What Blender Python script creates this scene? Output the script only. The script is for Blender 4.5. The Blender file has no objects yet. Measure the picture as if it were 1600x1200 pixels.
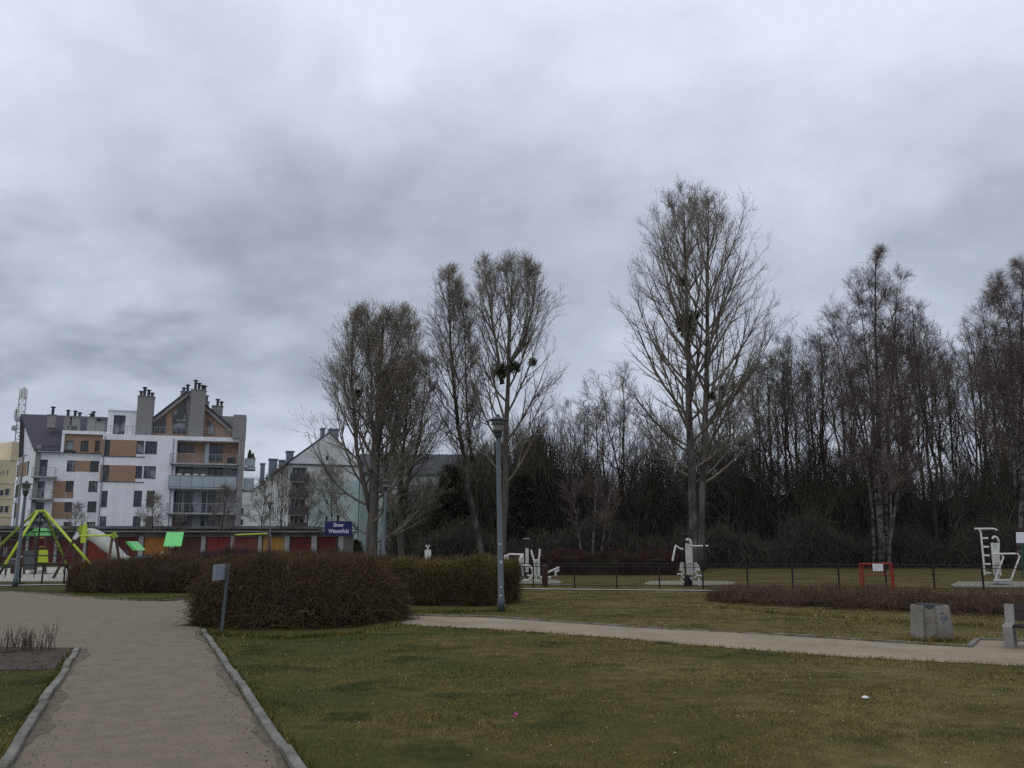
import bpy, math, random
import numpy as np
from mathutils import Vector

# ------------------------------------------------------------------ camera, sky, sun, exposure
scene = bpy.context.scene
COL = scene.collection
F = 1385.0                    # focal length in pixels of the 1600 px wide photograph
EYE = 1.75
PITCH = math.radians(10.27)
CP, SP = math.cos(PITCH), math.sin(PITCH)

cam_data = bpy.data.cameras.new('camera')
cam_data.sensor_width = 36.0
cam_data.lens = 36.0 * F / 1600.0
cam_data.clip_start = 0.05
cam_data.clip_end = 4000.0
cam = bpy.data.objects.new('camera', cam_data)
COL.objects.link(cam)
cam.location = (0, 0, EYE)
cam.rotation_euler = (math.pi / 2 + PITCH, 0, 0)
scene.camera = cam

scene.view_settings.view_transform = 'Standard'
scene.view_settings.look = 'None'
scene.view_settings.exposure = 0.0
scene.view_settings.gamma = 1.0
scene.cycles.max_bounces = 5
scene.cycles.diffuse_bounces = 3
scene.cycles.glossy_bounces = 2
scene.cycles.transparent_max_bounces = 6
scene.cycles.use_denoising = False

SUN_EL, SUN_AZ = math.radians(52), math.radians(215)     # azimuth clockwise from +Y: behind the camera, to the left
sun_data = bpy.data.lights.new('sun', 'SUN')
sun_data.energy = 0.5
sun_data.angle = math.radians(40)
sun_data.color = (1.0, 0.96, 0.9)
sun = bpy.data.objects.new('sun', sun_data)
COL.objects.link(sun)
sd = Vector((math.sin(SUN_AZ) * math.cos(SUN_EL), math.cos(SUN_AZ) * math.cos(SUN_EL), math.sin(SUN_EL)))
sun.rotation_euler = sd.to_track_quat('Z', 'Y').to_euler()

world = bpy.data.worlds.new('World')
scene.world = world
world.use_nodes = True
wt = world.node_tree
for n in list(wt.nodes):
    wt.nodes.remove(n)


def node(t, kind, **kw):
    n = t.nodes.new(kind)
    for k, v in kw.items():
        if k in ('operation', 'blend_type', 'data_type', 'noise_dimensions', 'sky_type', 'sun_disc', 'sun_elevation',
                 'sun_rotation', 'vector_type', 'feature', 'wave_type', 'bands_direction', 'use_clamp', 'interpolation_type'):
            setattr(n, k, v)
        else:
            n.inputs[k].default_value = v
    return n


def link(t, a, b):
    t.links.new(a, b)


def ramp(t, stops):
    r = t.nodes.new('ShaderNodeValToRGB')
    e = r.color_ramp.elements
    while len(e) < len(stops):
        e.new(0.5)
    for i, (p, c) in enumerate(stops):
        e[i].position = p
        e[i].color = (c[0], c[1], c[2], 1)
    return r


def math_node(t, op, a, b=None, clamp=False):
    m = t.nodes.new('ShaderNodeMath')
    m.operation = op
    m.use_clamp = clamp
    for i, v in enumerate((a, b)):
        if v is None:
            continue
        if isinstance(v, (int, float)):
            m.inputs[i].default_value = v
        else:
            t.links.new(v, m.inputs[i])
    return m.outputs[0]


def build_sky():
    t = wt
    out = t.nodes.new('ShaderNodeOutputWorld')
    sky = node(t, 'ShaderNodeTexSky', sky_type='NISHITA', sun_disc=False, sun_elevation=SUN_EL, sun_rotation=SUN_AZ)
    bg_sky = t.nodes.new('ShaderNodeBackground')
    bg_sky.inputs['Strength'].default_value = 0.08
    link(t, sky.outputs[0], bg_sky.inputs['Color'])
    tc = t.nodes.new('ShaderNodeTexCoord')
    sep = t.nodes.new('ShaderNodeSeparateXYZ')
    link(t, tc.outputs['Generated'], sep.inputs[0])
    zc = math_node(t, 'ADD', math_node(t, 'MAXIMUM', sep.outputs[2], 0.0), 0.30)
    u = math_node(t, 'DIVIDE', sep.outputs[0], zc)
    v = math_node(t, 'DIVIDE', sep.outputs[1], zc)
    com = t.nodes.new('ShaderNodeCombineXYZ')
    link(t, u, com.inputs[0]); link(t, v, com.inputs[1])
    warp = node(t, 'ShaderNodeTexNoise', Scale=1.6, Detail=4.0, Roughness=0.55)
    link(t, com.outputs[0], warp.inputs['Vector'])
    wv = node(t, 'ShaderNodeVectorMath', operation='MULTIPLY_ADD')
    link(t, warp.outputs['Color'], wv.inputs[0])
    wv.inputs[1].default_value = (0.28, 0.28, 0.0)
    link(t, com.outputs[0], wv.inputs[2])
    n1 = node(t, 'ShaderNodeTexNoise', Scale=2.1, Detail=8.0, Roughness=0.52)
    link(t, wv.outputs[0], n1.inputs['Vector'])
    puff = node(t, 'ShaderNodeVectorMath', operation='MULTIPLY_ADD')
    link(t, warp.outputs['Color'], puff.inputs[0])
    puff.inputs[1].default_value = (0.12, 0.12, 0.12)
    link(t, tc.outputs['Generated'], puff.inputs[2])
    pm_ = node(t, 'ShaderNodeVectorMath', operation='MULTIPLY')
    link(t, puff.outputs[0], pm_.inputs[0]); pm_.inputs[1].default_value = (1.0, 1.0, 1.6)
    n2 = node(t, 'ShaderNodeTexNoise', Scale=6.5, Detail=7.0, Roughness=0.56)
    link(t, pm_.outputs[0], n2.inputs['Vector'])
    val = math_node(t, 'ADD', SKY_BASE, math_node(t, 'ADD', math_node(t, 'MULTIPLY', n1.outputs[0], 0.22), math_node(t, 'MULTIPLY', n2.outputs[0], 0.40)))
    lift = node(t, 'ShaderNodeMapRange', interpolation_type='SMOOTHSTEP')
    link(t, sep.outputs[2], lift.inputs['Value'])
    lift.inputs['From Min'].default_value = 0.30; lift.inputs['From Max'].default_value = 0.62
    lift.inputs['To Min'].default_value = 0.0; lift.inputs['To Max'].default_value = 0.36
    val = math_node(t, 'ADD', val, lift.outputs[0])        # thinner, brighter cloud overhead
    # large cloud banks: (direction, cosine radius, amount)
    banks = SKY_BANKS
    for (d, lo, amt) in banks:
        dv = Vector(d).normalized()
        dot = node(t, 'ShaderNodeVectorMath', operation='DOT_PRODUCT')
        dist = node(t, 'ShaderNodeVectorMath', operation='MULTIPLY_ADD')
        link(t, warp.outputs['Color'], dist.inputs[0])
        dist.inputs[1].default_value = (0.22, 0.0, 0.22)
        link(t, tc.outputs['Generated'], dist.inputs[2])
        off = node(t, 'ShaderNodeVectorMath', operation='SUBTRACT')
        link(t, dist.outputs[0], off.inputs[0]); off.inputs[1].default_value = (0.11, 0.0, 0.11)
        link(t, off.outputs[0], dot.inputs[0])
        dot.inputs[1].default_value = dv
        mr = node(t, 'ShaderNodeMapRange', interpolation_type='SMOOTHSTEP')
        link(t, dot.outputs['Value'], mr.inputs['Value'])
        mr.inputs['From Min'].default_value = lo
        mr.inputs['From Max'].default_value = 1.0
        mr.inputs['To Min'].default_value = 0.0
        mr.inputs['To Max'].default_value = amt
        val = math_node(t, 'ADD', val, mr.outputs[0])
    cr = ramp(t, [(0.20, (0.237, 0.270, 0.345)), (0.40, (0.39, 0.433, 0.515)), (0.56, (0.535, 0.587, 0.688)), (0.82, (0.79, 0.85, 0.98))])
    link(t, val, cr.inputs[0])
    bg_c = t.nodes.new('ShaderNodeBackground')
    link(t, cr.outputs[0], bg_c.inputs['Color'])
    bg_c.inputs['Strength'].default_value = SKY_GAIN
    mix = t.nodes.new('ShaderNodeMixShader')
    mix.inputs[0].default_value = 0.96
    link(t, bg_sky.outputs[0], mix.inputs[1]); link(t, bg_c.outputs[0], mix.inputs[2])
    link(t, mix.outputs[0], out.inputs['Surface'])


def ray(px, py):
    """Direction through a pixel of the 1600 x 1200 photograph, scaled so that its forward (Y) part is 1."""
    u, v = (px - 800) / F, (600 - py) / F
    d = np.array((u, CP - v * SP, SP + v * CP))
    return d / d[1]


def at(px, py, y):
    d = ray(px, py)
    return np.array((d[0] * y, y, EYE + d[2] * y))


def G(px, py, z=0.0):
    d = ray(px, py)
    return d * ((z - EYE) / d[2]) + np.array((0, 0, EYE))


def gxy(px, py):
    p = G(px, py)
    return (float(p[0]), float(p[1]))


SKY_GAIN = 1.0
SKY_BASE = 0.237
SKY_BANKS = [
    (ray(300, 290), 0.975, -0.1),
    (ray(850, 340), 0.97, -0.09),
    (ray(620, 430), 0.98, -0.05),
    (ray(60, 575), 0.98, -0.21),
    (ray(320, 550), 0.985, -0.12),
    (ray(1600, 330), 0.985, -0.08),
    (ray(430, 670), 0.985, 0.1),
    (ray(950, 560), 0.985, 0.05),
    (ray(60, 130), 0.96, 0.05),
]
build_sky()

# ------------------------------------------------------------------ helpers
RNG = np.random.default_rng(7)
random.seed(7)


class MB:
    """Collects boxes, tubes, prisms and strips; build() links them as one mesh object."""

    def __init__(self):
        self.V, self.Q, self.T, self.n = [], [], [], 0

    def add(self, V, Q=None, T=None):
        V = np.asarray(V, dtype=np.float64).reshape(-1, 3)
        self.V.append(V)
        if Q is not None and len(Q):
            self.Q.append(np.asarray(Q, dtype=np.int64).reshape(-1, 4) + self.n)
        if T is not None and len(T):
            self.T.append(np.asarray(T, dtype=np.int64).reshape(-1, 3) + self.n)
        self.n += len(V)
        return self

    def frame_box(self, o, ax, ay, az):
        """Box with corner o and edge vectors ax, ay, az."""
        o, ax, ay, az = (np.asarray(k, float) for k in (o, ax, ay, az))
        V = [o, o + ax, o + ax + ay, o + ay, o + az, o + ax + az, o + ax + ay + az, o + ay + az]
        Q = [(0, 3, 2, 1), (4, 5, 6, 7), (0, 1, 5, 4), (1, 2, 6, 5), (2, 3, 7, 6), (3, 0, 4, 7)]
        if np.dot(np.cross(ax, ay), az) < 0:
            Q = [q[::-1] for q in Q]
        return self.add(V, Q)

    def box(self, c, size, rz=0.0):
        """Axis box (turned by rz) centred on c in x and y, its bottom at c.z."""
        x, y, z = size
        ca, sa = math.cos(rz), math.sin(rz)
        ax, ay = np.array((ca, sa, 0)) * x, np.array((-sa, ca, 0)) * y
        o = np.asarray(c, float) - ax / 2 - ay / 2
        return self.frame_box(o, ax, ay, (0, 0, z))

    def bevel_box(self, o, ax, ay, az, b):
        """Box with chamfered edges."""
        o, ax, ay, az = (np.asarray(k, float) for k in (o, ax, ay, az))
        lx, ly, lz = (np.linalg.norm(k) for k in (ax, ay, az))
        ex, ey, ez = ax / lx, ay / ly, az / lz
        rings = []
        for z, i in ((0, b), (b, 0), (lz - b, 0), (lz, b)):
            pts = [(i, b + i), (b + i, i), (lx - b - i, i), (lx - i, b + i), (lx - i, ly - b - i), (lx - b - i, ly - i), (b + i, ly - i), (i, ly - b - i)]
            rings.append([o + ex * p + ey * q + ez * z for p, q in pts])
        return self.loft(rings)

    def loft(self, rings, caps=True):
        k = len(rings[0])
        V = [p for r in rings for p in r]
        Q = [(a * k + i, a * k + (i + 1) % k, (a + 1) * k + (i + 1) % k, (a + 1) * k + i) for a in range(len(rings) - 1) for i in range(k)]
        T = []
        if caps:
            m = len(V)
            V += [np.mean(rings[0], axis=0), np.mean(rings[-1], axis=0)]
            e = (len(rings) - 1) * k
            for i in range(k):
                T.append((m, (i + 1) % k, i)); T.append((m + 1, e + i, e + (i + 1) % k))
        return self.add(V, Q, T)

    def tube(self, pts, r, sides=8, caps=True):
        """Round tube along a polyline; r is one radius or one for each point."""
        P = np.asarray(pts, float)
        R = np.full(len(P), r, float) if np.isscalar(r) else np.asarray(r, float)
        V, Q = tube_arrays(P[None], R[None], sides)
        n0 = self.n
        self.add(V, Q)
        if caps:
            k, e = sides, (len(P) - 1) * sides
            T = [(len(V), (i + 1) % k, i) for i in range(k)] + [(len(V) + 1, e + i, e + (i + 1) % k) for i in range(k)]
            self.V.append(np.array((P[0], P[-1]))); self.n += 2
            self.T.append(np.asarray(T) + n0)
        return self

    def tubes(self, P, R, sides=3):
        return self.add(*tube_arrays(np.asarray(P, float), np.asarray(R, float), sides))

    def lathe(self, c, prof, sides=20, ax=(0, 0, 1)):
        """Profile of (radius, height) turned about a vertical axis through c."""
        c = np.asarray(c, float)
        a = np.arange(sides) * 2 * math.pi / sides
        return self.loft([[c + np.array((r * math.cos(t), r * math.sin(t), h)) for t in a] for r, h in prof])

    def prism(self, poly, ext):
        """Polygon (3-D points, any simple outline) extruded along the vector ext."""
        from mathutils.geometry import tessellate_polygon
        P = [np.asarray(p, float) for p in poly]
        e = np.asarray(ext, float)
        k = len(P)
        nrm = sum(np.cross(P[i] - P[0], P[(i + 1) % k] - P[0]) for i in range(1, k - 1))
        if np.dot(nrm, e) < 0:
            P = P[::-1]
        V = P + [p + e for p in P]
        T = []
        for tri in tessellate_polygon([[Vector(p) for p in P]]):
            a, b, c = tri
            if np.dot(np.cross(P[b] - P[a], P[c] - P[a]), e) < 0:
                b, c = c, b
            T.append((a, c, b)); T.append((a + k, b + k, c + k))
        Q = [(i, (i + 1) % k, (i + 1) % k + k, i + k) for i in range(k)]
        return self.add(V, Q, T)

    def mesh(self, name, mats, off=(0, 0, 0), smooth=False):
        V = np.concatenate(self.V) - np.asarray(off, float)
        Q = np.concatenate(self.Q) if self.Q else np.zeros((0, 4), int)
        T = np.concatenate(self.T) if self.T else np.zeros((0, 3), int)
        me = bpy.data.meshes.new(name)
        nl, npoly = len(Q) * 4 + len(T) * 3, len(Q) + len(T)
        me.vertices.add(len(V)); me.loops.add(nl); me.polygons.add(npoly)
        me.vertices.foreach_set('co', V.astype(np.float32).ravel())
        me.loops.foreach_set('vertex_index', np.concatenate((Q.ravel(), T.ravel())).astype(np.int32))
        st = np.concatenate((np.arange(len(Q)) * 4, len(Q) * 4 + np.arange(len(T)) * 3)).astype(np.int32)
        me.polygons.foreach_set('loop_start', st)
        me.polygons.foreach_set('use_smooth', np.full(npoly, smooth, dtype=bool))
        me.materials.append(mats)
        me.update(calc_edges=True)
        me.validate()
        return me

    def build(self, name, mat, parent=None, smooth=False):
        off = root_loc(parent) if parent is not None else (0, 0, 0)
        ob = bpy.data.objects.new(name, self.mesh(name, mat, off, smooth))
        COL.objects.link(ob)
        if parent is not None:
            ob.parent = parent
        return ob


def root_loc(o):
    p = np.zeros(3)
    while o is not None:
        p += np.array(o.location)
        o = o.parent
    return p


def tube_arrays(P, R, s):
    n, k, _ = P.shape
    T = np.gradient(P, axis=1)
    T /= np.linalg.norm(T, axis=2, keepdims=True) + 1e-9
    T0 = T[:, k // 2]
    ref = np.where(np.abs(T0[:, 2:3]) < 0.8, np.array((0, 0, 1.0)), np.array((1.0, 0, 0)))[:, None, :]
    U = np.cross(T, np.broadcast_to(ref, T.shape)); U /= np.linalg.norm(U, axis=2, keepdims=True) + 1e-9
    W = np.cross(T, U)
    a = np.arange(s) * 2 * math.pi / s
    V = P[:, :, None] + R[:, :, None, None] * (np.cos(a)[None, None, :, None] * U[:, :, None] + np.sin(a)[None, None, :, None] * W[:, :, None])
    idx = np.arange(n * k * s).reshape(n, k, s)
    nx = np.roll(idx, -1, axis=2)
    Q = np.stack((idx[:, :-1], nx[:, :-1], nx[:, 1:], idx[:, 1:]), axis=-1).reshape(-1, 4)
    return V.reshape(-1, 3), Q


def tag(o, label=None, cat=None, group=None, kind=None):
    if label: o['label'] = label
    if cat: o['category'] = cat
    if group: o['group'] = group
    if kind: o['kind'] = kind
    return o


def thing(name, label, cat, loc=(0, 0, 0), group=None):
    o = bpy.data.objects.new(name, None)
    o.empty_display_size = 0.3
    COL.objects.link(o)
    o.location = [float(k) for k in loc]
    return tag(o, label, cat, group)


def dup(root, loc, rz=0.0, sc=1.0, label=None, group=None, scz=None):
    """A copy of a thing with copies of its parts and their sub-parts."""
    def rec(o, par):
        c = o.copy()
        COL.objects.link(c)
        c.parent = par
        for ch in list(o.children):
            rec(ch, c)
        return c
    c = rec(root, None)
    c.location = [float(k) for k in loc]
    c.rotation_euler = (0, 0, rz)
    c.scale = (sc, sc, scz if scz else sc)
    if label: c['label'] = label
    if group: c['group'] = group
    return c


# ------------------------------------------------------------------ materials
def material(name, c1, c2=None, scale=4.0, rough=0.8, detail=4.0, bump=0.0, bscale=None, metal=0.0, spec=0.3, speck=None, lo=0.35, hi=0.65, island=0.0, stretch=None):
    """Principled surface whose base colour wanders between c1 and c2; speck = (colour, scale, threshold) adds grains."""
    m = bpy.data.materials.new(name)
    m.use_nodes = True
    t = m.node_tree
    b = t.nodes['Principled BSDF']
    b.inputs['Roughness'].default_value = rough
    b.inputs['Metallic'].default_value = metal
    b.inputs['Specular IOR Level'].default_value = spec
    geo = t.nodes.new('ShaderNodeNewGeometry')
    tc = t.nodes.new('ShaderNodeTexCoord')
    src = tc.outputs['Object']
    if stretch:
        mp = t.nodes.new('ShaderNodeMapping')
        mp.inputs['Scale'].default_value = stretch
        link(t, src, mp.inputs[0]); src = mp.outputs[0]
    if c2 is None:
        c2 = tuple(k * 0.82 for k in c1)
    n = node(t, 'ShaderNodeTexNoise', Scale=scale, Detail=detail, Roughness=0.6)
    link(t, src, n.inputs['Vector'])
    r = ramp(t, [(lo, c1), (hi, c2)])
    fac = n.outputs[0]
    if island:
        ri = math_node(t, 'MULTIPLY', math_node(t, 'SUBTRACT', geo.outputs['Random Per Island'], 0.5), island)
        fac = math_node(t, 'ADD', fac, ri)
    link(t, fac, r.inputs[0])
    colr = r.outputs[0]
    if speck:
        sc_, ss, th = speck
        sn = node(t, 'ShaderNodeTexNoise', Scale=ss, Detail=2.0)
        link(t, src, sn.inputs['Vector'])
        sr = ramp(t, [(th, (0, 0, 0)), (th + 0.06, (1, 1, 1))])
        link(t, sn.outputs[0], sr.inputs[0])
        mx = node(t, 'ShaderNodeMix', data_type='RGBA')
        link(t, sr.outputs[0], mx.inputs[0]); link(t, colr, mx.inputs[6])
        mx.inputs[7].default_value = (*sc_, 1)
        colr = mx.outputs[2]
    link(t, colr, b.inputs['Base Color'])
    if bump:
        bn = node(t, 'ShaderNodeTexNoise', Scale=bscale or scale * 4, Detail=5.0)
        link(t, src, bn.inputs['Vector'])
        bp = t.nodes.new('ShaderNodeBump')
        bp.inputs['Strength'].default_value = bump
        bp.inputs['Distance'].default_value = 0.03
        link(t, bn.outputs[0], bp.inputs['Height'])
        link(t, bp.outputs[0], b.inputs['Normal'])
    return m


def brick_material(name, c1, c2, mortar, w=0.26, h=0.08):
    m = material(name, c1, c2, 1.0, 0.9)
    t = m.node_tree
    b = t.nodes['Principled BSDF']
    tc = t.nodes.new('ShaderNodeTexCoord')
    sep = t.nodes.new('ShaderNodeSeparateXYZ'); link(t, tc.outputs['Object'], sep.inputs[0])
    com = t.nodes.new('ShaderNodeCombineXYZ')
    link(t, math_node(t, 'ADD', sep.outputs[0], sep.outputs[1]), com.inputs[0]); link(t, sep.outputs[2], com.inputs[1])
    bt = t.nodes.new('ShaderNodeTexBrick')
    link(t, com.outputs[0], bt.inputs['Vector'])
    bt.inputs['Scale'].default_value = 1.0
    bt.inputs['Color1'].default_value = (*c1, 1); bt.inputs['Color2'].default_value = (*c2, 1); bt.inputs['Mortar'].default_value = (*mortar, 1)
    bt.inputs['Mortar Size'].default_value = 0.008
    bt.inputs['Brick Width'].default_value = w; bt.inputs['Row Height'].default_value = h
    link(t, bt.outputs[0], b.inputs['Base Color'])
    return m


def lawn_material(name, blade=False):
    m = bpy.data.materials.new(name)
    m.use_nodes = True
    t = m.node_tree
    b = t.nodes['Principled BSDF']
    b.inputs['Roughness'].default_value = 0.9
    b.inputs['Specular IOR Level'].default_value = 0.15
    geo = t.nodes.new('ShaderNodeNewGeometry')
    pos = geo.outputs['Position']
    n1 = node(t, 'ShaderNodeTexNoise', Scale=0.42, Detail=5.0, Roughness=0.62)
    n2 = node(t, 'ShaderNodeTexNoise', Scale=3.1, Detail=4.0, Roughness=0.6)
    n3 = node(t, 'ShaderNodeTexNoise', Scale=0.85, Detail=2.0, Roughness=0.5)
    for n in (n1, n2, n3):
        link(t, pos, n.inputs['Vector'])
    sep = t.nodes.new('ShaderNodeSeparateXYZ'); link(t, pos, sep.inputs[0])
    xb = math_node(t, 'MULTIPLY', math_node(t, 'ADD', sep.outputs[0], 1.5), 0.018)      # drier towards the east
    xb = math_node(t, 'MAXIMUM', math_node(t, 'MINIMUM', xb, 0.085), -0.08)
    f = math_node(t, 'ADD', math_node(t, 'MULTIPLY', n1.outputs[0], 0.65), math_node(t, 'MULTIPLY', n2.outputs[0], 0.35))
    f = math_node(t, 'ADD', f, xb)
    if blade:
        f = math_node(t, 'ADD', f, math_node(t, 'MULTIPLY', math_node(t, 'SUBTRACT', geo.outputs['Random Per Island'], 0.5), 0.42))
    k = 1.24 if blade else 0.74
    r = ramp(t, [(0.24, (0.030 * k, 0.044 * k, 0.011 * k)), (0.42, (0.066 * k, 0.071 * k, 0.015 * k)), (0.54, (0.108 * k, 0.088 * k, 0.024 * k)), (0.74, (0.23 * k, 0.175 * k, 0.075 * k))])
    link(t, f, r.inputs[0])
    dk = ramp(t, [(0.55, (1, 1, 1)), (0.66, (0.45, 0.58, 0.45))])                          # lush tufts
    link(t, n3.outputs[0], dk.inputs[0])
    mx = node(t, 'ShaderNodeMix', data_type='RGBA', blend_type='MULTIPLY')
    mx.inputs[0].default_value = 1.0
    link(t, r.outputs[0], mx.inputs[6]); link(t, dk.outputs[0], mx.inputs[7])
    if blade:
        rv = math_node(t, 'FRACT', math_node(t, 'MULTIPLY', geo.outputs['Random Per Island'], 17.31))
        hv = t.nodes.new('ShaderNodeHueSaturation')
        link(t, math_node(t, 'ADD', 0.55, math_node(t, 'MULTIPLY', rv, 0.85)), hv.inputs['Value'])
        link(t, mx.outputs[2], hv.inputs['Color']); link(t, hv.outputs[0], b.inputs['Base Color'])
    else:
        link(t, mx.outputs[2], b.inputs['Base Color'])
    if not blade:
        bn = node(t, 'ShaderNodeTexNoise', Scale=28.0, Detail=5.0)
        link(t, pos, bn.inputs['Vector'])
        bp = t.nodes.new('ShaderNodeBump'); bp.inputs['Strength'].default_value = 0.8; bp.inputs['Distance'].default_value = 0.05
        link(t, bn.outputs[0], bp.inputs['Height']); link(t, bp.outputs[0], b.inputs['Normal'])
    return m


def glass_material(name, base=(0.03, 0.035, 0.04), curtain=0.0):
    m = bpy.data.materials.new(name)
    m.use_nodes = True
    t = m.node_tree
    b = t.nodes['Principled BSDF']
    b.inputs['Roughness'].default_value = 0.06
    b.inputs['Specular IOR Level'].default_value = 0.55
    tc = t.nodes.new('ShaderNodeTexCoord')
    n = node(t, 'ShaderNodeTexNoise', Scale=0.9, Detail=1.0)
    link(t, tc.outputs['Object'], n.inputs['Vector'])
    c2 = tuple(k + curtain for k in base)
    r = ramp(t, [(0.45, base), (0.6, c2)])
    link(t, n.outputs[0], r.inputs[0]); link(t, r.outputs[0], b.inputs['Base Color'])
    return m


M = {}
M['plaster'] = material('white_plaster', (0.76, 0.77, 0.79), (0.60, 0.61, 0.625), 0.55, 0.9, detail=7, lo=0.40, hi=0.75, stretch=(1.6, 1.6, 0.35))
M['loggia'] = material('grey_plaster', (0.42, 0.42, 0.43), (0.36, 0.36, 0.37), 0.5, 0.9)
M['grey_wall'] = material('grey_render', (0.245, 0.24, 0.235), (0.21, 0.205, 0.20), 0.5, 0.9)
M['brick'] = brick_material('clinker_brick', (0.335, 0.215, 0.150), (0.29, 0.185, 0.125), (0.30, 0.22, 0.17))
M['roof_tile'] = material('dark_roof_tile', (0.045, 0.042, 0.05), (0.065, 0.06, 0.07), 6, 0.75, bump=0.4, stretch=(1, 1, 4))
M['slab'] = material('balcony_concrete', (0.40, 0.40, 0.41), None, 1.5, 0.85)
M['steel'] = material('galvanised_steel', (0.30, 0.31, 0.33), None, 4, 0.5, metal=0.4)
M['dark_steel'] = material('dark_flue_steel', (0.055, 0.06, 0.068), None, 4, 0.5, metal=0.3)
M['frosted'] = material('frosted_glass', (0.34, 0.40, 0.42), (0.29, 0.35, 0.37), 1.2, 0.25, spec=0.5)
M['frame_dark'] = material('dark_window_frame', (0.06, 0.062, 0.068), None, 4, 0.5)
M['frame_light'] = material('white_window_frame', (0.6, 0.61, 0.62), None, 4, 0.5)
M['glass'] = glass_material('window_glass', (0.018, 0.02, 0.024), 0.02)
M['glass_curtain'] = glass_material('curtained_glass', (0.03, 0.033, 0.036), 0.17)
M['glass_green'] = glass_material('green_tinted_glass', (0.16, 0.21, 0.22), 0.04)
M['yellow_plaster'] = material('pale_yellow_plaster', (0.66, 0.58, 0.40), None, 0.4, 0.9)
M['mint'] = material('mint_plaster', (0.40, 0.475, 0.455), (0.34, 0.42, 0.40), 0.3, 0.9)
M['pale_plaster'] = material('pale_grey_plaster', (0.60, 0.61, 0.60), None, 0.4, 0.9)
M['pink_plaster'] = material('dull_pink_plaster', (0.20, 0.15, 0.14), None, 0.4, 0.9)
M['slate'] = material('grey_sheet_roof', (0.062, 0.066, 0.072), (0.045, 0.048, 0.053), 1.0, 0.7)
M['blue_metal'] = material('blue_grey_sheet', (0.16, 0.20, 0.23), None, 1.0, 0.6)
M['concrete'] = material('weathered_concrete', (0.30, 0.285, 0.26), (0.20, 0.19, 0.17), 2.2, 0.95, bump=0.35, bscale=40, speck=((0.12, 0.11, 0.10), 60, 0.60))
M['bin_concrete'] = material('stained_bin_concrete', (0.25, 0.23, 0.20), (0.155, 0.14, 0.12), 2.6, 0.95, bump=0.4, bscale=40, speck=((0.09, 0.08, 0.07), 50, 0.62))
M['kerb'] = material('kerb_concrete', (0.22, 0.212, 0.185), (0.115, 0.112, 0.090), 1.7, 0.95, bump=0.4, bscale=45, speck=((0.09, 0.10, 0.06), 18, 0.60))
M['bark'] = material('grey_brown_bark', (0.115, 0.10, 0.085), (0.065, 0.056, 0.047), 5, 0.95, bump=0.5, bscale=14, stretch=(1, 1, 0.25))
M['poplar_bark'] = material('pale_patched_bark', (0.110, 0.102, 0.088), (0.045, 0.040, 0.034), 1.6, 0.95, bump=0.5, bscale=14, lo=0.42, hi=0.58, stretch=(1, 1, 0.5))
M['birch_bark'] = material('white_birch_bark', (0.115, 0.106, 0.094), (0.035, 0.030, 0.027), 2.0, 0.9, lo=0.42, hi=0.56, stretch=(1, 1, 1.6))
M['dark_bark'] = material('dark_wet_bark', (0.055, 0.048, 0.040), (0.032, 0.028, 0.024), 3, 0.95)
M['twig'] = material('grey_twig', (0.20, 0.172, 0.138), (0.12, 0.104, 0.084), 0.6, 0.9, island=0.5)
M['bud'] = material('pale_bud', (0.30, 0.25, 0.175), (0.19, 0.155, 0.11), 2, 0.9, island=0.5)
M['birch_twig'] = material('reddish_birch_twig', (0.160, 0.122, 0.108), (0.105, 0.080, 0.072), 0.6, 0.9, island=0.5)
M['dark_twig'] = material('dark_twig', (0.120, 0.100, 0.080), (0.068, 0.057, 0.047), 0.4, 0.9, island=0.6)
M['thicket'] = material('dense_dark_brush', (0.105, 0.092, 0.070), (0.045, 0.041, 0.032), 0.25, 0.95, island=0.7)
M['thicket_core'] = material('brush_core_shade', (0.020, 0.019, 0.016), None, 0.5, 1.0)  # near black: shade deep in the brush painted into the core colour
M['mistletoe'] = material('mistletoe_leaf', (0.042, 0.052, 0.018), (0.026, 0.034, 0.013), 2, 0.8, island=0.5)
M['hedge_brown'] = material('russet_hedge_twig', (0.104, 0.068, 0.032), (0.056, 0.043, 0.023), 1.4, 0.9, island=0.9, lo=0.25, hi=0.75)
M['hedge_core'] = material('hedge_core_shade', (0.026, 0.020, 0.012), (0.018, 0.015, 0.010), 3, 1.0)  # dark core colour standing in for the shade inside a hedge
M['hedge_trim'] = material('trimmed_hedge_twig', (0.105, 0.080, 0.026), (0.060, 0.046, 0.021), 0.8, 0.9, island=0.8, lo=0.25, hi=0.75)
M['hedge_yellow'] = material('yellow_green_hedge_leaf', (0.19, 0.155, 0.035), (0.12, 0.095, 0.028), 2.0, 0.9, island=0.6)
M['hedge_red'] = material('maroon_hedge_leaf', (0.060, 0.026, 0.022), (0.034, 0.018, 0.016), 1.2, 0.9, island=0.8)
M['hedge_purple'] = material('purple_brown_twig', (0.075, 0.046, 0.042), (0.045, 0.030, 0.028), 1.2, 0.9, island=0.8)
M['shrub_twig'] = material('bare_shrub_twig', (0.135, 0.088, 0.057), (0.068, 0.044, 0.030), 1.5, 0.9, island=0.9, lo=0.2, hi=0.8)
M['conifer'] = material('dark_conifer_needle', (0.050, 0.058, 0.036), (0.030, 0.036, 0.024), 1, 0.9, island=0.6)
M['lawn'] = lawn_material('lawn_soil')
M['blade'] = lawn_material('grass_blade', True)
M['gravel'] = material('gravel_path', (0.222, 0.182, 0.128), (0.140, 0.114, 0.081), 3.2, 0.95, lo=0.25, hi=0.75, detail=10, bump=0.6, bscale=55, speck=((0.115, 0.095, 0.070), 48, 0.60))
M['gravel_pale'] = material('pale_gravel_path', (0.31, 0.255, 0.178), (0.23, 0.19, 0.134), 0.9, 0.95, detail=8, bump=0.6, bscale=55, speck=((0.19, 0.157, 0.112), 48, 0.60))
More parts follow.
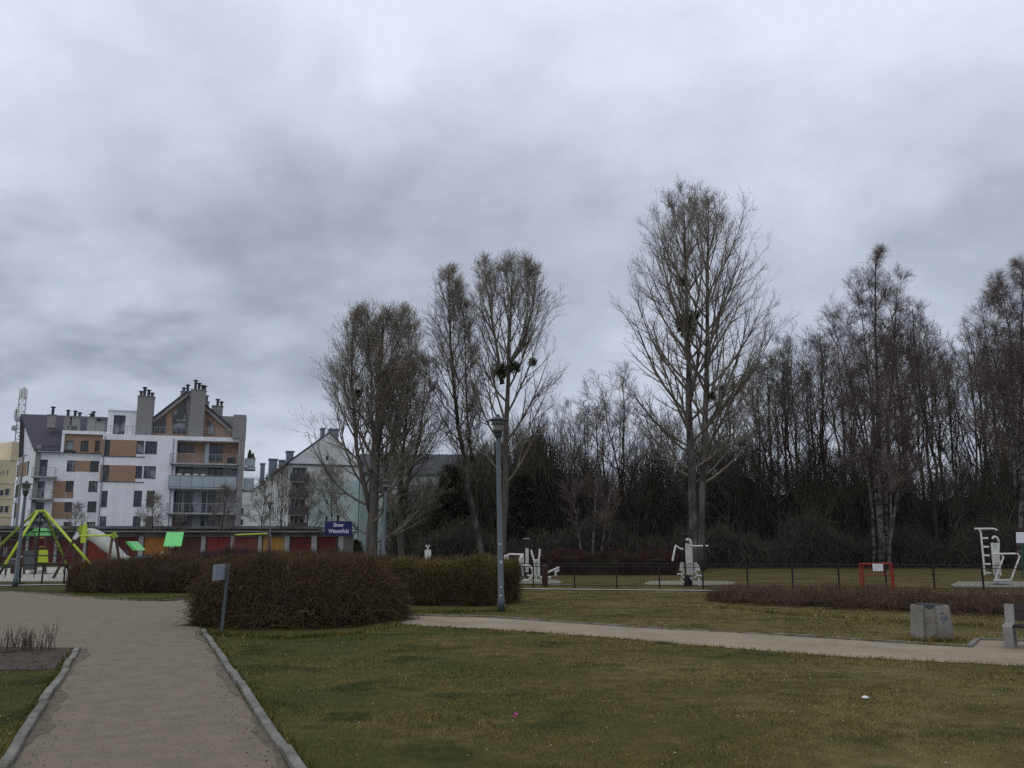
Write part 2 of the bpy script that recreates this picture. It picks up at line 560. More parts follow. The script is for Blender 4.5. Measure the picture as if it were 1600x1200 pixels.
M['pebble'] = material('pebble', (0.34, 0.30, 0.26), (0.16, 0.14, 0.12), 3, 0.9, island=1.2)
M['soil'] = material('bark_mulch_soil', (0.085, 0.060, 0.044), (0.040, 0.029, 0.022), 5, 0.95, detail=8, bump=1.0, bscale=30)
M['pad'] = material('gym_gravel_pad', (0.27, 0.25, 0.20), (0.17, 0.16, 0.125), 1.2, 0.95, detail=8, bump=0.3)
M['bush_stem'] = material('arching_woody_stem', (0.15, 0.115, 0.08), (0.085, 0.062, 0.043), 2, 0.9, island=0.8)
M['sand'] = material('playground_sand', (0.46, 0.43, 0.37), (0.38, 0.35, 0.30), 1.0, 0.95, bump=0.2)
M['litter'] = material('dry_leaf_fragment', (0.55, 0.50, 0.40), (0.16, 0.115, 0.07), 3, 0.9, island=1.6)
M['white_paint'] = material('white_machine_paint', (0.62, 0.61, 0.57), (0.52, 0.51, 0.47), 3, 0.45)
M['panel_paint'] = material('grey_white_panel', (0.50, 0.49, 0.46), (0.36, 0.36, 0.35), 3, 0.5)
M['black_steel'] = material('black_steel', (0.018, 0.018, 0.018), None, 4, 0.5)
M['maroon'] = material('maroon_steel', (0.05, 0.018, 0.016), None, 4, 0.5)
M['red_paint'] = material('red_steel_paint', (0.27, 0.024, 0.014), (0.20, 0.020, 0.013), 4, 0.5)
M['paper'] = material('white_paper', (0.72, 0.72, 0.74), (0.66, 0.66, 0.68), 3, 0.8)
M['print'] = material('grey_print', (0.28, 0.28, 0.30), None, 3, 0.8)
M['green_paint'] = material('dark_green_paint', (0.02, 0.085, 0.045), None, 4, 0.5)
M['fence'] = material('dark_green_black_wire', (0.014, 0.016, 0.014), None, 4, 0.5)
M['lamp_pole'] = material('blue_grey_pole_paint', (0.078, 0.096, 0.104), (0.056, 0.070, 0.076), 2.5, 0.55, stretch=(1, 1, 0.3))
M['lamp_dark'] = material('dark_lamp_metal', (0.035, 0.037, 0.038), None, 4, 0.5)
M['lamp_glass'] = material('ribbed_lamp_glass', (0.23, 0.23, 0.205), None, 9, 0.25, spec=0.5)
M['sign_blue'] = material('navy_enamel', (0.012, 0.014, 0.085), None, 3, 0.4)
M['sign_text'] = material('pale_lettering', (0.62, 0.64, 0.70), None, 3, 0.5)
M['sign_pole'] = material('dark_maroon_pole', (0.03, 0.014, 0.013), None, 3, 0.5)
M['sheet_grey'] = material('pale_grey_sheet', (0.27, 0.29, 0.33), (0.23, 0.25, 0.285), 3, 0.5)
M['wood_dark'] = material('dark_brown_plank', (0.030, 0.018, 0.015), (0.020, 0.012, 0.011), 6, 0.6, stretch=(0.3, 4, 4))
M['wood_post'] = material('brown_timber_post', (0.10, 0.062, 0.042), (0.06, 0.038, 0.027), 5, 0.8, stretch=(4, 4, 0.5))
M['lime'] = material('lime_paint', (0.42, 0.52, 0.045), (0.36, 0.46, 0.04), 3, 0.4)
M['lime_dark'] = material('olive_lime_paint', (0.25, 0.34, 0.03), None, 3, 0.45)
M['fresh_green'] = material('bright_green_plastic', (0.145, 0.60, 0.165), (0.125, 0.53, 0.145), 2, 0.4)
M['slide'] = material('grey_white_plastic', (0.40, 0.41, 0.37), (0.33, 0.34, 0.30), 1.5, 0.4)
M['grey_panel'] = material('dark_grey_panel', (0.085, 0.09, 0.095), None, 3, 0.6)
M['rope'] = material('dark_rope', (0.03, 0.03, 0.032), None, 3, 0.8)
M['blue_plastic'] = material('blue_plastic', (0.02, 0.075, 0.14), None, 3, 0.5)
M['yellow_plastic'] = material('ochre_plastic', (0.42, 0.22, 0.03), None, 3, 0.5)
M['white_plastic'] = material('white_plastic', (0.62, 0.63, 0.62), None, 3, 0.4)
M['garage_wall'] = material('stained_garage_concrete', (0.20, 0.195, 0.185), (0.12, 0.115, 0.11), 0.8, 0.95)
M['pillar'] = material('pale_garage_pillar', (0.33, 0.325, 0.32), (0.24, 0.235, 0.23), 1.2, 0.95)
M['garage_roof'] = material('tar_felt_roof', (0.12, 0.117, 0.115), (0.17, 0.165, 0.16), 0.5, 0.95)
for nm, c in (('door_red', (0.19, 0.033, 0.028)), ('door_dark_red', (0.11, 0.020, 0.021)), ('door_brown', (0.075, 0.033, 0.028)), ('door_orange', (0.34, 0.14, 0.035)), ('door_yellow', (0.40, 0.22, 0.05)), ('door_rust', (0.165, 0.055, 0.042))):
    M[nm] = material(nm.replace('door', 'garage_door'), c, tuple(k * 0.75 for k in c), 2.5, 0.7, stretch=(6, 6, 0.4))
M['graffiti'] = material('blue_spray_paint', (0.085, 0.12, 0.185), (0.15, 0.16, 0.175), 9, 0.8)
M['pink'] = material('magenta_plastic', (0.45, 0.05, 0.22), None, 5, 0.6)
M['sticker'] = material('pale_sticker', (0.5, 0.52, 0.54), None, 9, 0.6)
M['earth'] = material('damp_dark_earth', (0.160, 0.130, 0.091), (0.092, 0.075, 0.054), 6, 0.95, detail=8, bump=0.8, bscale=50)

# ------------------------------------------------------------------ ground, paths, kerbs
def flat(name, poly, z, mat, kind='structure'):
    mb = MB()
    from mathutils.geometry import tessellate_polygon
    P = [(x, y, z) for x, y in poly]
    T = []
    for a, b, c in tessellate_polygon([[Vector(p) for p in P]]):
        u = np.cross(np.subtract(P[b], P[a]), np.subtract(P[c], P[a]))
        T.append((a, b, c) if u[2] > 0 else (a, c, b))
    mb.add(P, None, T)
    o = mb.build(name, mat)
    tag(o, kind=kind)
    return o


def wobble(pts, step=0.35, amp=0.05, closed=False):
    """Resample a polyline in the ground plane and let it wander a little."""
    pts = [np.asarray(p, float) for p in pts]
    out = []
    for a, b in zip(pts[:-1], pts[1:]):
        n = max(1, int(np.linalg.norm(b - a) / step))
        for i in range(n):
            p = a + (b - a) * i / n
            out.append(p + (RNG.normal(0, amp, 2) if i else 0))
    out.append(pts[-1])
    return [tuple(p) for p in out]


def inside(poly, X, Y):
    P = np.asarray(poly)
    r = np.zeros(len(X), bool)
    j = len(P) - 1
    for i in range(len(P)):
        xi, yi, xj, yj = P[i, 0], P[i, 1], P[j, 0], P[j, 1]
        if yi != yj:
            r ^= ((yi > Y) != (yj > Y)) & (X < (xj - xi) * (Y - yi) / (yj - yi) + xi)
        j = i
    return r


def extend(a, b, y):
    """Point at world y on the ground line through a and b."""
    a, b = np.asarray(a), np.asarray(b)
    return tuple(a + (b - a) * (y - a[1]) / (b[1] - a[1]))


ground = flat('ground', [(-700, -60), (700, -60), (700, 900), (-700, 900)], 0.0, M['lawn'])

R0, R1 = gxy(450, 1200), gxy(312, 985)
L0, L1 = gxy(15, 1200), gxy(127, 1014)
RS, LS = extend(R0, R1, -6), extend(L0, L1, -6)
bed_back = [gxy(-400, 1008), gxy(60, 1013), gxy(118, 1013)]
far_kerb = [gxy(-300, 912), gxy(-60, 921), gxy(40, 926), gxy(160, 936), gxy(215, 939), gxy(260, 939.5), gxy(330, 935)]
nar_top = [gxy(330, 937), gxy(420, 945), gxy(600, 962), gxy(760, 965), gxy(1000, 981.5), gxy(1150, 989), gxy(1300, 998.5), gxy(1440, 1007.5), gxy(1515, 1012)]
nar_step = [gxy(1527, 1000.5), gxy(1700, 1006)]
nar_bot = [gxy(1900, 1067), gxy(1600, 1041), gxy(1450, 1034), gxy(1300, 1026), gxy(1150, 1014), gxy(1000, 1001), gxy(800, 986), gxy(615, 976), gxy(520, 972), gxy(420, 962), gxy(345, 955)]

main_poly = [LS] + wobble([LS, L1], 0.5, 0.01)[1:] + [gxy(118, 1012.5)] + [gxy(60, 1012), gxy(-400, 1007)] + far_kerb + [gxy(326, 955), R1] + wobble([R1, RS], 0.5, 0.01)[1:]
path_main = flat('path', main_poly, 0.004, M['gravel'])
nar_edge = wobble(nar_bot, 0.22, 0.035)
nar_poly = nar_top + nar_step + nar_edge
path_nar = flat('path', nar_poly, 0.008, M['gravel_pale'])
bed_front = [gxy(112, 1044), gxy(60, 1047), gxy(-400, 1050)]
soil_poly = [gxy(119, 1013)] + wobble(bed_front, 0.25, 0.03) + [gxy(-400, 1008.5), gxy(60, 1013.5)]
soil = flat('soil_bed', soil_poly, 0.006, M['soil'])


def kerb(pts, w=0.09, h=0.05, block=1.0, jit=0.008, side=0.0):
    mb = MB()
    P = [np.asarray(p, float) for p in pts]
    seg = [np.linalg.norm(b - a) for a, b in zip(P[:-1], P[1:])]
    cum = np.concatenate(([0], np.cumsum(seg)))
    s = 0.0
    pos = lambda q: np.array([np.interp(q, cum, [p[i] for p in P]) for i in (0, 1)])
    while s < cum[-1] - 0.05:
        e = min(s + block * RNG.uniform(0.9, 1.08), cum[-1])
        a, b = pos(s + 0.010), pos(e - 0.010)
        d = b - a
        l = np.linalg.norm(d); t = d / l; n = np.array((-t[1], t[0]))
        off = RNG.normal(0, jit) + side
        o = np.array((*(a + n * (off - w / 2)), -0.06))
        hh = h + 0.06 + RNG.normal(0, 0.008)
        ang = RNG.normal(0, 0.010)
        mb.bevel_box(o, np.array((*(t * l + n * ang), 0)), np.array((*(n * w), 0)), (0, 0, hh), 0.008)
        s = e
    return tag(mb.build('kerb', M['kerb']), kind='structure')


kerb([RS, R1], side=-0.05)
kerb([LS, L1], side=0.05)
kerb(far_kerb[1:], w=0.06, h=0.045)
kerb(nar_top[2:], w=0.055, h=0.04)
kerb([nar_top[-1], nar_step[0]], w=0.09, h=0.05)
kerb([nar_step[0], nar_step[1]], w=0.06, h=0.05)


def dirt(a, b, sgn):
    """Ragged band of dark earth on the path side of a kerb."""
    a, b = np.asarray(a), np.asarray(b)
    n = 90
    t = np.linspace(0, 1, n)[:, None]
    P = a + (b - a) * t
    w = 0.09 + 0.06 * np.sin(np.arange(n) * 0.31) + 0.05 * np.sin(np.arange(n) * 0.83 + 1) + RNG.normal(0, 0.03, n)
    Q = P.copy(); Q[:, 0] += sgn * np.maximum(w, 0.02)
    V = np.concatenate((np.c_[P, np.full(n, 0.007)], np.c_[Q, np.full(n, 0.007)]))
    mb = MB()
    F_ = [(i, i + 1, n + i + 1, n + i) for i in range(n - 1)]
    mb.add(V, F_ if sgn < 0 else [f[::-1] for f in F_])
    tag(mb.build('earth_strip', M['earth']), kind='structure')


dirt(RS, R1, -1)
dirt(LS, L1, 1)

# ------------------------------------------------------------------ hedges
def hedge(name, label, line, mat, n, length, rad=0.005, flatness=2.6, droop=0.0, up=0.5, out=0.9, rnd=0.6, core=0.82, leafmat=None, leaves=0, group=None,
          sides=3, leaf_top=True, core_mat=None, kind=None, cat='hedge', base=0.0, leafsize=0.03, stems=0):
    """Dense woody hedge along a line of (x, y, half width, height): thousands of thin twigs round a solid core whose dark colour stands in for inner shade."""
    Lp = np.asarray(line, float)
    seg = np.linalg.norm(np.diff(Lp[:, :2], axis=0), axis=1)
    cum = np.concatenate(([0], np.cumsum(seg)))

    def ring(s, th, k=1.0):
        c = np.stack([np.interp(s, cum, Lp[:, i]) for i in range(4)], axis=-1)
        ds = 0.05
        c2 = np.stack([np.interp(s + ds, cum, Lp[:, i]) - np.interp(s - ds, cum, Lp[:, i]) for i in (0, 1)], axis=-1)
        t = c2 / (np.linalg.norm(c2, axis=-1, keepdims=True) + 1e-9)
        nn = np.stack((-t[..., 1], t[..., 0]), axis=-1)
        ce, se = np.cos(th), np.sin(th)
        e = 2.0 / flatness
        a = np.sign(ce) * np.abs(ce) ** e * c[..., 2] * k
        b = np.abs(se) ** e * c[..., 3] * k
        p = np.concatenate((c[..., :2] + nn * a[..., None], b[..., None]), axis=-1)
        o = np.concatenate((nn * (ce * 1.0)[..., None], se[..., None]), axis=-1)
        return p, o
    root = thing(name, label, cat, (Lp[len(Lp) // 2, 0], Lp[len(Lp) // 2, 1], 0), group)
    if kind:
        root['kind'] = kind
    # solid core, not branches: the shade between the twigs is in its colour
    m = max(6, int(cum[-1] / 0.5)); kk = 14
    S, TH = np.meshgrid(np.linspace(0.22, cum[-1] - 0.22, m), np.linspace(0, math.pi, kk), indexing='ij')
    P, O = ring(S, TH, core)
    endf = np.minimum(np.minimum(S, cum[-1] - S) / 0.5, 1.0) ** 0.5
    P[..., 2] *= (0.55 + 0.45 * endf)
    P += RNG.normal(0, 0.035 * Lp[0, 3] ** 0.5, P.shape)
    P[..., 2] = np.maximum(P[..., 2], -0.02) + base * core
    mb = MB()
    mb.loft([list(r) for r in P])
    mb.build('shade_core', core_mat or M['hedge_core'], root)
    # twigs
    s = RNG.uniform(0, cum[-1], n)
    tg = np.linspace(0, math.pi, 400); e_ = 2.0 / flatness
    gx = np.sign(np.cos(tg)) * np.abs(np.cos(tg)) ** e_ * Lp[:, 2].mean(); gz = np.abs(np.sin(tg)) ** e_ * Lp[:, 3].mean()
    gl_ = np.concatenate(([0], np.cumsum(np.hypot(np.diff(gx), np.diff(gz)))))
    th = np.interp(RNG.uniform(0, gl_[-1], n), gl_, tg)
    depth = 1 - np.abs(RNG.normal(0, 0.10, n))
    P0, O = ring(s, th, 1.0)
    lump = 1 + 0.07 * np.sin(s * 2.3 + 3 * th) + 0.05 * np.sin(s * 5.1 + 1.3) + 0.05 * np.sin(s * 1.1 + 5 * th + 2)
    cx = np.stack([np.interp(s, cum, Lp[:, i]) for i in (0, 1)], axis=-1)
    P0[:, :2] = cx + (P0[:, :2] - cx) * (depth * lump)[:, None]
    P0[:, 2] = P0[:, 2] * depth * lump + base
    # both ends
    ne = int(n * 0.9 * Lp[:, 2].mean() * Lp[:, 3].mean() / (cum[-1] * gl_[-1] + 0.01))
    for e_s, sg_ in ((0.0, -1), (cum[-1], 1)):
        ss = np.full(ne, e_s) - sg_ * np.abs(RNG.normal(0, 0.10, ne))
        rr_ = np.sqrt(RNG.random(ne)); tt_ = RNG.uniform(0, math.pi, ne)
        pe, oe = ring(ss, tt_, 1.0)
        ce = np.stack([np.interp(ss, cum, Lp[:, i]) for i in (0, 1)], axis=-1)
        pe[:, :2] = ce + (pe[:, :2] - ce) * rr_[:, None]; pe[:, 2] = pe[:, 2] * rr_ + base
        i_ = 0 if sg_ < 0 else len(Lp) - 2
        tv = Lp[i_ + 1, :2] - Lp[i_, :2]; tv = tv / np.linalg.norm(tv) * sg_
        oe = oe * 0.3; oe[:, :2] += tv
        P0 = np.concatenate((P0, pe)); O = np.concatenate((O, oe))
    n = len(P0)
    k = 5
    d = O * out + RNG.normal(0, rnd, (n, 3)); d[:, 2] += up
    d /= np.linalg.norm(d, axis=1, keepdims=True)
    ln = RNG.uniform(length[0], length[1], n) * np.where(RNG.random(n) < 0.09, 1.7, 1.0)
    P = np.zeros((n, k, 3)); P[:, 0] = P0 - d * (ln * 0.6)[:, None]
    step = (ln / (k - 1))[:, None]
    for j in range(1, k):
        P[:, j] = P[:, j - 1] + d * step
        d = d + RNG.normal(0, 0.16, (n, 3)); d[:, 2] -= droop
        d /= np.linalg.norm(d, axis=1, keepdims=True)
    P[..., 2] = np.maximum(P[..., 2], 0.01)
    R = rad * RNG.uniform(0.6, 1.3, n)[:, None] * np.linspace(1.2, 0.45, k)[None]
    mb = MB(); mb.tubes(P, R, sides)
    mb.build('foliage', mat, root)
    if stems:
        s2 = RNG.uniform(0.2, cum[-1] - 0.2, stems); t2 = RNG.uniform(0.1, math.pi - 0.1, stems)
        pe, oe = ring(s2, t2, 1.0)
        c2 = np.stack([np.interp(s2, cum, Lp[:, i]) for i in (0, 1)], axis=-1)
        ks = 8
        B = np.zeros((stems, 3)); B[:, :2] = c2 + (pe[:, :2] - c2) * RNG.uniform(0.3, 0.95, (stems, 1))
        E = pe * 1.0; E[:, :2] = c2 + (pe[:, :2] - c2) * RNG.uniform(1.0, 1.18, (stems, 1)); E[:, 2] *= RNG.uniform(0.35, 1.0, stems)
        E[:, :2] += RNG.normal(0, 0.3, (stems, 2))
        q_ = np.linspace(0, 1, ks)[None, :, None]
        Cc = (B + E) / 2; Cc[:, 2] = E[:, 2] * 1.35 + 0.1
        PS = B[:, None] * (1 - q_) ** 2 + 2 * Cc[:, None] * q_ * (1 - q_) + E[:, None] * q_ ** 2
        PS += RNG.normal(0, 0.012, PS.shape)
        mb = MB(); mb.tubes(PS, RNG.uniform(0.005, 0.011, stems)[:, None] * np.linspace(1.2, 0.5, ks)[None], 4)
        mb.build('stems', M['bush_stem'], root)
    if leaves:
        idx = RNG.integers(0, n, leaves)
        if leaf_top:
            w = np.where(O[:, 2] > 0.45)[0]
            idx = w[RNG.integers(0, len(w), leaves)]
        c = P[idx, RNG.integers(2, k, leaves)] + RNG.normal(0, 0.015, (leaves, 3))
        a = RNG.normal(0, 1, (leaves, 3)); a /= np.linalg.norm(a, axis=1, keepdims=True)
        b = np.cross(a, RNG.normal(0, 1, (leaves, 3))); b /= np.linalg.norm(b, axis=1, keepdims=True)
        sz = RNG.uniform(0.5, 1.2, (leaves, 1)) * leafsize
        V = np.stack((c - a * sz, c - b * sz * 0.6, c + a * sz, c + b * sz * 0.6), axis=1).reshape(-1, 3)
        mb = MB(); mb.add(V, np.arange(leaves * 4).reshape(-1, 4))
        mb.build('leaves', leafmat, root)
    return root


def hl(rows):
    """(px, py, half width, height) rows to world rows."""
    return [(*gxy(a, b), w, h) for a, b, w, h in rows]


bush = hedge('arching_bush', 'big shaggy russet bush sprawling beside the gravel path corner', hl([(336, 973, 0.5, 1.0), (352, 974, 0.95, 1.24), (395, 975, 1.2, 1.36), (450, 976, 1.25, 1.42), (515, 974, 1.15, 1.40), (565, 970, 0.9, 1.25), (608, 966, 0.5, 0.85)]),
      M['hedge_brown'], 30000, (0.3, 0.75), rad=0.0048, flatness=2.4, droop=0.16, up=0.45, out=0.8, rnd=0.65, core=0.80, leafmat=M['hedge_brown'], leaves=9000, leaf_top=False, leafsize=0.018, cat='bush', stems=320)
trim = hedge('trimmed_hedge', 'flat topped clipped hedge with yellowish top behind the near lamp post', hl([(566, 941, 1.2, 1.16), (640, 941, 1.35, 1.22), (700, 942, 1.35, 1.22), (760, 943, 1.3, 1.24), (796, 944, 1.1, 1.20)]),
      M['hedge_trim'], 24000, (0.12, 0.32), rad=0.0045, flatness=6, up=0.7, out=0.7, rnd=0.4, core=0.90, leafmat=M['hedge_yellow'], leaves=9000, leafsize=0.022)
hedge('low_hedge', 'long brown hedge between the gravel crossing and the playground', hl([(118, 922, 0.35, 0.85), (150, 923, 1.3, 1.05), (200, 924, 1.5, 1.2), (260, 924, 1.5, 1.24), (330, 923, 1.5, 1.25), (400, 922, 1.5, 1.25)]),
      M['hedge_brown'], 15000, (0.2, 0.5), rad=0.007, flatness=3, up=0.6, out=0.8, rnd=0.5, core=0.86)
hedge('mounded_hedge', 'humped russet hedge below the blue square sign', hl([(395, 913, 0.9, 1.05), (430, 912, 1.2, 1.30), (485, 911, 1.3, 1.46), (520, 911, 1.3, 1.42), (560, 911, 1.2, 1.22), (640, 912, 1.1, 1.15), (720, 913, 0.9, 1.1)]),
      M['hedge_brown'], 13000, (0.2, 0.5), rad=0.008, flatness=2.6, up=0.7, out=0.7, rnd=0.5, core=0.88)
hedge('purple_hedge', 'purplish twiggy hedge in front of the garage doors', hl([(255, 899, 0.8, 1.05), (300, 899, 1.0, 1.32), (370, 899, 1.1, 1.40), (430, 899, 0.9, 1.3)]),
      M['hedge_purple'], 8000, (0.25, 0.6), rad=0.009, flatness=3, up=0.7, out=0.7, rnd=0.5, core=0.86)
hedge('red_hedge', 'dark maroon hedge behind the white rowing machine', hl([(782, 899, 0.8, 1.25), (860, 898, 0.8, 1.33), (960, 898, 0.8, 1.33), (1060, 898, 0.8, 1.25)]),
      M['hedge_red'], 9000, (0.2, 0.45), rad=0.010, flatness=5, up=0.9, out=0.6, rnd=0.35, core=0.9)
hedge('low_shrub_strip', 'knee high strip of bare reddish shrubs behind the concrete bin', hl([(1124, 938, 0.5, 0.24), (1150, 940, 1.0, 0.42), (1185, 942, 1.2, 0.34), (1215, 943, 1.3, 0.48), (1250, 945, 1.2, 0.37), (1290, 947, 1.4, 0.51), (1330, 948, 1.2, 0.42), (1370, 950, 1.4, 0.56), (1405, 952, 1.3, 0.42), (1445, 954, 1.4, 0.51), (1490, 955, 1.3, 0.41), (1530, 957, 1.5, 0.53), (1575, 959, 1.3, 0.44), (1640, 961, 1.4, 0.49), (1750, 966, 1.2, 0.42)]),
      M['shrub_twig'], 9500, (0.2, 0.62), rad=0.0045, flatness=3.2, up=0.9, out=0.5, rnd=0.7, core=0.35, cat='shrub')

bush_keepout = [gxy(318, 985), gxy(335, 995), gxy(450, 997), gxy(560, 988), gxy(620, 975), gxy(610, 950), gxy(330, 945)]
trim_keepout = [gxy(570, 957), gxy(795, 956), gxy(795, 930), gxy(570, 930)]

# ------------------------------------------------------------------ grass blades
def blades(areas, exclude, tufts=None):
    Vs = []
    for (x0, x1, y0, y1, dens, hgt, wid) in areas:
        n = int((x1 - x0) * (y1 - y0) * dens)
        X, Y = RNG.uniform(x0, x1, n), RNG.uniform(y0, y1, n)
        ok = (np.abs(X) < Y * 0.63 + 1.2)
        for p in exclude:
            ok &= ~inside(p, X, Y)
        X, Y = X[ok], Y[ok]
        n = len(X)
        patch = 0.75 + 0.35 * np.sin(X * 1.7 + 1.1 * np.sin(Y * 1.3)) * np.sin(Y * 1.9 + 0.7 * np.sin(X * 2.1))
        h = hgt * RNG.uniform(0.45, 1.25, n) * patch * np.where(RNG.random(n) < 0.03, 1.7, 1)
        a = RNG.uniform(0, 2 * math.pi, n)
        lean = RNG.uniform(0.2, 1.1, n)
        la = RNG.uniform(0, 2 * math.pi, n)
        w = wid * RNG.uniform(0.6, 1.3, n)
        B = np.stack((X, Y, np.full(n, -0.004)), axis=1)
        side = np.stack((np.cos(a), np.sin(a), np.zeros(n)), axis=1) * w[:, None] * 0.5
        tip = B + np.stack((np.cos(la) * lean * h, np.sin(la) * lean * h, h), axis=1)
        Vs.append(np.stack((B - side, B + side, tip), axis=1))
    if tufts is not None:
        X, Y, h = tufts[:, 0], tufts[:, 1], tufts[:, 2]
        n = len(X)
        a, la = RNG.uniform(0, 6.283, n), RNG.uniform(0, 6.283, n)
        B = np.stack((X, Y, np.zeros(n)), axis=1)
        side = np.stack((np.cos(a), np.sin(a), np.zeros(n)), axis=1) * (0.0045 + 0.0002 * Y)[:, None]
        ln = RNG.uniform(0.1, 0.9, n) * h
        Vs.append(np.stack((B - side, B + side, B + np.stack((np.cos(la) * ln, np.sin(la) * ln, h), axis=1)), axis=1))
    V = np.concatenate(Vs)
    mb = MB(); mb.add(V.reshape(-1, 3), None, np.arange(len(V) * 3).reshape(-1, 3))
    o = mb.build('grass', M['blade'])
    return tag(o, 'short patchy winter grass covering the lawns', 'grass', kind='stuff')


kerb_r = [(RS[0] + 0.02, RS[1]), (R1[0] + 0.02, R1[1]), (R1[0] + 0.13, R1[1]), (RS[0] + 0.13, RS[1])]
kerb_l = [(LS[0] - 0.12, LS[1]), (L1[0] - 0.12, L1[1]), L1, LS]
tf = []
def tuft_line(pts, n, h, spread, off=0.0):
    P = np.asarray(pts, float); i = RNG.integers(0, len(P) - 1, n); t = RNG.random((n, 1))
    clump = 0.5 + 0.5 * np.sin(np.arange(n) * 0.0 + (i + t[:, 0]) * 23.0 + RNG.normal(0, 0.6, n))
    q = P[i] * (1 - t) + P[i + 1] * t
    q = q + RNG.normal(0, spread, (n, 2)); q[:, 0] += off
    tf.append(np.concatenate((q, (h * RNG.uniform(0.4, 1.2, n) * (0.4 + 0.8 * clump))[:, None]), axis=1))
def tuft_spot(c, n, r, h):
    a = RNG.uniform(0, 6.283, n); q = r * (0.55 + 0.5 * np.abs(RNG.normal(0, 0.5, n)))
    tf.append(np.stack((c[0] + np.cos(a) * q, c[1] + np.sin(a) * q, h * RNG.uniform(0.4, 1.2, n)), axis=1))
tuft_line([RS, R1], 2600, 0.075, 0.03, 0.14); tuft_line([LS, L1], 1800, 0.075, 0.03, -0.14)
tuft_line(nar_edge, 4200, 0.055, 0.05); tuft_line(nar_top[2:], 2600, 0.06, 0.04, 0.0)
tuft_line(far_kerb[1:], 1500, 0.07, 0.05)
for px_, py_, r_ in ((783.5, 950.5, 0.16), (345.5, 993, 0.10), (1459, 1000, 0.42), (1440, 1001, 0.3), (1480, 1001, 0.3), (33, 914, 0.16)):
    tuft_spot(gxy(px_, py_), 420, r_, 0.10)
tuft_line([gxy(322, 992), gxy(450, 998), gxy(560, 990), gxy(625, 976)], 3000, 0.10, 0.10)
tuft_line([gxy(566, 956), gxy(700, 957), gxy(797, 955)], 2600, 0.09, 0.10)
tuft_line([gxy(1125, 950), gxy(1256, 962), gxy(1412, 972), gxy(1640, 984)], 2600, 0.10, 0.12)
excl = [main_poly, nar_poly, soil_poly, bush_keepout, trim_keepout, kerb_r, kerb_l]
blades([(-6, 7, 4.8, 8.5, 2300, 0.032, 0.006), (-9, 10, 8.5, 12, 1500, 0.034, 0.008), (-12, 13, 12, 17, 800, 0.036, 0.011), (-16, 17, 17, 24, 380, 0.04, 0.015), (-26, 27, 24, 36, 130, 0.045, 0.024)], excl, np.concatenate(tf))

# dead leaf fragments, daisies and stones lying about
def scatter(name, label, cat, mat, spots, size, flatten=0.35):
    n = len(spots)
    base = np.array([(1, 0, 0), (0, 1, 0), (-1, 0, 0), (0, -1, 0), (0, 0, 1), (0, 0, -1)], float)
    faces = np.array([(0, 1, 4), (1, 2, 4), (2, 3, 4), (3, 0, 4), (1, 0, 5), (2, 1, 5), (3, 2, 5), (0, 3, 5)])
    a = RNG.uniform(0, 2 * math.pi, n)
    S = RNG.uniform(size[0], size[1], n)
    B = base[None] * RNG.uniform(0.6, 1.3, (n, 6, 1)) * S[:, None, None]
    B[..., 2] *= flatten
    x = B[..., 0] * np.cos(a)[:, None] - B[..., 1] * np.sin(a)[:, None] * 0.7
    y = B[..., 0] * np.sin(a)[:, None] + B[..., 1] * np.cos(a)[:, None] * 0.7
    V = np.stack((x, y, B[..., 2]), axis=-1) + np.asarray(spots)[:, None, :]
    T = (faces[None] + (np.arange(n) * 6)[:, None, None]).reshape(-1, 3)
    mb = MB(); mb.add(V.reshape(-1, 3), None, T)
    o = mb.build(name, mat)
    return tag(o, label, cat, kind='stuff')


def spots_in(x0, x1, y0, y1, n, inc=None, exc=(), z=0.02):
    X, Y = RNG.uniform(x0, x1, n), y0 + (y1 - y0) * RNG.random(n) ** 1.4
    ok = np.abs(X) < Y * 0.63 + 1
    if inc is not None: ok &= inside(inc, X, Y)
    for p in exc: ok &= ~inside(p, X, Y)
    return np.stack((X[ok], Y[ok], np.full(ok.sum(), z)), axis=1)


scatter('leaf_litter', 'pale scraps of dead leaf strewn over the lawn', 'leaf litter', M['litter'], spots_in(-8, 12, 5.5, 24, 1300, None, excl, 0.022), (0.004, 0.013), 0.5)
scatter('pebbles', 'loose stones lying on the gravel paths', 'pebbles', M['pebble'], np.concatenate((spots_in(-8, 1, 5, 22, 11000, main_poly, (), 0.007), spots_in(-3, 14, 13, 24, 4500, nar_poly, (), 0.011))), (0.003, 0.011), 0.6)
ex = []
for q in range(330):
    t = RNG.random() ** 1.3
    if q % 3:
        p = np.array(R0) * (1 - t) + np.array(R1) * t; p[0] -= abs(RNG.normal(0, 0.14)) + 0.07
    else:
        p = np.array(L0) * (1 - t) + np.array(L1) * t; p[0] += abs(RNG.normal(0, 0.14)) + 0.08
    ex.append((p[0], p[1], 0.008))
scatter('dead_leaves', 'brown leaf crumbs gathered along the path kerbs', 'leaf litter', material('brown_leaf_crumb', (0.10, 0.07, 0.045), (0.05, 0.035, 0.025), 3, 0.9, island=1.4), np.array(ex), (0.004, 0.014), 0.35)

# clods in the soil bed
X = spots_in(-12, -3, 9, 17, 900, soil_poly, (), 0.012)
scatter('mulch', 'dark bark mulch lumps in the planting bed', 'mulch', M['soil'], X, (0.012, 0.045), 0.5)

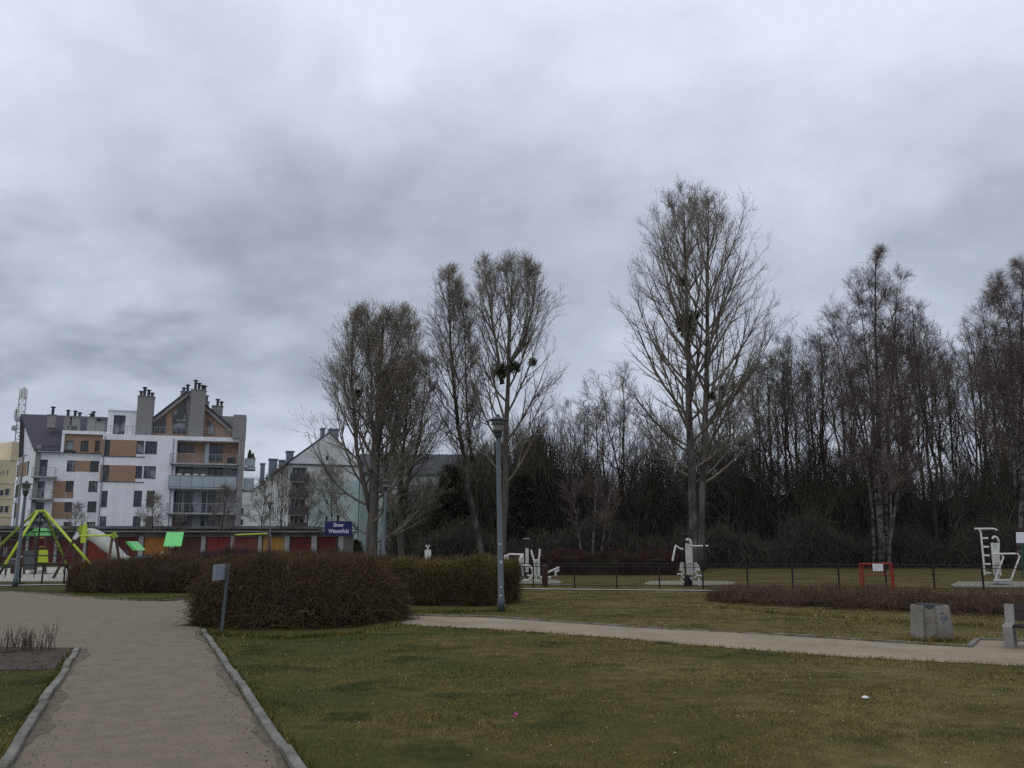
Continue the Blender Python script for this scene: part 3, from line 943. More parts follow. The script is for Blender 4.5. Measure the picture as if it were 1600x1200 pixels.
pk = MB()
pp = G(805, 1122)
for i in range(7):
    a = RNG.uniform(0, 6.28); t = RNG.uniform(-0.2, 0.9)
    v = np.array((math.cos(a), math.sin(a), t)); v /= np.linalg.norm(v)
    w = np.cross(v, (0, 0, 1)); w /= np.linalg.norm(w)
    c = pp + np.array((0, 0, 0.022))
    pk.add([c, c + v * 0.032 + w * 0.016, c + v * 0.048 + np.array((0, 0, -0.004)), c + v * 0.032 - w * 0.016], [(0, 1, 2, 3)])
tag(pk.build('plastic_scrap', M['pink']), 'small crumpled magenta scrap lying in the lawn', 'litter')
wl = MB()
p0 = G(1352, 1093)
a = np.linspace(0, 2 * math.pi, 9)[:-1]
wl.loft([[p0 + np.array((math.cos(t) * r * 1.3, math.sin(t) * r, h)) for t in a] for r, h in ((0.028, 0.012), (0.034, 0.024), (0.02, 0.038), (0.006, 0.043))])
tag(wl.build('crumpled_tissue', M['paper']), 'crumpled white tissue lying on the brownish lawn', 'litter')

# ------------------------------------------------------------------ bare twiggy plants in the soil bed
def bed_plant(px, py, n, h, label):
    c = G(px, py)
    root = thing('bare_shrub', label, 'shrub', c, 'bare shrubs in the planting bed')
    P = np.zeros((n, 5, 3)); P[:, 0] = c + np.concatenate((RNG.normal(0, 0.06, (n, 2)), np.zeros((n, 1))), axis=1)
    d = np.concatenate((RNG.normal(0, 0.16, (n, 2)), np.ones((n, 1))), axis=1)
    L = RNG.uniform(0.45, 1.1, n) * h
    for j in range(1, 5):
        P[:, j] = P[:, j - 1] + d * (L / 4)[:, None]
        d[:, :2] += RNG.normal(0, 0.13, (n, 2))
    mb = MB(); mb.tubes(P, np.linspace(0.0065, 0.003, 5)[None] * RNG.uniform(0.7, 1.3, (n, 1)), 4)
    P2, R2 = children(P, np.full((n, 5), 0.005), 3, (0.3, 0.9), 0.5, 0.15, 0.16 * h, 3, 0.05, 0.1, 0.7, 0.0025, 0.004)
    mb.tubes(P2, R2, 3)
    mb.build('stems', M['bark'], root)


# ------------------------------------------------------------------ trees
def children(P, R, m, trange, ang, angvar, length, k, up, wob, rmul, rtip, rmax=9.0, lenfun=None, az_flat=None):
    """m side branches on each polyline of P; length is a number or an array (n, 1)."""
    n, kp, _ = P.shape
    t = np.sort(RNG.uniform(trange[0], trange[1], (n, m)), axis=1)
    x = t * (kp - 1)
    i = np.minimum(x.astype(int), kp - 2); f = (x - i)[..., None]
    rows = np.arange(n)[:, None]
    A, B = P[rows, i], P[rows, i + 1]
    pos = A + (B - A) * f
    tan = B - A; tan /= np.linalg.norm(tan, axis=-1, keepdims=True) + 1e-9
    rad = R[rows, i] * (1 - f[..., 0]) + R[rows, i + 1] * f[..., 0]
    rv = RNG.normal(0, 1, (n, m, 3))
    if az_flat is not None:
        rv[..., 2] *= az_flat
    rv -= (rv * tan).sum(-1, keepdims=True) * tan
    rv /= np.linalg.norm(rv, axis=-1, keepdims=True) + 1e-9
    a = np.clip(ang + RNG.normal(0, angvar, (n, m, 1)), 0.08, 1.7)
    d = np.cos(a) * tan + np.sin(a) * rv
    L = np.broadcast_to(length, (n, m)) * RNG.uniform(0.65, 1.25, (n, m))
    if lenfun is not None:
        L = L * lenfun(t)
    N = n * m
    d = d.reshape(N, 3); L = L.reshape(N); pos = pos.reshape(N, 3)
    Q = np.zeros((N, k, 3)); Q[:, 0] = pos
    for j in range(1, k):
        Q[:, j] = Q[:, j - 1] + d * (L / (k - 1))[:, None]
        d = d + RNG.normal(0, wob, (N, 3)); d[:, 2] += up
        d /= np.linalg.norm(d, axis=1, keepdims=True)
    r0 = np.minimum(np.minimum(rad.reshape(N) * rmul, L * 0.022 + 0.003), rmax)
    r0 = np.maximum(r0, rtip)
    RR = r0[:, None] * (1 - np.linspace(0, 1, k)[None]) + rtip * np.linspace(0, 1, k)[None]
    return Q, RR


def trunk_line(base, top, k, wob, r0, r1, bend=(0, 0), pw=1.0):
    b, e = np.asarray(base, float), np.asarray(top, float)
    t = np.linspace(0, 1, k)[:, None]
    P = b + (e - b) * t
    P[:, :2] += np.asarray(bend)[None] * np.sin(t * math.pi)
    w = np.cumsum(RNG.normal(0, wob, (k, 2)), axis=0); w -= w[0]
    w -= t * w[-1]
    P[:, :2] += w
    R = r1 + (r0 - r1) * (1 - t[:, 0]) ** pw
    R[0] *= 1.35
    return P, R


def tree(name, label, trunks, profile, n1, bark, twigm, cat='tree', group=None, ang=0.75, up1=0.10, m2=14, m3=7, m4=4, cb=0.2, fine=0.0075, droop=0.0, budm=None, mist=(), ang_top=0.45, lfac2=0.42,
         bare=0.02, wob=0.07, a2=0.62, a3=0.6, upk=0.07, len3=0.95, len4=0.42, env=None, lvar=(0.72, 1.12), thick=1.0):
    """Bare tree built round the world origin: trunk lines (with radii), and a crown of limbs, boughs, twigs and fine twigs.
    profile(u) is the limb length at fraction u of the crown height."""
    root = thing(name, label, cat, (0, 0, 0), group)
    tm, cm, bm = MB(), MB(), MB()
    if env is not None:
        ev = np.asarray(sorted(env), float)

    def squeeze(P):
        """Draw each limb in towards the axis until its tip lies inside the crown outline."""
        if env is None:
            return P
        out = P.copy()
        for _ in range(2):
            tip = out[:, -1]
            cx_ = np.interp(tip[:, 2], ev[:, 0], (ev[:, 1] + ev[:, 2]) / 2)
            w_ = np.interp(tip[:, 2], ev[:, 0], (ev[:, 2] - ev[:, 1]) / 2) * RNG.uniform(0.82, 1.04, len(tip))
            off = tip[:, :2] - np.stack((cx_, np.zeros(len(cx_))), axis=1)
            r_ = np.linalg.norm(off, axis=1) + 1e-6
            k_ = np.minimum(1.0, w_ / r_)
            want = tip[:, :2] - off * (1 - k_)[:, None]
            a_ = np.linspace(0, 1, P.shape[1])[None, :, None] ** 1.3
            out[..., :2] += a_ * (want - tip[:, :2])[:, None]
        return out
    H = max(P[-1, 2] for P, R in trunks)
    for P, R in trunks:
        tm.tube(P, R, 9)
        zc = cb * H
        zt = P[:, 2]
        hi = P[-1, 2]
        nn = max(6, int(n1 * (hi - max(zc, zt[0])) / (H - zc)))
        t0 = float(np.interp(max(zc, zt[0] + 0.5), zt, np.linspace(0, 1, len(zt))))
        ts = t0 + (0.96 - t0) * (np.arange(nn) + RNG.uniform(0, 1, nn)) / nn
        x = ts * (len(P) - 1); i = np.minimum(x.astype(int), len(P) - 2); f = (x - i)[:, None]
        pos = P[i] + (P[i + 1] - P[i]) * f
        rad = R[i] * (1 - f[:, 0]) + R[i + 1] * f[:, 0]
        u = (pos[:, 2] - zc) / (H - zc)
        az = np.arange(nn) * 2.39996 + RNG.normal(0, 0.4, nn)
        a = ang + (ang_top - ang) * u + RNG.normal(0, 0.09, nn)
        d = np.stack((np.cos(az) * np.sin(a), np.sin(az) * np.sin(a), np.cos(a)), axis=1)
        L = np.array([profile(q) for q in u]) * RNG.uniform(lvar[0], lvar[1], nn)
        if env is not None:
            L = np.minimum(L, (ev[-1, 0] - 1.0 - pos[:, 2]) * RNG.uniform(0.75, 1.05, nn) + 0.4)
        k = 8
        Q = np.zeros((nn, k, 3)); Q[:, 0] = pos
        for j in range(1, k):
            Q[:, j] = Q[:, j - 1] + d * (L / (k - 1))[:, None]
            d = d + RNG.normal(0, wob, (nn, 3)); d[:, 2] += up1 - droop * (j / k) ** 2
            d /= np.linalg.norm(d, axis=1, keepdims=True)
        r0 = np.minimum(rad * 0.55, 0.010 + L * 0.0105 * thick)
        QR = fine + (r0[:, None] - fine) * (1 - np.linspace(0, 1, k)[None]) ** 0.9
        Q = squeeze(Q)
        cm.tubes(Q, QR, 5)
        # the leader itself carries twigs near its tip
        Pl = P[None, -max(3, len(P) // 3):]; Rl = R[None, -max(3, len(P) // 3):]
        Q2, R2 = children(Q, QR, m2, (bare + 0.12, 0.97), a2, 0.15, (L * lfac2)[:, None], 5, upk - droop, wob, 0.6, fine, lenfun=lambda t: 1.15 - 0.75 * t)
        Q2b, R2b = children(Pl, Rl, max(4, m2 // 2), (0.0, 0.98), 0.5, 0.12, np.full((1, 1), 0.9), 5, 0.08, wob, 0.6, fine)
        Q2 = np.concatenate((Q2, Q2b)); R2 = np.concatenate((R2, R2b))
        cm.tubes(Q2, R2, 4)
        L2 = np.linalg.norm(Q2[:, -1] - Q2[:, 0], axis=1)
        Q3, R3 = children(Q2, R2, m3, (0.15, 0.98), a3, 0.18, np.clip(L2 * 0.45, 0.3, len3)[:, None], 4, upk + 0.01 - droop * 1.6, wob * 1.4, 0.65, fine * 0.85)
        cm.tubes(Q3, R3, 3)
        if m4:
            Q4, R4 = children(Q3, R3, m4, (0.2, 1.0), a3, 0.2, len4, 3, upk - droop * 2, wob * 1.6, 0.8, fine * 0.7)
            cm.tubes(Q4, R4, 3)
            if budm is not None:
                E = Q4[:, -1]
                nb = len(E)
                keep = RNG.random(nb) < 0.6
                E = E[keep]; nb = len(E)
                dv = RNG.normal(0, 0.35, (nb, 3)); dv[:, 2] += 0.6
                dv /= np.linalg.norm(dv, axis=1, keepdims=True)
                B = np.stack((E, E + dv * 0.05, E + dv * 0.10), axis=1)
                bm.tubes(B, np.tile(np.array((0.006, 0.017, 0.003)), (nb, 1)), 3)
    tm.build('trunk', bark, root, True)
    cm.build('crown', twigm, root)
    if bm.n:
        bm.build('buds', budm, root)
    for (c, r, kind) in mist:
        n = int(150 * (r / 0.5) ** 2) + 60
        d = RNG.normal(0, 1, (n, 3)); d[:, 2] += 0.1; d /= np.linalg.norm(d, axis=1, keepdims=True)
        c0 = np.asarray(c, float)
        P = np.zeros((n, 4, 3)); P[:, 0] = c0 + d * r * 0.08
        for j in range(1, 4):
            P[:, j] = P[:, j - 1] + d * r * RNG.uniform(0.25, 0.42, (n, 1))
            d = d + RNG.normal(0, 0.25, (n, 3)); d /= np.linalg.norm(d, axis=1, keepdims=True)
        mm = MB(); mm.tubes(P, np.full((n, 4), 0.015), 3)
        e = P[:, 1:].reshape(-1, 3); e = np.concatenate((e, e + RNG.normal(0, 0.06, e.shape))); q = len(e)
        a = RNG.normal(0, 1, (q, 3)); a /= np.linalg.norm(a, axis=1, keepdims=True)
        b = np.cross(a, RNG.normal(0, 1, (q, 3))); b /= np.linalg.norm(b, axis=1, keepdims=True)
        V = np.stack((e - a * 0.06, e - b * 0.02, e + a * 0.06, e + b * 0.02), axis=1).reshape(-1, 3)
        mm.add(V, np.arange(q * 4).reshape(-1, 4))
        o = mm.build('mistletoe', M['mistletoe'], root)
        o['label'] = 'dark green mistletoe ball among the branches'
    return root

for args in ((3, 1019, 9, 0.34, 'low brown twigs at the left end of the planting bed'), (14, 1020, 14, 0.42, 'fan of bare brown stems in the planting bed, thinner than the clump beside it'),
             (38, 1017, 26, 0.36, 'dense clump of short grey stems in the middle of the bed'), (52, 1019, 10, 0.34, 'few leaning stems right beside the dense grey clump'), (78, 1016, 9, 0.48, 'tallest forked bare shrub standing alone at the back of the bed'), (64, 1016, 5, 0.36, 'single thin upright stems between clump and tall forked shrub')):
    bed_plant(*args)


# ------------------------------------------------------------------ facades
class Fac:
    """A vertical wall plane through two ground points; turns photograph pixels into (along, height) on it."""

    def __init__(self, a, b):
        self.a, self.b = np.asarray(a, float), np.asarray(b, float)
        self.t = (self.b - self.a) / np.linalg.norm(self.b - self.a)
        self.n = np.array((self.t[1], -self.t[0]))
        if np.dot(self.n, self.a) > 0:
            self.n = -self.n

    def off(self, d):
        return Fac(self.a + self.n * d, self.b + self.n * d)

    def sz(self, px, py):
        d = ray(px, py)
        k = np.dot(self.n, self.a) / np.dot(self.n, d[:2])
        p = d[:2] * k
        return float(np.dot(p - self.a, self.t)), float(EYE + d[2] * k)

    def pt(self, s, z, d=0.0):
        p = self.a + self.t * s + self.n * d
        return np.array((p[0], p[1], z))

    def rect(self, x0, y0, x1, y1):
        xm, ym = (x0 + x1) / 2, (y0 + y1) / 2
        return (self.sz(x0, ym)[0], self.sz(xm, y1)[1], self.sz(x1, ym)[0], self.sz(xm, y0)[1])

    def box(self, mb, s0, z0, s1, z1, d0, d1):
        t3, n3 = np.array((*self.t, 0)), np.array((*self.n, 0))
        return mb.frame_box(self.pt(s0, z0, d0), t3 * (s1 - s0), n3 * (d1 - d0), (0, 0, z1 - z0))

    def wall(self, mb, s0, z0, s1, z1, holes=(), d=0.0, reveal=0.22):
        """Wall face with rectangular openings and their reveals."""
        hs = [(max(s0, a), max(z0, b), min(s1, c), min(z1, e)) for a, b, c, e in holes]
        hs = [h for h in hs if h[2] - h[0] > 0.01 and h[3] - h[1] > 0.01]
        S = sorted({s0, s1, *[h[0] for h in hs], *[h[2] for h in hs]})
        Z = sorted({z0, z1, *[h[1] for h in hs], *[h[3] for h in hs]})
        for i in range(len(S) - 1):
            for j in range(len(Z) - 1):
                a, b = (S[i] + S[i + 1]) / 2, (Z[j] + Z[j + 1]) / 2
                if any(h[0] < a < h[2] and h[1] < b < h[3] for h in hs):
                    continue
                mb.add([self.pt(S[i], Z[j], d), self.pt(S[i + 1], Z[j], d), self.pt(S[i + 1], Z[j + 1], d), self.pt(S[i], Z[j + 1], d)], [(0, 1, 2, 3)])
        for a, b, c, e in hs:
            q = [(a, b), (c, b), (c, e), (a, e)]
            for i in range(4):
                u, v = q[i], q[(i + 1) % 4]
                mb.add([self.pt(*u, d), self.pt(*u, d - reveal), self.pt(*v, d - reveal), self.pt(*v, d)], [(0, 1, 2, 3)])
        return mb

    def window(self, root, r, d=0.0, bars=(0.5,), glass=None, frame=None, name='window', cross=(), depth=0.14):
        a, b, c, e = r
        fw = 0.06
        mb = MB()
        y0, y1 = d - depth - 0.05, d - depth + 0.02
        self.box(mb, a, b, a + fw, e, y0, y1); self.box(mb, c - fw, b, c, e, y0, y1)
        self.box(mb, a + fw, b, c - fw, b + fw, y0, y1); self.box(mb, a + fw, e - fw, c - fw, e, y0, y1)
        for k in bars:
            x = a + (c - a) * k
            self.box(mb, x - 0.035, b + fw, x + 0.035, e - fw, y0 + 0.002, y1 - 0.004)
        for k in cross:
            z = b + (e - b) * k
            self.box(mb, a + fw, z - 0.035, c - fw, z + 0.035, y0 + 0.004, y1 - 0.008)
        self.box(mb, a - 0.03, b - 0.05, c + 0.03, b, d - 0.15, d + 0.05)
        w = mb.build(name, frame or M['frame_dark'], root)
        g = MB()
        self.box(g, a + fw - 0.01, b + fw - 0.01, c - fw + 0.01, e - fw + 0.01, d - depth - 0.03, d - depth - 0.02)
        g.build('pane', glass or M['glass'], w)
        return w


def Z1(x, y):
    """Pixel of an enlarged crop (0, 580, 420, 940 at 3.333 times) in the photograph."""
    return x / 3.3333, 580 + y / 3.3333


def zr(fac, x0, y0, x1, y1):
    return fac.rect(*Z1(x0, y0), *Z1(x1, y1))


# ------------------------------------------------------------------ white apartment building
def ground_at(px, y):
    p = at(px, 845, y)
    return (p[0], p[1])


A0 = ground_at(149.5, 103.0)
TA = np.array((math.cos(math.radians(15.5)), math.sin(math.radians(15.5))))
A = Fac(A0, np.asarray(A0) + TA * 10)
ab = thing('apartment_building', 'white apartment building with brick bands, glass balconies and tall grey chimneys', 'building', (A0[0] + 8, A0[1] + 8, 0))
s_l = A.sz(*Z1(515, 600))[0]
s_r = A.sz(*Z1(1240, 540))[0]
z_par = A.sz(*Z1(880, 336))[1]
wins_A = [zr(A, 541, 358, 572, 440), zr(A, 711, 362, 750, 428), zr(A, 755, 365, 818, 428),
          zr(A, 533, 490, 568, 572), zr(A, 706, 494, 741, 556), zr(A, 748, 495, 811, 556),
          zr(A, 527, 623, 559, 705), zr(A, 696, 623, 739, 703), zr(A, 763, 623, 805, 703),
          zr(A, 518, 756, 552, 830), zr(A, 691, 755, 732, 830), zr(A, 757, 755, 798, 830)]
lz = [A.sz(*Z1(1060, q))[1] for q in (362, 482, 498, 608, 617, 738, 746)]
ls0, ls1 = A.sz(*Z1(907, 520))[0], A.sz(*Z1(1238, 520))[0]
ls0 += 0.1
logg = [(ls0, lz[1], ls1, lz[0]), (ls0, lz[3], ls1, lz[2]), (ls0, lz[5], ls1, lz[4]), (ls0, 0.15, ls1, lz[6])]
wm = MB()
A.wall(wm, s_l, 0.0, s_r, z_par, wins_A, reveal=0.2) if False else None
A.wall(wm, s_l, 0.0, s_r, z_par, wins_A + logg, reveal=0.2)
for h in logg:                                     # deep sides and ceiling of the loggias
    for (u, v) in (((h[0], h[1]), (h[0], h[3])), ((h[2], h[3]), (h[2], h[1])), ((h[0], h[3]), (h[2], h[3])), ((h[2], h[1]), (h[0], h[1]))):
        wm.add([A.pt(*u, -0.2), A.pt(*u, -1.5), A.pt(*v, -1.5), A.pt(*v, -0.2)], [(0, 1, 2, 3)])
dep = 12.0
wm.add([A.pt(s_l, 0), A.pt(s_l, z_par), A.pt(s_l, z_par, -dep), A.pt(s_l, 0, -dep)], [(0, 1, 2, 3)])
wm.add([A.pt(s_r, 0), A.pt(s_r, z_par), A.pt(s_r, z_par, -dep), A.pt(s_r, 0, -dep)], [(3, 2, 1, 0)])
wm.add([A.pt(s_l, 0, -dep), A.pt(s_r, 0, -dep), A.pt(s_r, z_par, -dep), A.pt(s_l, z_par, -dep)], [(3, 2, 1, 0)])
wm.add([A.pt(s_l, z_par), A.pt(s_r, z_par), A.pt(s_r, z_par, -dep), A.pt(s_l, z_par, -dep)], [(0, 1, 2, 3)])
wm.build('wall', M['plaster'], ab)
gl = [M['glass'], M['glass_curtain'], M['glass'], M['glass_curtain'], M['glass'], M['glass_curtain'], M['glass'], M['glass'], M['glass'], M['glass_curtain'], M['glass'], M['glass']]
for i, r in enumerate(wins_A):
    A.window(ab, r, bars=(0.5,) if (r[2] - r[0]) > 1.2 else (), glass=gl[i], cross=(0.22,) if i in (6, 7, 8) else ())
# brick bands
for row, (x0, y0, x1, y1) in enumerate(((520, 357, 711, 441), (514, 489, 706, 573))):
    r = zr(A, x0, y0, x1, y1)
    r = (max(r[0], s_l + 0.005), *r[1:])
    bm_ = MB()
    hole = wins_A[0] if row == 0 else wins_A[3]
    hole = (hole[0], r[1] + 0.02, hole[2], r[3] - 0.02)
    A.wall(bm_, *r, [hole], d=0.035, reveal=0.035)
    for (u, v) in (((r[0], r[1]), (r[0], r[3])), ((r[2], r[3]), (r[2], r[1])), ((r[0], r[3]), (r[2], r[3])), ((r[2], r[1]), (r[0], r[1]))):
        bm_.add([A.pt(*u, 0.035), A.pt(*u, 0.002), A.pt(*v, 0.002), A.pt(*v, 0.035)], [(3, 2, 1, 0)])
    bm_.build('brick_panel', M['brick'], ab)
    w = MB()
    A.box(w, r[0], r[1] - 0.10, r[2] + 1.0, r[1] - 0.03, 0.004, 0.08)
    w.build('sill', M['frame_dark'], ab)
# loggia back walls and their doors
B4 = A.off(-1.5)
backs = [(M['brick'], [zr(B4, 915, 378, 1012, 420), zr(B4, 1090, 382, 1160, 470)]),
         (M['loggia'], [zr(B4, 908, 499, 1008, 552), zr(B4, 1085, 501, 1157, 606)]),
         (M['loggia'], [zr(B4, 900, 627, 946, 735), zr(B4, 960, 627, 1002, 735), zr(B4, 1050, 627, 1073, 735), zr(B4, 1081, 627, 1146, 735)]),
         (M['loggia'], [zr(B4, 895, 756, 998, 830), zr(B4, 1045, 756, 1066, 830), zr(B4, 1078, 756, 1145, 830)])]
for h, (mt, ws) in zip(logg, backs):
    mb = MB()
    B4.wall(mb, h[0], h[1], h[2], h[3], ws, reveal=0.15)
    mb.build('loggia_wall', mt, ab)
    for r in ws:
        r = (r[0], max(r[1], h[1] + 0.02), r[2], min(r[3], h[3] - 0.02))
        B4.window(ab, r, bars=(0.5,), depth=0.1, glass=M['glass'] if RNG.random() < 0.6 else M['glass_curtain'])
pb = MB(); r = zr(A.off(-1.0), 1068, 376, 1089, 480)
A.off(-1.0).box(pb, r[0], logg[0][1] + 0.01, r[2], r[3], -0.03, 0.03)
pb.build('partition', M['frosted'], ab)


def balcony(root, fac, s0, s1, zs, depth, kind, th=0.18, d_in=0.0, side=True, hgt=1.05, post=1.2):
    sl = MB(); fac.box(sl, s0, zs - th, s1, zs, d_in, depth)
    slab = sl.build('balcony_slab', M['slab'], root)
    rl = MB()
    n = max(2, int((s1 - s0) / post) + 1)
    for i in range(n):
        s = s0 + 0.06 + (s1 - s0 - 0.12) * i / (n - 1)
        fac.box(rl, s - 0.025, zs - 0.1, s + 0.025, zs + hgt - 0.02, depth + 0.003, depth + 0.05)
    fac.box(rl, s0, zs + hgt - 0.02, s1, zs + hgt + 0.03, depth - 0.01, depth + 0.06)
    if side:
        for s in (s0 + 0.03, s1 - 0.03):
            fac.box(rl, s - 0.025, zs + hgt - 0.015, s + 0.025, zs + hgt + 0.025, d_in + 0.02, depth - 0.012)
    if kind == 'bars':
        for k in range(1, 6):
            fac.box(rl, s0 + 0.03, zs + hgt * k / 6 - 0.012, s1 - 0.03, zs + hgt * k / 6 + 0.012, depth + 0.008, depth + 0.03)
            if side:
                for s in (s0 + 0.03, s1 - 0.03):
                    fac.box(rl, s - 0.01, zs + hgt * k / 6 - 0.012, s + 0.01, zs + hgt * k / 6 + 0.012, d_in + 0.02, depth)
    rl.build('railing', M['steel'], slab)
    if kind == 'glass':
        g = MB()
        for i in range(n - 1):
            a = s0 + 0.06 + (s1 - s0 - 0.12) * i / (n - 1) + 0.04
            b = s0 + 0.06 + (s1 - s0 - 0.12) * (i + 1) / (n - 1) - 0.04
            fac.box(g, a, zs + 0.06, b, zs + hgt - 0.06, depth + 0.015, depth + 0.035)
        if side:
            fac.box(g, s0 + 0.02, zs + 0.06, s0 + 0.04, zs + hgt - 0.06, d_in + 0.05, depth - 0.03)
        g.build('glass_panel', M['frosted'], slab)
    return slab


bs0, bs1 = A.sz(*Z1(884, 520))[0], A.sz(*Z1(1238, 520))[0]
balcony(ab, A, bs0, bs1, lz[1] + 0.0, 0.95, 'bars', d_in=0.005)
balcony(ab, A, bs0, bs1, lz[3] + 0.0, 0.95, 'glass', d_in=0.005, hgt=1.35)
balcony(ab, A, bs0, bs1, lz[5] + 0.0, 0.95, 'bars', d_in=0.005)
bx = MB()
for i, (x0, x1) in enumerate(((920, 945), (962, 990), (1005, 1030), (1045, 1068))):
    r = A.off(0.9).rect(*Z1(x0, 545), *Z1(x1, 556))
    bx = MB(); A.box(bx, r[0], lz[3] + 1.40, r[2], lz[3] + 1.58, 0.80, 0.94)
    bx.build('planter', M['white_plastic'], ab)
# corner pillar and upper tower on the right
tw = MB()
p0, p1 = A.sz(*Z1(1240, 540))[0], A.sz(*Z1(1262, 540))[0]
ztop = A.sz(*Z1(1240, 228))[1]
A.box(tw, p0 + 0.02, 0.0, p1 + 0.1, z_par - 0.1, -1.0, 1.02)
q0 = A.sz(*Z1(1211, 280))[0]
A.box(tw, q0 + 0.05, z_par - 0.1 + 0.003, p1 + 0.1, ztop, -3.0, 0.3)
tw.build('tower', M['grey_wall'], ab)
# balconies beyond the pillar
side_s0, side_s1 = p1 + 0.15, A.sz(*Z1(1331, 470))[0]
balcony(ab, A, side_s0, side_s1, lz[1] - 0.25, 0.4, 'glass', d_in=-2.2, hgt=1.0, th=0.35)
balcony(ab, A, side_s0, side_s1, lz[3] - 0.1, 0.4, 'glass', d_in=-2.2, hgt=1.35)
balcony(ab, A, side_s0, side_s1 - 0.4, lz[5] - 0.1, 0.4, 'bars', d_in=-2.2)
pl = MB()
for k in range(9):
    c = A.pt(side_s0 + 0.5 + RNG.uniform(0, 1) * (side_s1 - side_s0 - 0.8), lz[1] - 0.25, -0.2 - RNG.uniform(0, 0.8))
    h = RNG.uniform(1.1, 2.2)
    pl.loft([[c + np.array((math.cos(t) * r, math.sin(t) * r, z)) for t in np.linspace(0, 6.28, 7)[:-1]] for r, z in ((0.12, 0), (0.26, 0.35 * h), (0.2, 0.7 * h), (0.03, h))])
plo = pl.build('balcony_plants', M['conifer'], ab)
# small clutter in the loggias: chairs and a table seen as dark shapes
for (px, lvl) in ((985, 5), (1005, 5), (1190, 1), (1205, 1), (1110, 5)):
    s = B4.sz(*Z1(px, 560))[0]
    ch = MB()
    A.box(ch, s - 0.3, lz[lvl] + 0.01, s + 0.3, lz[lvl] + 0.42, -0.9, -0.4)
    A.box(ch, s - 0.28, lz[lvl] + 0.423, s + 0.28, lz[lvl] + 0.85, -0.95, -0.85)
    ch.build('balcony_chair', M['black_steel'], ab)

for s_ in (s_l + 0.25, ls0 - 0.35):
    m = MB(); m.tube([A.pt(s_, 0.1, 0.10), A.pt(s_, z_par - 0.3, 0.10)], 0.055, 8); m.build('drainpipe', M['steel'], ab)
# terrace floor: railing, set back white box, gable with chimneys
TP = A.off(-2.6)
rb = MB()
n = 26
zr0 = z_par
for i in range(n):
    s = s_l + 0.1 + (s_r - s_l - 0.2) * i / (n - 1)
    A.box(rb, s - 0.02, zr0 + 0.002, s + 0.02, zr0 + 1.0, -0.2, -0.16)
A.box(rb, s_l + 0.1, zr0 + 1.0, s_r - 0.1, zr0 + 1.04, -0.22, -0.14)
for k in (0.3, 0.55, 0.8):
    A.box(rb, s_l + 0.1, zr0 + k, s_r - 0.1, zr0 + k + 0.02, -0.195, -0.17)
rb.build('terrace_railing', M['steel'], ab)
wb = MB(); r = zr(TP, 560, 208, 712, 330)
door = zr(TP, 590, 229, 652, 325)
door = (door[0], z_par + 0.05, door[2], door[3])
TP.wall(wb, r[0], z_par + 0.002, r[2], r[3], [door], reveal=0.3)
wb.add([TP.pt(r[0], z_par), TP.pt(r[0], r[3]), TP.pt(r[0], r[3], -8), TP.pt(r[0], z_par, -8)], [(0, 1, 2, 3)])
wb.add([TP.pt(r[0], r[3]), TP.pt(r[2], r[3]), TP.pt(r[2], r[3], -8), TP.pt(r[0], r[3], -8)], [(0, 1, 2, 3)])
TP.box(wb, r[0] - 0.08, r[3] + 0.002, r[2] + 0.08, r[3] + 0.12, -1.0, 0.12)
wb.build('penthouse_wall', M['plaster'], ab)
TP.window(ab, door, bars=(0.55,), depth=0.25, glass=M['glass_curtain'])


def chimney(root, fac, r, d0, d1, pots=((0.3, 0.7), (0.65, 0.45)), mat=None):
    a, b, c, e = r
    mb = MB(); fac.box(mb, a, b, c, e, d0, d1)
    fac.box(mb, a - 0.06, e + 0.002, c + 0.06, e + 0.10, d0 - 0.06, d1 + 0.06)
    o = mb.build('chimney', mat or M['grey_wall'], root)
    for k, h in pots:
        m = MB()
        p = fac.pt(a + (c - a) * k, e + 0.1, (d0 + d1) / 2)
        m.lathe(p, [(0.17, 0), (0.17, h), (0.15, h + 0.02), (0.15, h + 0.12), (0.30, h + 0.16), (0.30, h + 0.26), (0.05, h + 0.36)], 10)
        m.build('flue', M['dark_steel'], o)
    return o


c1 = zr(A.off(-1.2), 711, 132, 794, 322)
chimney(ab, A.off(-1.2), (c1[0], z_par + 0.002, c1[2], c1[3]), -1.3, 0.0, ((0.15, 0.35), (0.36, 0.85), (0.62, 0.55), (0.85, 0.2)))
c2 = zr(A.off(-1.2), 988, 98, 1064, 336)
chimney(ab, A.off(-1.2), (c2[0], z_par + 0.002, c2[2], c2[3]), -1.3, 0.0, ((0.25, 0.95), (0.5, 0.6), (0.75, 0.35), (0.9, 0.3)))
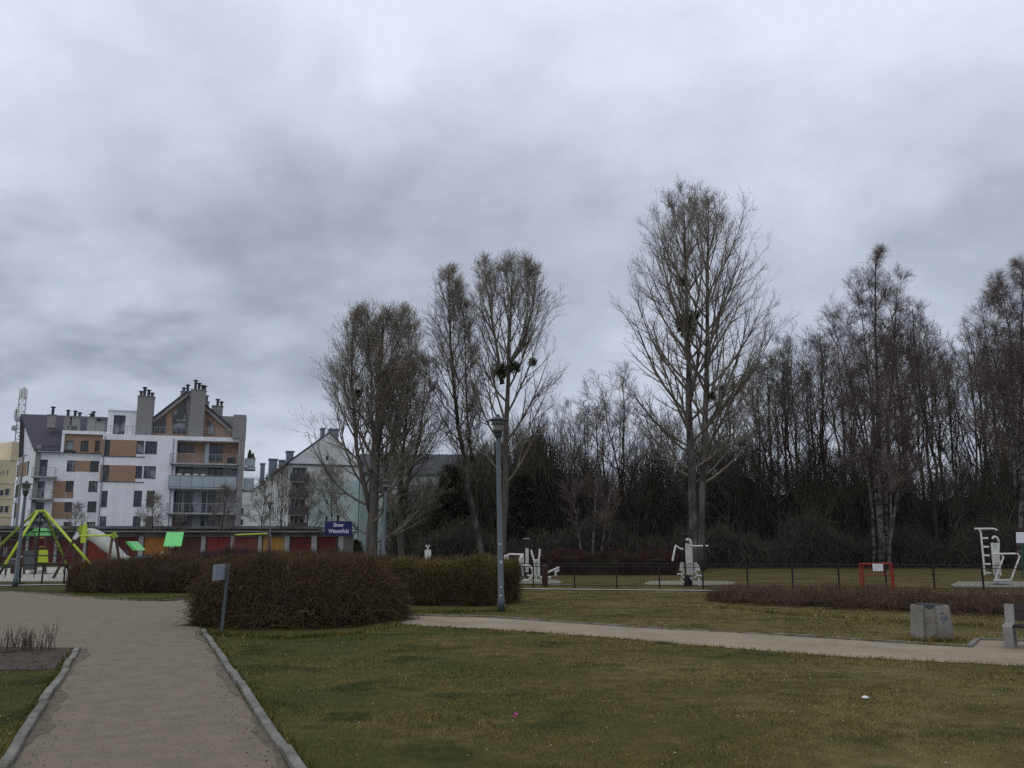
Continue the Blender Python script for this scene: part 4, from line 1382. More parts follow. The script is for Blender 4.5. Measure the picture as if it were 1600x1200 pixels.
# gable
gp = [TP.sz(*Z1(*q)) for q in ((790, 268), (985, 112), (1050, 152), (1236, 332))]
zb = z_par + 0.004
poly = [(gp[0][0], zb), (gp[3][0] + 0.1, zb), (gp[3][0], gp[3][1]), gp[1], (gp[0][0], gp[0][1])]
gm = MB(); gm.prism([TP.pt(s, z) for s, z in poly], np.array((*(-TP.n * 8), 0)))
gm.build('gable_wall', M['brick'], ab)
pk_ = MB(); q = [TP.sz(*Z1(*k)) for k in ((925, 322), (925, 185), (985, 132), (985, 322))]
pk_.prism([TP.pt(s, max(z, zb), 0.0) for s, z in q], np.array((*(TP.n * 0.05), 0)))
pk_.build('grey_panel', M['grey_wall'], ab)
rf = MB(); vg = MB()
for (u, v) in (((gp[0][0] - 0.5, gp[0][1] - 0.35), (gp[1][0], gp[1][1] + 0.02)), ((gp[1][0], gp[1][1] + 0.02), (gp[3][0] + 0.5, gp[3][1] - 0.45))):
    dx, dz = v[0] - u[0], v[1] - u[1]
    l = math.hypot(dx, dz); nx, nz = -dz / l, dx / l
    if nz < 0: nx, nz = -nx, -nz
    rf.prism([TP.pt(u[0] + nx * 0.03, u[1] + nz * 0.03, 0.45), TP.pt(v[0] + nx * 0.03, v[1] + nz * 0.03, 0.45), TP.pt(v[0] + nx * 0.28, v[1] + nz * 0.28, 0.45), TP.pt(u[0] + nx * 0.28, u[1] + nz * 0.28, 0.45)], np.array((*(-TP.n * 9), 0)))
    vg.prism([TP.pt(u[0] - nx * 0.30, u[1] - nz * 0.30, 0.42), TP.pt(v[0] - nx * 0.30, v[1] - nz * 0.30, 0.42), TP.pt(v[0] + nx * 0.025, v[1] + nz * 0.025, 0.42), TP.pt(u[0] + nx * 0.025, u[1] + nz * 0.025, 0.42)], np.array((*(-TP.n * 0.4), 0)))
rf.build('gable_roof', M['roof_tile'], ab)
vg.build('verge', M['grey_wall'], ab)


def tri_window(fac, root, pts, d, split=None):
    """Window of any outline on the gable: frame plate and pane."""
    P = [fac.sz(*Z1(*q)) for q in pts]
    P = [(s, max(z, zb + 0.05)) for s, z in P]
    c = np.mean(P, axis=0)
    m = MB(); m.prism([fac.pt(s, z, d) for s, z in P], np.array((*(fac.n * 0.05), 0)))
    o = m.build('window', M['frame_dark'], root)
    g = MB(); g.prism([fac.pt(*(c + (np.array(p) - c) * 0.9), d + 0.052) for p in P], np.array((*(fac.n * 0.01), 0)))
    pane = g.build('pane', M['glass_curtain'], o)
    return o


tri_window(TP, ab, ((797, 322), (797, 285), (864, 232), (864, 322)), 0.01)
tri_window(TP, ab, ((899, 265), (899, 217), (968, 152), (975, 265)), 0.06)
tri_window(TP, ab, ((899, 325), (899, 270), (975, 270), (975, 325)), 0.06)
tri_window(TP, ab, ((1079, 332), (1079, 245), (1117, 285), (1117, 332)), 0.01)
# chimneys further back on the roof
C5 = A.off(-6.0)
for (x0, y0, x1, y1, pots) in ((938, 106, 986, 190, ((0.3, 0.2), (0.72, 0.6))), (1062, 160, 1084, 260, ((0.4, 0.5),)), (1100, 182, 1157, 290, ((0.5, 0.6), (0.85, 0.3)))):
    r = zr(C5, x0, y0, x1, y1)
    chimney(ab, C5, r, -1.0, 0.0, pots)
pm = MB(); r = zr(C5, 1000, 232, 1240, 345)
C5.box(pm, r[0], z_par + 0.006, r[2], r[3], -3, 0)
pm.build('parapet', M['grey_wall'], ab)

# ------------------------------------------------------------------ left wing of the same building
B0 = ground_at(51, 108.5)
B = Fac(B0, np.asarray(B0) + TA * 10)
C0 = ground_at(24, 113.9)
b_r = B.sz(*Z1(512, 600))[0] + 0.8
z_eb = B.sz(*Z1(260, 424))[1]
wins_B = [zr(B, 201, 460, 246, 545), zr(B, 348, 465, 390, 520), zr(B, 469, 467, 515, 522), zr(B, 342, 571, 383, 626), zr(B, 461, 572, 508, 626), zr(B, 335, 681, 377, 731), zr(B, 455, 678, 502, 732), zr(B, 190, 573, 232, 660), zr(B, 185, 682, 228, 768), zr(B, 330, 785, 371, 830), zr(B, 450, 785, 496, 830), zr(B, 182, 786, 226, 840)]
wb = MB()
B.wall(wb, 0.0, 0.0, b_r, z_eb, wins_B)
CF = Fac(C0, B0)
cl = float(np.linalg.norm(np.asarray(B0) - np.asarray(C0)))
Zc = lambda x, y: (x / 4.6167, 590 + y / 4.6167)          # crop 0, 590, 180, 850
zc = lambda x0, y0, x1, y1: CF.rect(*Zc(x0, y0), *Zc(x1, y1))
wins_C = [zc(186, 466, 203, 556), zc(148, 520, 158, 580), zc(116, 630, 130, 708), zc(192, 604, 207, 700), zc(150, 652, 174, 710), zc(104, 772, 120, 862), zc(95, 905, 128, 1008)]
z_ec = CF.sz(*Zc(112, 560))[1]
apex = CF.sz(*Zc(176, 282))
z_ec2 = min(z_eb, z_ec)
CF.wall(wb, 0.0, 0.0, cl, z_ec2, wins_C)
dep = 11.0
back = B.pt(b_r, 0, -dep)
cb_ = np.array((*C0, 0)) + np.array((*B.t, 0)) * 9
for (p, q, zt) in (((*B.pt(b_r, 0),), back, z_eb), (back, np.array((*C0, 0)), z_ec2)):
    p = np.asarray(p)
    wb.add([p, q, q + (0, 0, zt), p + (0, 0, zt)], [(0, 1, 2, 3)])
# gable triangle over the end wall
a3, b3 = CF.pt(0, z_ec2 + 0.002), CF.pt(cl, z_ec2 + 0.002)
ap = CF.pt(apex[0], apex[1])
wb.prism([a3, b3, ap], np.array((*(-CF.n * 0.3), 0)))
wb.build('wall', M['plaster'], ab)
for i, r in enumerate(wins_B):
    B.window(ab, r, bars=(0.5,), glass=(M['glass'], M['glass_curtain'])[i % 3 == 1])
for i, r in enumerate(wins_C[2:] + []):
    CF.window(ab, r, bars=())
CF.window(ab, wins_C[0], bars=())
for (x0, y0, x1, y1) in ((390, 466, 469, 522), (275, 571, 342, 661), (270, 681, 335, 769)):
    r = zr(B, x0, y0, x1, y1)
    m = MB(); B.box(m, *r, 0.003, 0.035); m.build('brick_panel', M['brick'], ab)
for (x0, y0, x1, y1) in ((342, 627, 382, 661), (335, 732, 376, 769)):
    r = zr(B, x0, y0, x1, y1)
    m = MB(); B.box(m, r[0] + 0.003, r[1], r[2], r[3] - 0.06, 0.003, 0.034); m.build('brick_panel', M['brick'], ab)
r = CF.rect(*Zc(132, 615), *Zc(190, 712))
m = MB(); CF.box(m, *r, 0.003, 0.03); m.build('brick_panel', M['brick'], ab)
for (y, x1, k) in ((546, 290, 'bars'), (661, 272, 'bars'), (770, 270, 'bars')):
    zs = B.off(0.9).sz(*Z1(200, y))[1]
    s1 = B.off(0.9).sz(*Z1(x1, y))[0]
    balcony(ab, B, -0.6, s1, zs, 1.1, k, d_in=0.006)
gp_ = MB()
B.box(gp_, -0.55, 0.0, 0.02, z_eb + 0.9, -0.5, 0.10)
CF.box(gp_, -0.35, 0.0, 0.35, z_ec - 0.2, -0.5, 0.15)
gp_.build('corner_pillar', M['grey_wall'], ab)
# roof
ridge_z = apex[1] + 0.1
rp0 = ap + np.array((0, 0, 0.1))
rlen = B.sz(*Z1(575, 262))[0]
rd = np.array((*B.t, 0))
rp1 = rp0 + rd * (b_r + 2.5)
e0, e1 = B.pt(-0.4, z_eb + 0.05, 0.3), B.pt(b_r, z_eb + 0.05, 0.3)
rm = MB()
up_ = np.array((0, 0, 0.22))
over = np.array((*(CF.n * 0.5), 0))
rm.loft([[rp0 + over, rp1, rp1 + up_, rp0 + over + up_], [e0 + over * 0.6, e1, e1 + up_, e0 + over * 0.6 + up_]])
w0 = CF.pt(-0.35, z_ec2 - 0.1, 0.0)
rm.loft([[rp0 + over, rp1, rp1 + up_, rp0 + over + up_], [w0 + over, B.pt(b_r, z_ec2, -dep - 0.5), B.pt(b_r, z_ec2, -dep - 0.5) + up_, w0 + over + up_]])
rm.build('roof', M['roof_tile'], ab)
gut = MB(); B.box(gut, -0.3, z_eb + 0.02, B.sz(*Z1(325, 420))[0], z_eb + 0.14, 0.32, 0.46); gut.build('gutter', M['slab'], ab)
sg = MB()
sgs = B.sz(*Z1(322, 400))[0]
for z in (0.45, 0.75, 0.95):
    B.box(sg, 0.1, z_eb + z, sgs, z_eb + z + 0.03, 0.0 - z * 0.3, 0.03 - z * 0.3)
for i in range(9):
    s = 0.1 + (sgs - 0.14) * i / 8
    B.box(sg, s, z_eb + 0.3, s + 0.04, z_eb + 0.98, -0.30, -0.27)
sg.build('snow_guard', M['dark_steel'], ab)
# dormer storey with a white surround
D0 = B.off(0.36)
r = zr(D0, 322, 312, 528, 432)
ws = [zr(D0, 342, 362, 383, 430), zr(D0, 419, 362, 459, 430), zr(D0, 494, 362, 519, 430)]
ws = [(a, max(b, z_eb + 0.3), c, d) for a, b, c, d in ws]
dm = MB()
D0.wall(dm, r[0] + 0.3, z_eb + 0.05, b_r - 0.02, r[3] - 0.4, ws, d=0.0)
dm.build('dormer_wall', M['brick'], ab)
sm = MB()
D0.box(sm, r[0], z_eb + 0.05, r[0] + 0.295, r[3] - 0.402, -5, 0.25)
D0.box(sm, r[0], r[3] - 0.40, b_r, r[3], -5, 0.30)
sm.build('dormer_surround', M['plaster'], ab)
for i, q in enumerate(ws):
    D0.window(ab, q, bars=(0.5,) if i else (), glass=M['glass_green'] if i == 0 else M['glass'])
# chimneys of the wing
RB = B.off(-2.6)
for (x0, y0, x1, y1, pots) in ((246, 229, 290, 262, ((0.5, 0.75),)), (333, 238, 366, 275, ((0.45, 0.55),)), (372, 240, 416, 310, ((0.25, 0.5), (0.8, 0.3))), (455, 243, 497, 290, ((0.35, 0.2), (0.6, 0.5))), (496, 268, 545, 325, ((0.3, 0.2),)), (352, 287, 402, 322, ())):
    rr = zr(RB, x0, y0, x1, y1)
    chimney(ab, RB, (rr[0], rr[1] - 0.8, rr[2], rr[3]), -0.9, 0.0, pots)

# ------------------------------------------------------------------ pale yellow building and the telecom mast
YF = Fac(ground_at(-60, 128), ground_at(26, 134))
yb = thing('yellow_building', 'pale yellow building with small square windows beside the white apartment building', 'building', YF.pt(5, 0, -4))
y1_ = YF.sz(*Z1(76, 600))[0]
ym = MB()
ztop_l = YF.sz(*Z1(30, 462))[1]
wy = [zr(YF, x0, y0, x1, y1) for x0, y0, x1, y1 in ((0, 618, 21, 650), (26, 612, 50, 648), (0, 702, 20, 738), (24, 702, 47, 738), (3, 522, 9, 545), (16, 519, 22, 542), (35, 515, 43, 540), (2, 803, 18, 830), (24, 803, 46, 830), (-60, 620, -35, 650), (-60, 702, -35, 738))]
YF.wall(ym, -6, 0, y1_, ztop_l, wy)
ym.add([YF.pt(y1_, 0), YF.pt(y1_, 0, -12), YF.pt(y1_, ztop_l, -12), YF.pt(y1_, ztop_l)], [(0, 1, 2, 3)])
ym.add([YF.pt(-6, ztop_l), YF.pt(y1_, ztop_l), YF.pt(y1_, ztop_l, -12), YF.pt(-6, ztop_l, -12)], [(0, 1, 2, 3)])
rr = zr(YF, 57, 367, 84, 470)
YF.box(ym, rr[0], ztop_l + 0.002, y1_ + 0.3, rr[3], -6, 0.1)
for yq in (585, 665, 760):
    zz = YF.sz(*Z1(30, yq))[1]
    YF.box(ym, -6, zz, y1_ - 0.1, zz + 0.12, 0.002, 0.08)
ym.build('wall', M['yellow_plaster'], yb)
for q in wy:
    YF.window(yb, q, bars=(0.5,) if q[2] - q[0] > 1 else (), frame=M['frame_light'])

MAST_Y = 138.0
mp = at(33, 845, MAST_Y)
mast = thing('telecom_mast', 'grey lattice telecom mast with panel antennas rising behind the yellow building', 'mast', (mp[0], mp[1], 0))
zt = at(33, 612, MAST_Y)[2]
mm = MB()
xl = at(30, 700, MAST_Y)[0]
legs = [np.array((xl + dx, MAST_Y + dy, 0)) for dx, dy in ((-0.55, -0.4), (0.55, -0.4), (0, 0.6))]
for l in legs:
    mm.tube([l, l + (0, 0, zt)], 0.07, 6)
zz = 8.0
while zz < zt - 1:
    for i in range(3):
        mm.tube([legs[i] + (0, 0, zz), legs[(i + 1) % 3] + (0, 0, zz + 1.1)], 0.035, 4)
        mm.tube([legs[i] + (0, 0, zz), legs[(i + 1) % 3] + (0, 0, zz)], 0.03, 4)
    zz += 1.1
mm.build('lattice', M['steel'], mast)
for (px, y0, y1) in ((31.5, 608, 622), (36.5, 605, 624), (40, 608, 621), (26.5, 636, 652), (24, 640, 654)):
    c = at(px, y1, MAST_Y - 1.0); h = at(px, y0, MAST_Y - 1.0)[2] - c[2]
    m = MB(); m.box(c, (0.38, 0.22, h)); m.tube([c + (0, 0.1, h * 0.3), np.array((xl, MAST_Y, c[2] + h * 0.3))], 0.04, 5)
    m.build('antenna', M['pale_plaster'], mast)
for (px, py) in ((23, 669), (28, 655)):
    c = at(px, py, MAST_Y - 1)
    m = MB(); m.loft([[c + np.array((math.cos(t) * r, d, math.sin(t) * r)) for t in np.linspace(0, 6.283, 13)[:-1]] for r, d in ((0.1, 0.35), (0.42, 0.12), (0.45, -0.2), (0.02, -0.25))])
    m.tube([c + (0, 0.3, 0), np.array((xl, MAST_Y, c[2]))], 0.04, 5)
    m.build('dish', M['steel'], mast)

# ------------------------------------------------------------------ row of garages
GY = 84.0
GF = Fac(ground_at(-60, GY), ground_at(536, GY + 0.5))
gar = thing('garage_row', 'long low row of garages with red, orange and yellow doors', 'garage', GF.pt(18, 0, -3))
g1 = GF.sz(536, 850)[0]
ztop = GF.sz(300, 829)[1]
zdoor = GF.sz(300, 839)[1]
doors = [(-42, -4, 'door_dark_red'), (2, 40, 'door_brown'), (46, 85, 'door_dark_red'), (91, 130, 'door_dark_red'), (136, 175, 'door_red'), (181, 216, 'door_dark_red'), (225, 266, 'door_orange'), (273, 314, 'door_brown'), (322, 360, 'door_red'), (366, 403, 'door_rust'), (410, 444, 'door_yellow'), (453, 486, 'door_dark_red'), (496, 528, 'door_dark_red')]
holes = []
for x0, x1, mt in doors:
    holes.append((GF.sz(x0, 850)[0], 0.03, GF.sz(x1, 850)[0], zdoor))
gm = MB()
GF.wall(gm, -2, 0, g1, ztop - 0.25, holes, reveal=0.15)
gm.add([GF.pt(g1, 0), GF.pt(g1, 0, -6), GF.pt(g1, ztop - 0.25, -6), GF.pt(g1, ztop - 0.25)], [(0, 1, 2, 3)])
gm.add([GF.pt(-2, 0, -6), GF.pt(g1, 0, -6), GF.pt(g1, ztop - 0.25, -6), GF.pt(-2, ztop - 0.25, -6)], [(3, 2, 1, 0)])
gm.build('wall', M['garage_wall'], gar)
for h, (x0, x1, mt) in zip(holes, doors):
    m = MB()
    mid = (h[0] + h[2]) / 2
    GF.box(m, h[0] + 0.03, h[1], mid - 0.012, h[3] - 0.03, -0.14, -0.06)
    GF.box(m, mid + 0.012, h[1], h[2] - 0.03, h[3] - 0.03, -0.14, -0.06)
    d = m.build('garage_door', M[mt], gar)
    m = MB(); GF.box(m, mid + 0.06, 1.0, mid + 0.10, 1.25, -0.059, -0.02); m.build('handle', M['steel'], d)
for a, b in zip(holes[:-1], holes[1:]):
    m = MB(); GF.box(m, a[2] + 0.05, 0.0, b[0] - 0.05, zdoor + 0.12, 0.004, 0.10)
    m.build('pillar', M['pillar'], gar)
m = MB(); GF.box(m, holes[-1][2] + 0.04, 0, g1 + 0.02, zdoor + 0.1, 0.004, 0.1); m.build('pillar', M['pillar'], gar)
m = MB()
GF.box(m, -2.5, ztop - 0.18, g1 + 0.4, ztop - 0.02, -6.2, 0.55)
m.build('roof', M['garage_roof'], gar)
m = MB(); GF.box(m, -2.5, zdoor + 0.16, g1 + 0.1, ztop - 0.26, 0.004, 0.05); m.build('fascia', M['garage_wall'], gar)
GB = GF.off(-9)
gr2 = thing('rear_garage_row', 'second flat garage roof showing just above the front garages', 'garage', GB.pt(18, 0, -3))
m = MB(); z2 = GB.sz(300, 822)[1]; g2 = GB.sz(486, 830)[0]
GB.wall(m, -2, 0, g2, z2 - 0.3, []); GB.box(m, -2, 0.0, g2, z2 - 0.32, -6, -0.02)
m.build('wall', M['garage_wall'], gr2)
m = MB(); GB.box(m, -2.5, z2 - 0.29, g2 + 0.3, z2, -6.2, 0.4); m.build('roof', M['garage_roof'], gr2)

# ------------------------------------------------------------------ mint tenement seen end on, its wing, and a house among the trees
E0 = ground_at(447, 140)
ED = np.array((0.935, 0.353))
E = Fac(E0, np.asarray(E0) + ED * 10)
S = Fac(E0, np.asarray(E0) + np.array((-0.353, 0.935)) * 50)
mt = thing('tenement', 'pale grey and mint tenement with stepped chimneys and dark loggias in its gable end', 'building', E.pt(5, 0, -8))
W4 = lambda x, y: (370 + x / 4.6152, 640 + y / 4.6152)
er = lambda x0, y0, x1, y1: E.rect(*W4(x0, y0), *W4(x1, y1))
ew = E.sz(562, 830)[0]
ze = E.sz(449, 724)[1]
zrg = E.sz(505, 677)[1]
loggs = []
cols0, cols1 = E.sz(*W4(396, 480))[0], E.sz(*W4(503, 480))[0]
for (y0, y1) in ((412, 505), (520, 625), (640, 745), (760, 865)):
    q = er(396, y0, 503, y1)
    loggs.append((cols0, q[1] + 0.15, cols1, q[3] - 0.1))
sm_w = [er(640, 530, 655, 560), er(640, 650, 655, 680), er(640, 770, 655, 800), er(648, 335, 664, 362)]
w = MB()
E.wall(w, 0, 0, ew, ze, loggs + sm_w[:3], reveal=0.2)
for h in loggs:
    for (u, v) in (((h[0], h[1]), (h[0], h[3])), ((h[2], h[3]), (h[2], h[1])), ((h[0], h[3]), (h[2], h[3])), ((h[2], h[1]), (h[0], h[1]))):
        w.add([E.pt(*u, -0.2), E.pt(*u, -1.4), E.pt(*v, -1.4), E.pt(*v, -0.2)], [(0, 1, 2, 3)])
    w.add([E.pt(h[0], h[1], -1.4), E.pt(h[2], h[1], -1.4), E.pt(h[2], h[3], -1.4), E.pt(h[0], h[3], -1.4)], [(0, 1, 2, 3)])
slen = 75.0
swins = []
nb = 19
for i in range(nb):
    s0 = 2.0 + i * (slen - 3) / nb
    for f in range(5):
        zf = 1.2 + f * 2.8
        swins.append((s0, zf, s0 + (1.1 if i % 3 else 1.9), zf + 1.4))
S.wall(w, 0, 0, slen, ze, swins)
w.add([E.pt(ew, 0), E.pt(ew, 0, -slen), E.pt(ew, ze, -slen), E.pt(ew, ze)], [(0, 1, 2, 3)])
w.build('wall', M['pale_plaster'], mt)
mg = MB(); q = er(522, 505, 530, 880)
E.wall(mg, E.sz(*W4(522, 700))[0], 0.05, ew - 0.02, E.sz(*W4(700, 508))[1], sm_w[:3], d=0.03, reveal=0.03)
mg.build('mint_panel', M['mint'], mt)
for h in loggs:
    lb = E.off(-1.35)
    n = 3
    for i in range(n):
        a = h[0] + (h[2] - h[0]) * i / n + 0.12
        b = h[0] + (h[2] - h[0]) * (i + 1) / n - 0.12
        lb.window(mt, (a, h[1] + 0.05, b, h[3] - 0.2), bars=(), depth=0.0, frame=M['frame_light'] if h is loggs[0] else M['frame_dark'])
    m = MB()
    E.box(m, h[0] - 0.3, h[1] - 0.25, h[2] + 0.3, h[1] - 0.05, -0.1, 0.5)
    E.box(m, h[0] - 0.3, h[1] - 0.045, h[2] + 0.3, h[1] + 0.9, 0.42, 0.47)
    m.build('balcony', M['slate'], mt)
for q in sm_w[:3]:
    E.window(mt, q, bars=())
for i, q in enumerate(swins):
    S.window(mt, q, bars=(0.5,))
gm = MB()
gm.prism([E.pt(-0.2, ze + 0.004, 0.05), E.pt(ew + 0.2, ze + 0.004, 0.05), E.pt(ew / 2 + 0.3, zrg, 0.05)], np.array((*(-E.n * 0.4), 0)))
gm.build('gable', M['pale_plaster'], mt)
gw = er(642, 335, 662, 362)
E.window(mt, gw, d=0.06, bars=(), depth=-0.02)
for s_ in (0.25, ew - 0.25):
    m = MB(); m.tube([E.pt(s_, 0.1, 0.09), E.pt(s_, ze - 0.2, 0.09)], 0.06, 8); m.build('drainpipe', M['slate'], mt)
for i, k_ in enumerate((E.sz(*W4(385, 600))[0], E.sz(*W4(520, 600))[0])):
    m = MB(); E.box(m, k_ - 0.12, 0.1, k_ + 0.12, ze - 0.3, 0.035, 0.09); m.build('pilaster', M['plaster'], mt)
cn = MB(); E.box(cn, -0.3, ze - 0.12, ew + 0.3, ze - 0.002, 0.004, 0.35); cn.build('cornice', M['slate'], mt)
rf = MB()
back3 = np.array((*(-E.n * slen), 0))
for x in (-0.5, ew + 0.5):
    a, b = E.pt(x, ze - 0.1, 0.1), E.pt(ew / 2 + 0.3, zrg + 0.05, 0.1)
    rf.loft([[a, b, b + (0, 0, 0.25), a + (0, 0, 0.25)], [a + back3, b + back3, b + back3 + (0, 0, 0.25), a + back3 + (0, 0, 0.25)]])
rf.build('roof', M['slate'], mt)
for (px0, px1, pt, dist) in ((448, 458, 706, 8), (437, 448, 720, 15), (421, 433, 718, 24), (408, 414, 725, 40), (501, 506, 670, 5), (514, 527, 671, 5)):
    XF = E.off(-dist)
    a, b = XF.sz(px0, 730)[0], XF.sz(px1, 730)[0]
    zt_ = XF.sz(px0, pt)[1]
    m = MB(); XF.box(m, a, ze - 1.0, b, zt_, -2.0, 0)
    XF.box(m, a - 0.15, zt_ + 0.002, b + 0.15, zt_ + 0.2, -2.1, 0.1)
    m.build('chimney', M['blue_metal'], mt)
m = MB()
XF = E.off(-34)
m.prism([XF.pt(-0.4, ze - 0.4, 0), XF.pt(3.2, ze - 0.4, 0), XF.pt(3.2, ze + 2.9, 0), XF.pt(-0.4, ze + 0.7, 0)], np.array((*(-XF.n * 0.6), 0)))
m.build('fire_wall', M['pale_plaster'], mt)

V0 = ground_at(556, 150)
V = Fac(V0, ground_at(800, 152))
vg = thing('mint_wing', 'long mint building with grey roof half hidden behind the bare poplars', 'building', V.pt(12, 0, -5))
vr = V.sz(800, 840)[0]
zev, zri = V.sz(680, 743)[1], V.off(-6).sz(680, 712)[1]
U5 = lambda x, y: (560 + x / 5.0, 660 + y / 5.0)
vw = [V.rect(*U5(*a), *U5(*b)) for a, b in (((205, 425), (238, 500)), ((545, 440), (580, 520)), ((445, 540), (545, 625)), ((555, 540), (640, 625)), ((450, 640), (545, 740)), ((555, 640), (640, 740)), ((700, 440), (735, 520)), ((840, 440), (875, 520)), ((700, 560), (735, 640)), ((840, 560), (880, 640)), ((205, 560), (240, 640)), ((205, 690), (240, 770)), ((330, 560), (360, 640)), ((330, 690), (360, 770)))]
w = MB(); V.wall(w, 0, 0, vr, zev, vw)
w.add([V.pt(0, 0), V.pt(0, zev), V.pt(0, zev, -12), V.pt(0, 0, -12)], [(0, 1, 2, 3)])
w.add([V.pt(vr, 0), V.pt(vr, zev), V.pt(vr, zev, -12), V.pt(vr, 0, -12)], [(3, 2, 1, 0)])
w.build('wall', M['mint'], vg)
for q in vw:
    V.window(vg, q, bars=(0.5,), frame=M['frame_light'])
m = MB(); zb1 = V.sz(*U5(300, 420))[1]
V.box(m, 0.0, zb1 - 1.6, vr - 0.1, zb1 - 1.4, 0.004, 0.1); m.build('string_course', M['pale_plaster'], vg)
rf = MB()
for dd in (0.4, -12.4):
    a0, a1 = V.pt(-0.3, zev, dd), V.pt(vr + 0.3, zev, dd)
    b0, b1 = V.pt(-0.3, zri, -6), V.pt(vr + 0.3, zri, -6)
    rf.loft([[a0, b0, b0 + (0, 0, 0.25), a0 + (0, 0, 0.25)], [a1, b1, b1 + (0, 0, 0.25), a1 + (0, 0, 0.25)]])
rf.build('roof', M['slate'], vg)

XB = Fac(ground_at(360, 232), ground_at(470, 236))
xb = thing('distant_block', 'distant pale apartment block glimpsed between the white building and the tenement', 'building', XB.pt(8, 0, -5))
w = MB(); zx = XB.sz(400, 766)[1]; wx = XB.sz(470, 840)[0]
xw = [(1.5 + i * 3.0, 1.0 + f * 2.9, 2.9 + i * 3.0, 2.4 + f * 2.9) for i in range(5) for f in range(4)]
XB.wall(w, 0, 0, wx, zx, xw)
w.add([XB.pt(0, zx), XB.pt(wx, zx), XB.pt(wx, zx, -10), XB.pt(0, zx, -10)], [(0, 1, 2, 3)])
for s_ in (0, wx):
    w.add([XB.pt(s_, 0), XB.pt(s_, zx), XB.pt(s_, zx, -10), XB.pt(s_, 0, -10)], [(0, 1, 2, 3)])
w.build('wall', M['pale_plaster'], xb)
for q in xw:
    XB.window(xb, q, bars=(0.5,))
m = MB(); XB.box(m, -0.4, zx + 0.003, wx + 0.4, zx + 0.3, -10.3, 0.4); m.build('roof', M['slate'], xb)

HY = 158
hf = Fac(ground_at(792, HY), ground_at(872, HY))
hs = thing('gabled_house', 'steep gabled house with a dark chimney showing over the dark wood', 'house', hf.pt(5, 0, -4))
hw = hf.sz(872, 840)[0]
hz = hf.sz(832, 742)[1]; ha = hf.sz(825, 682)[1]
w = MB(); hf.box(w, 0, 0, hw, hz, -10, 0)
w.prism([hf.pt(0, hz + 0.003), hf.pt(hw, hz + 0.003), hf.pt(hw / 2, ha)], np.array((*(-hf.n * 10), 0)))
w.build('wall', M['pink_plaster'], hs)
rf = MB()
for x in (-0.4, hw + 0.4):
    a, b = hf.pt(x, hz - 0.3, 0.4), hf.pt(hw / 2, ha + 0.05, 0.4)
    k = np.array((*(-hf.n * 11), 0))
    rf.loft([[a, b, b + (0, 0, 0.3), a + (0, 0, 0.3)], [a + k, b + k, b + k + (0, 0, 0.3), a + k + (0, 0, 0.3)]])
rf.build('roof', M['roof_tile'], hs)
q = hf.rect(834, 681, 847, 720)
m = MB(); hf.box(m, *q, -3, -2); hf.box(m, q[0] - .15, q[3] + .003, q[2] + .15, q[3] + .25, -3.1, -1.9); m.build('chimney', M['dark_bark'], hs)
for (x0, x1) in ((806, 814), (850, 858)):
    q = hf.rect(x0, 752, x1, 766)
    hf.window(hs, q, bars=(0.5,), depth=-0.06)

# ------------------------------------------------------------------ fences
def fence(name, label, pts, spacing, h, bar=0.055, rails=(0.12, 0.86), post_h=None):
    P = [np.asarray(p, float) for p in pts]
    seg = [np.linalg.norm(b - a) for a, b in zip(P[:-1], P[1:])]
    cum = np.concatenate(([0], np.cumsum(seg)))
    pos = lambda s: np.array([np.interp(s, cum, [p[i] for p in P]) for i in (0, 1)])
    root = thing(name, label, 'fence', (*P[0], 0))
    n = int(cum[-1] / spacing)
    for i in range(n + 1):
        c = pos(i * spacing)
        m = MB(); m.box((c[0], c[1], 0), (0.06, 0.06, post_h or h + 0.02)); m.build('post', M['fence'], root)
    for i in range(n):
        m = MB()
        a, b = pos(i * spacing + 0.03), pos((i + 1) * spacing - 0.03)
        l = np.linalg.norm(b - a); t = (b - a) / l
        for r in rails + (h / 1.0 - 0.012,):
            m.tube([(*a, r), (*b, r)], 0.012, 4)
        k = int(l / bar)
        for j in range(1, k):
            q = a + t * l * j / k
            m.tube([(*q, 0.05), (*q, h)], 0.0062, 3, False)
        m.build('mesh_panel', M['fence'], root)
    return root


fa, fb = np.array(gxy(770, 917.5)), np.array(gxy(1600, 925.5))
fe = fb + (fb - fa) * 0.22
fence('wire_fence', 'low dark wire fence in front of the outdoor gym', [tuple(fa), tuple(fe)], 1.72, 1.0)
flat('edging', [gxy(800, 920.2), gxy(1200, 924), gxy(1760, 931), gxy(1760, 932.6), gxy(1200, 925.2), gxy(800, 921.4)], 0.03, M['pillar'])
pa, pb = np.array(gxy(-40, 913)), np.array(gxy(128, 911.5))
fence('playground_fence', 'low dark wire fence along the sandy playground', [tuple(pa), tuple(pb), gxy(200, 908)], 0.92, 0.85)
flat('edging', [gxy(-40, 917), gxy(140, 914), gxy(140, 912.8), gxy(-40, 915.8)], 0.03, M['pillar'])
flat('sand', [gxy(-120, 911), gxy(60, 909.5), gxy(330, 908), gxy(330, 890), gxy(140, 886), gxy(-120, 889)], 0.02, M['sand'])
for x0, x1, y0, y1 in ((786, 880, 906, 912), (1005, 1150, 908, 914), (1485, 1640, 909, 917), (845, 900, 913.2, 914.6)):
    xm = (x0 + x1) / 2
    flat('gravel_pad', [gxy(x0, (y0 + y1) / 2 + 1), gxy(x0 + 8, y1), gxy(xm, y1 + .4), gxy(x1 - 8, y1), gxy(x1, (y0 + y1) / 2), gxy(x1 - 12, y0), gxy(xm, y0 - .3), gxy(x0 + 12, y0)], 0.012, M['pad'])


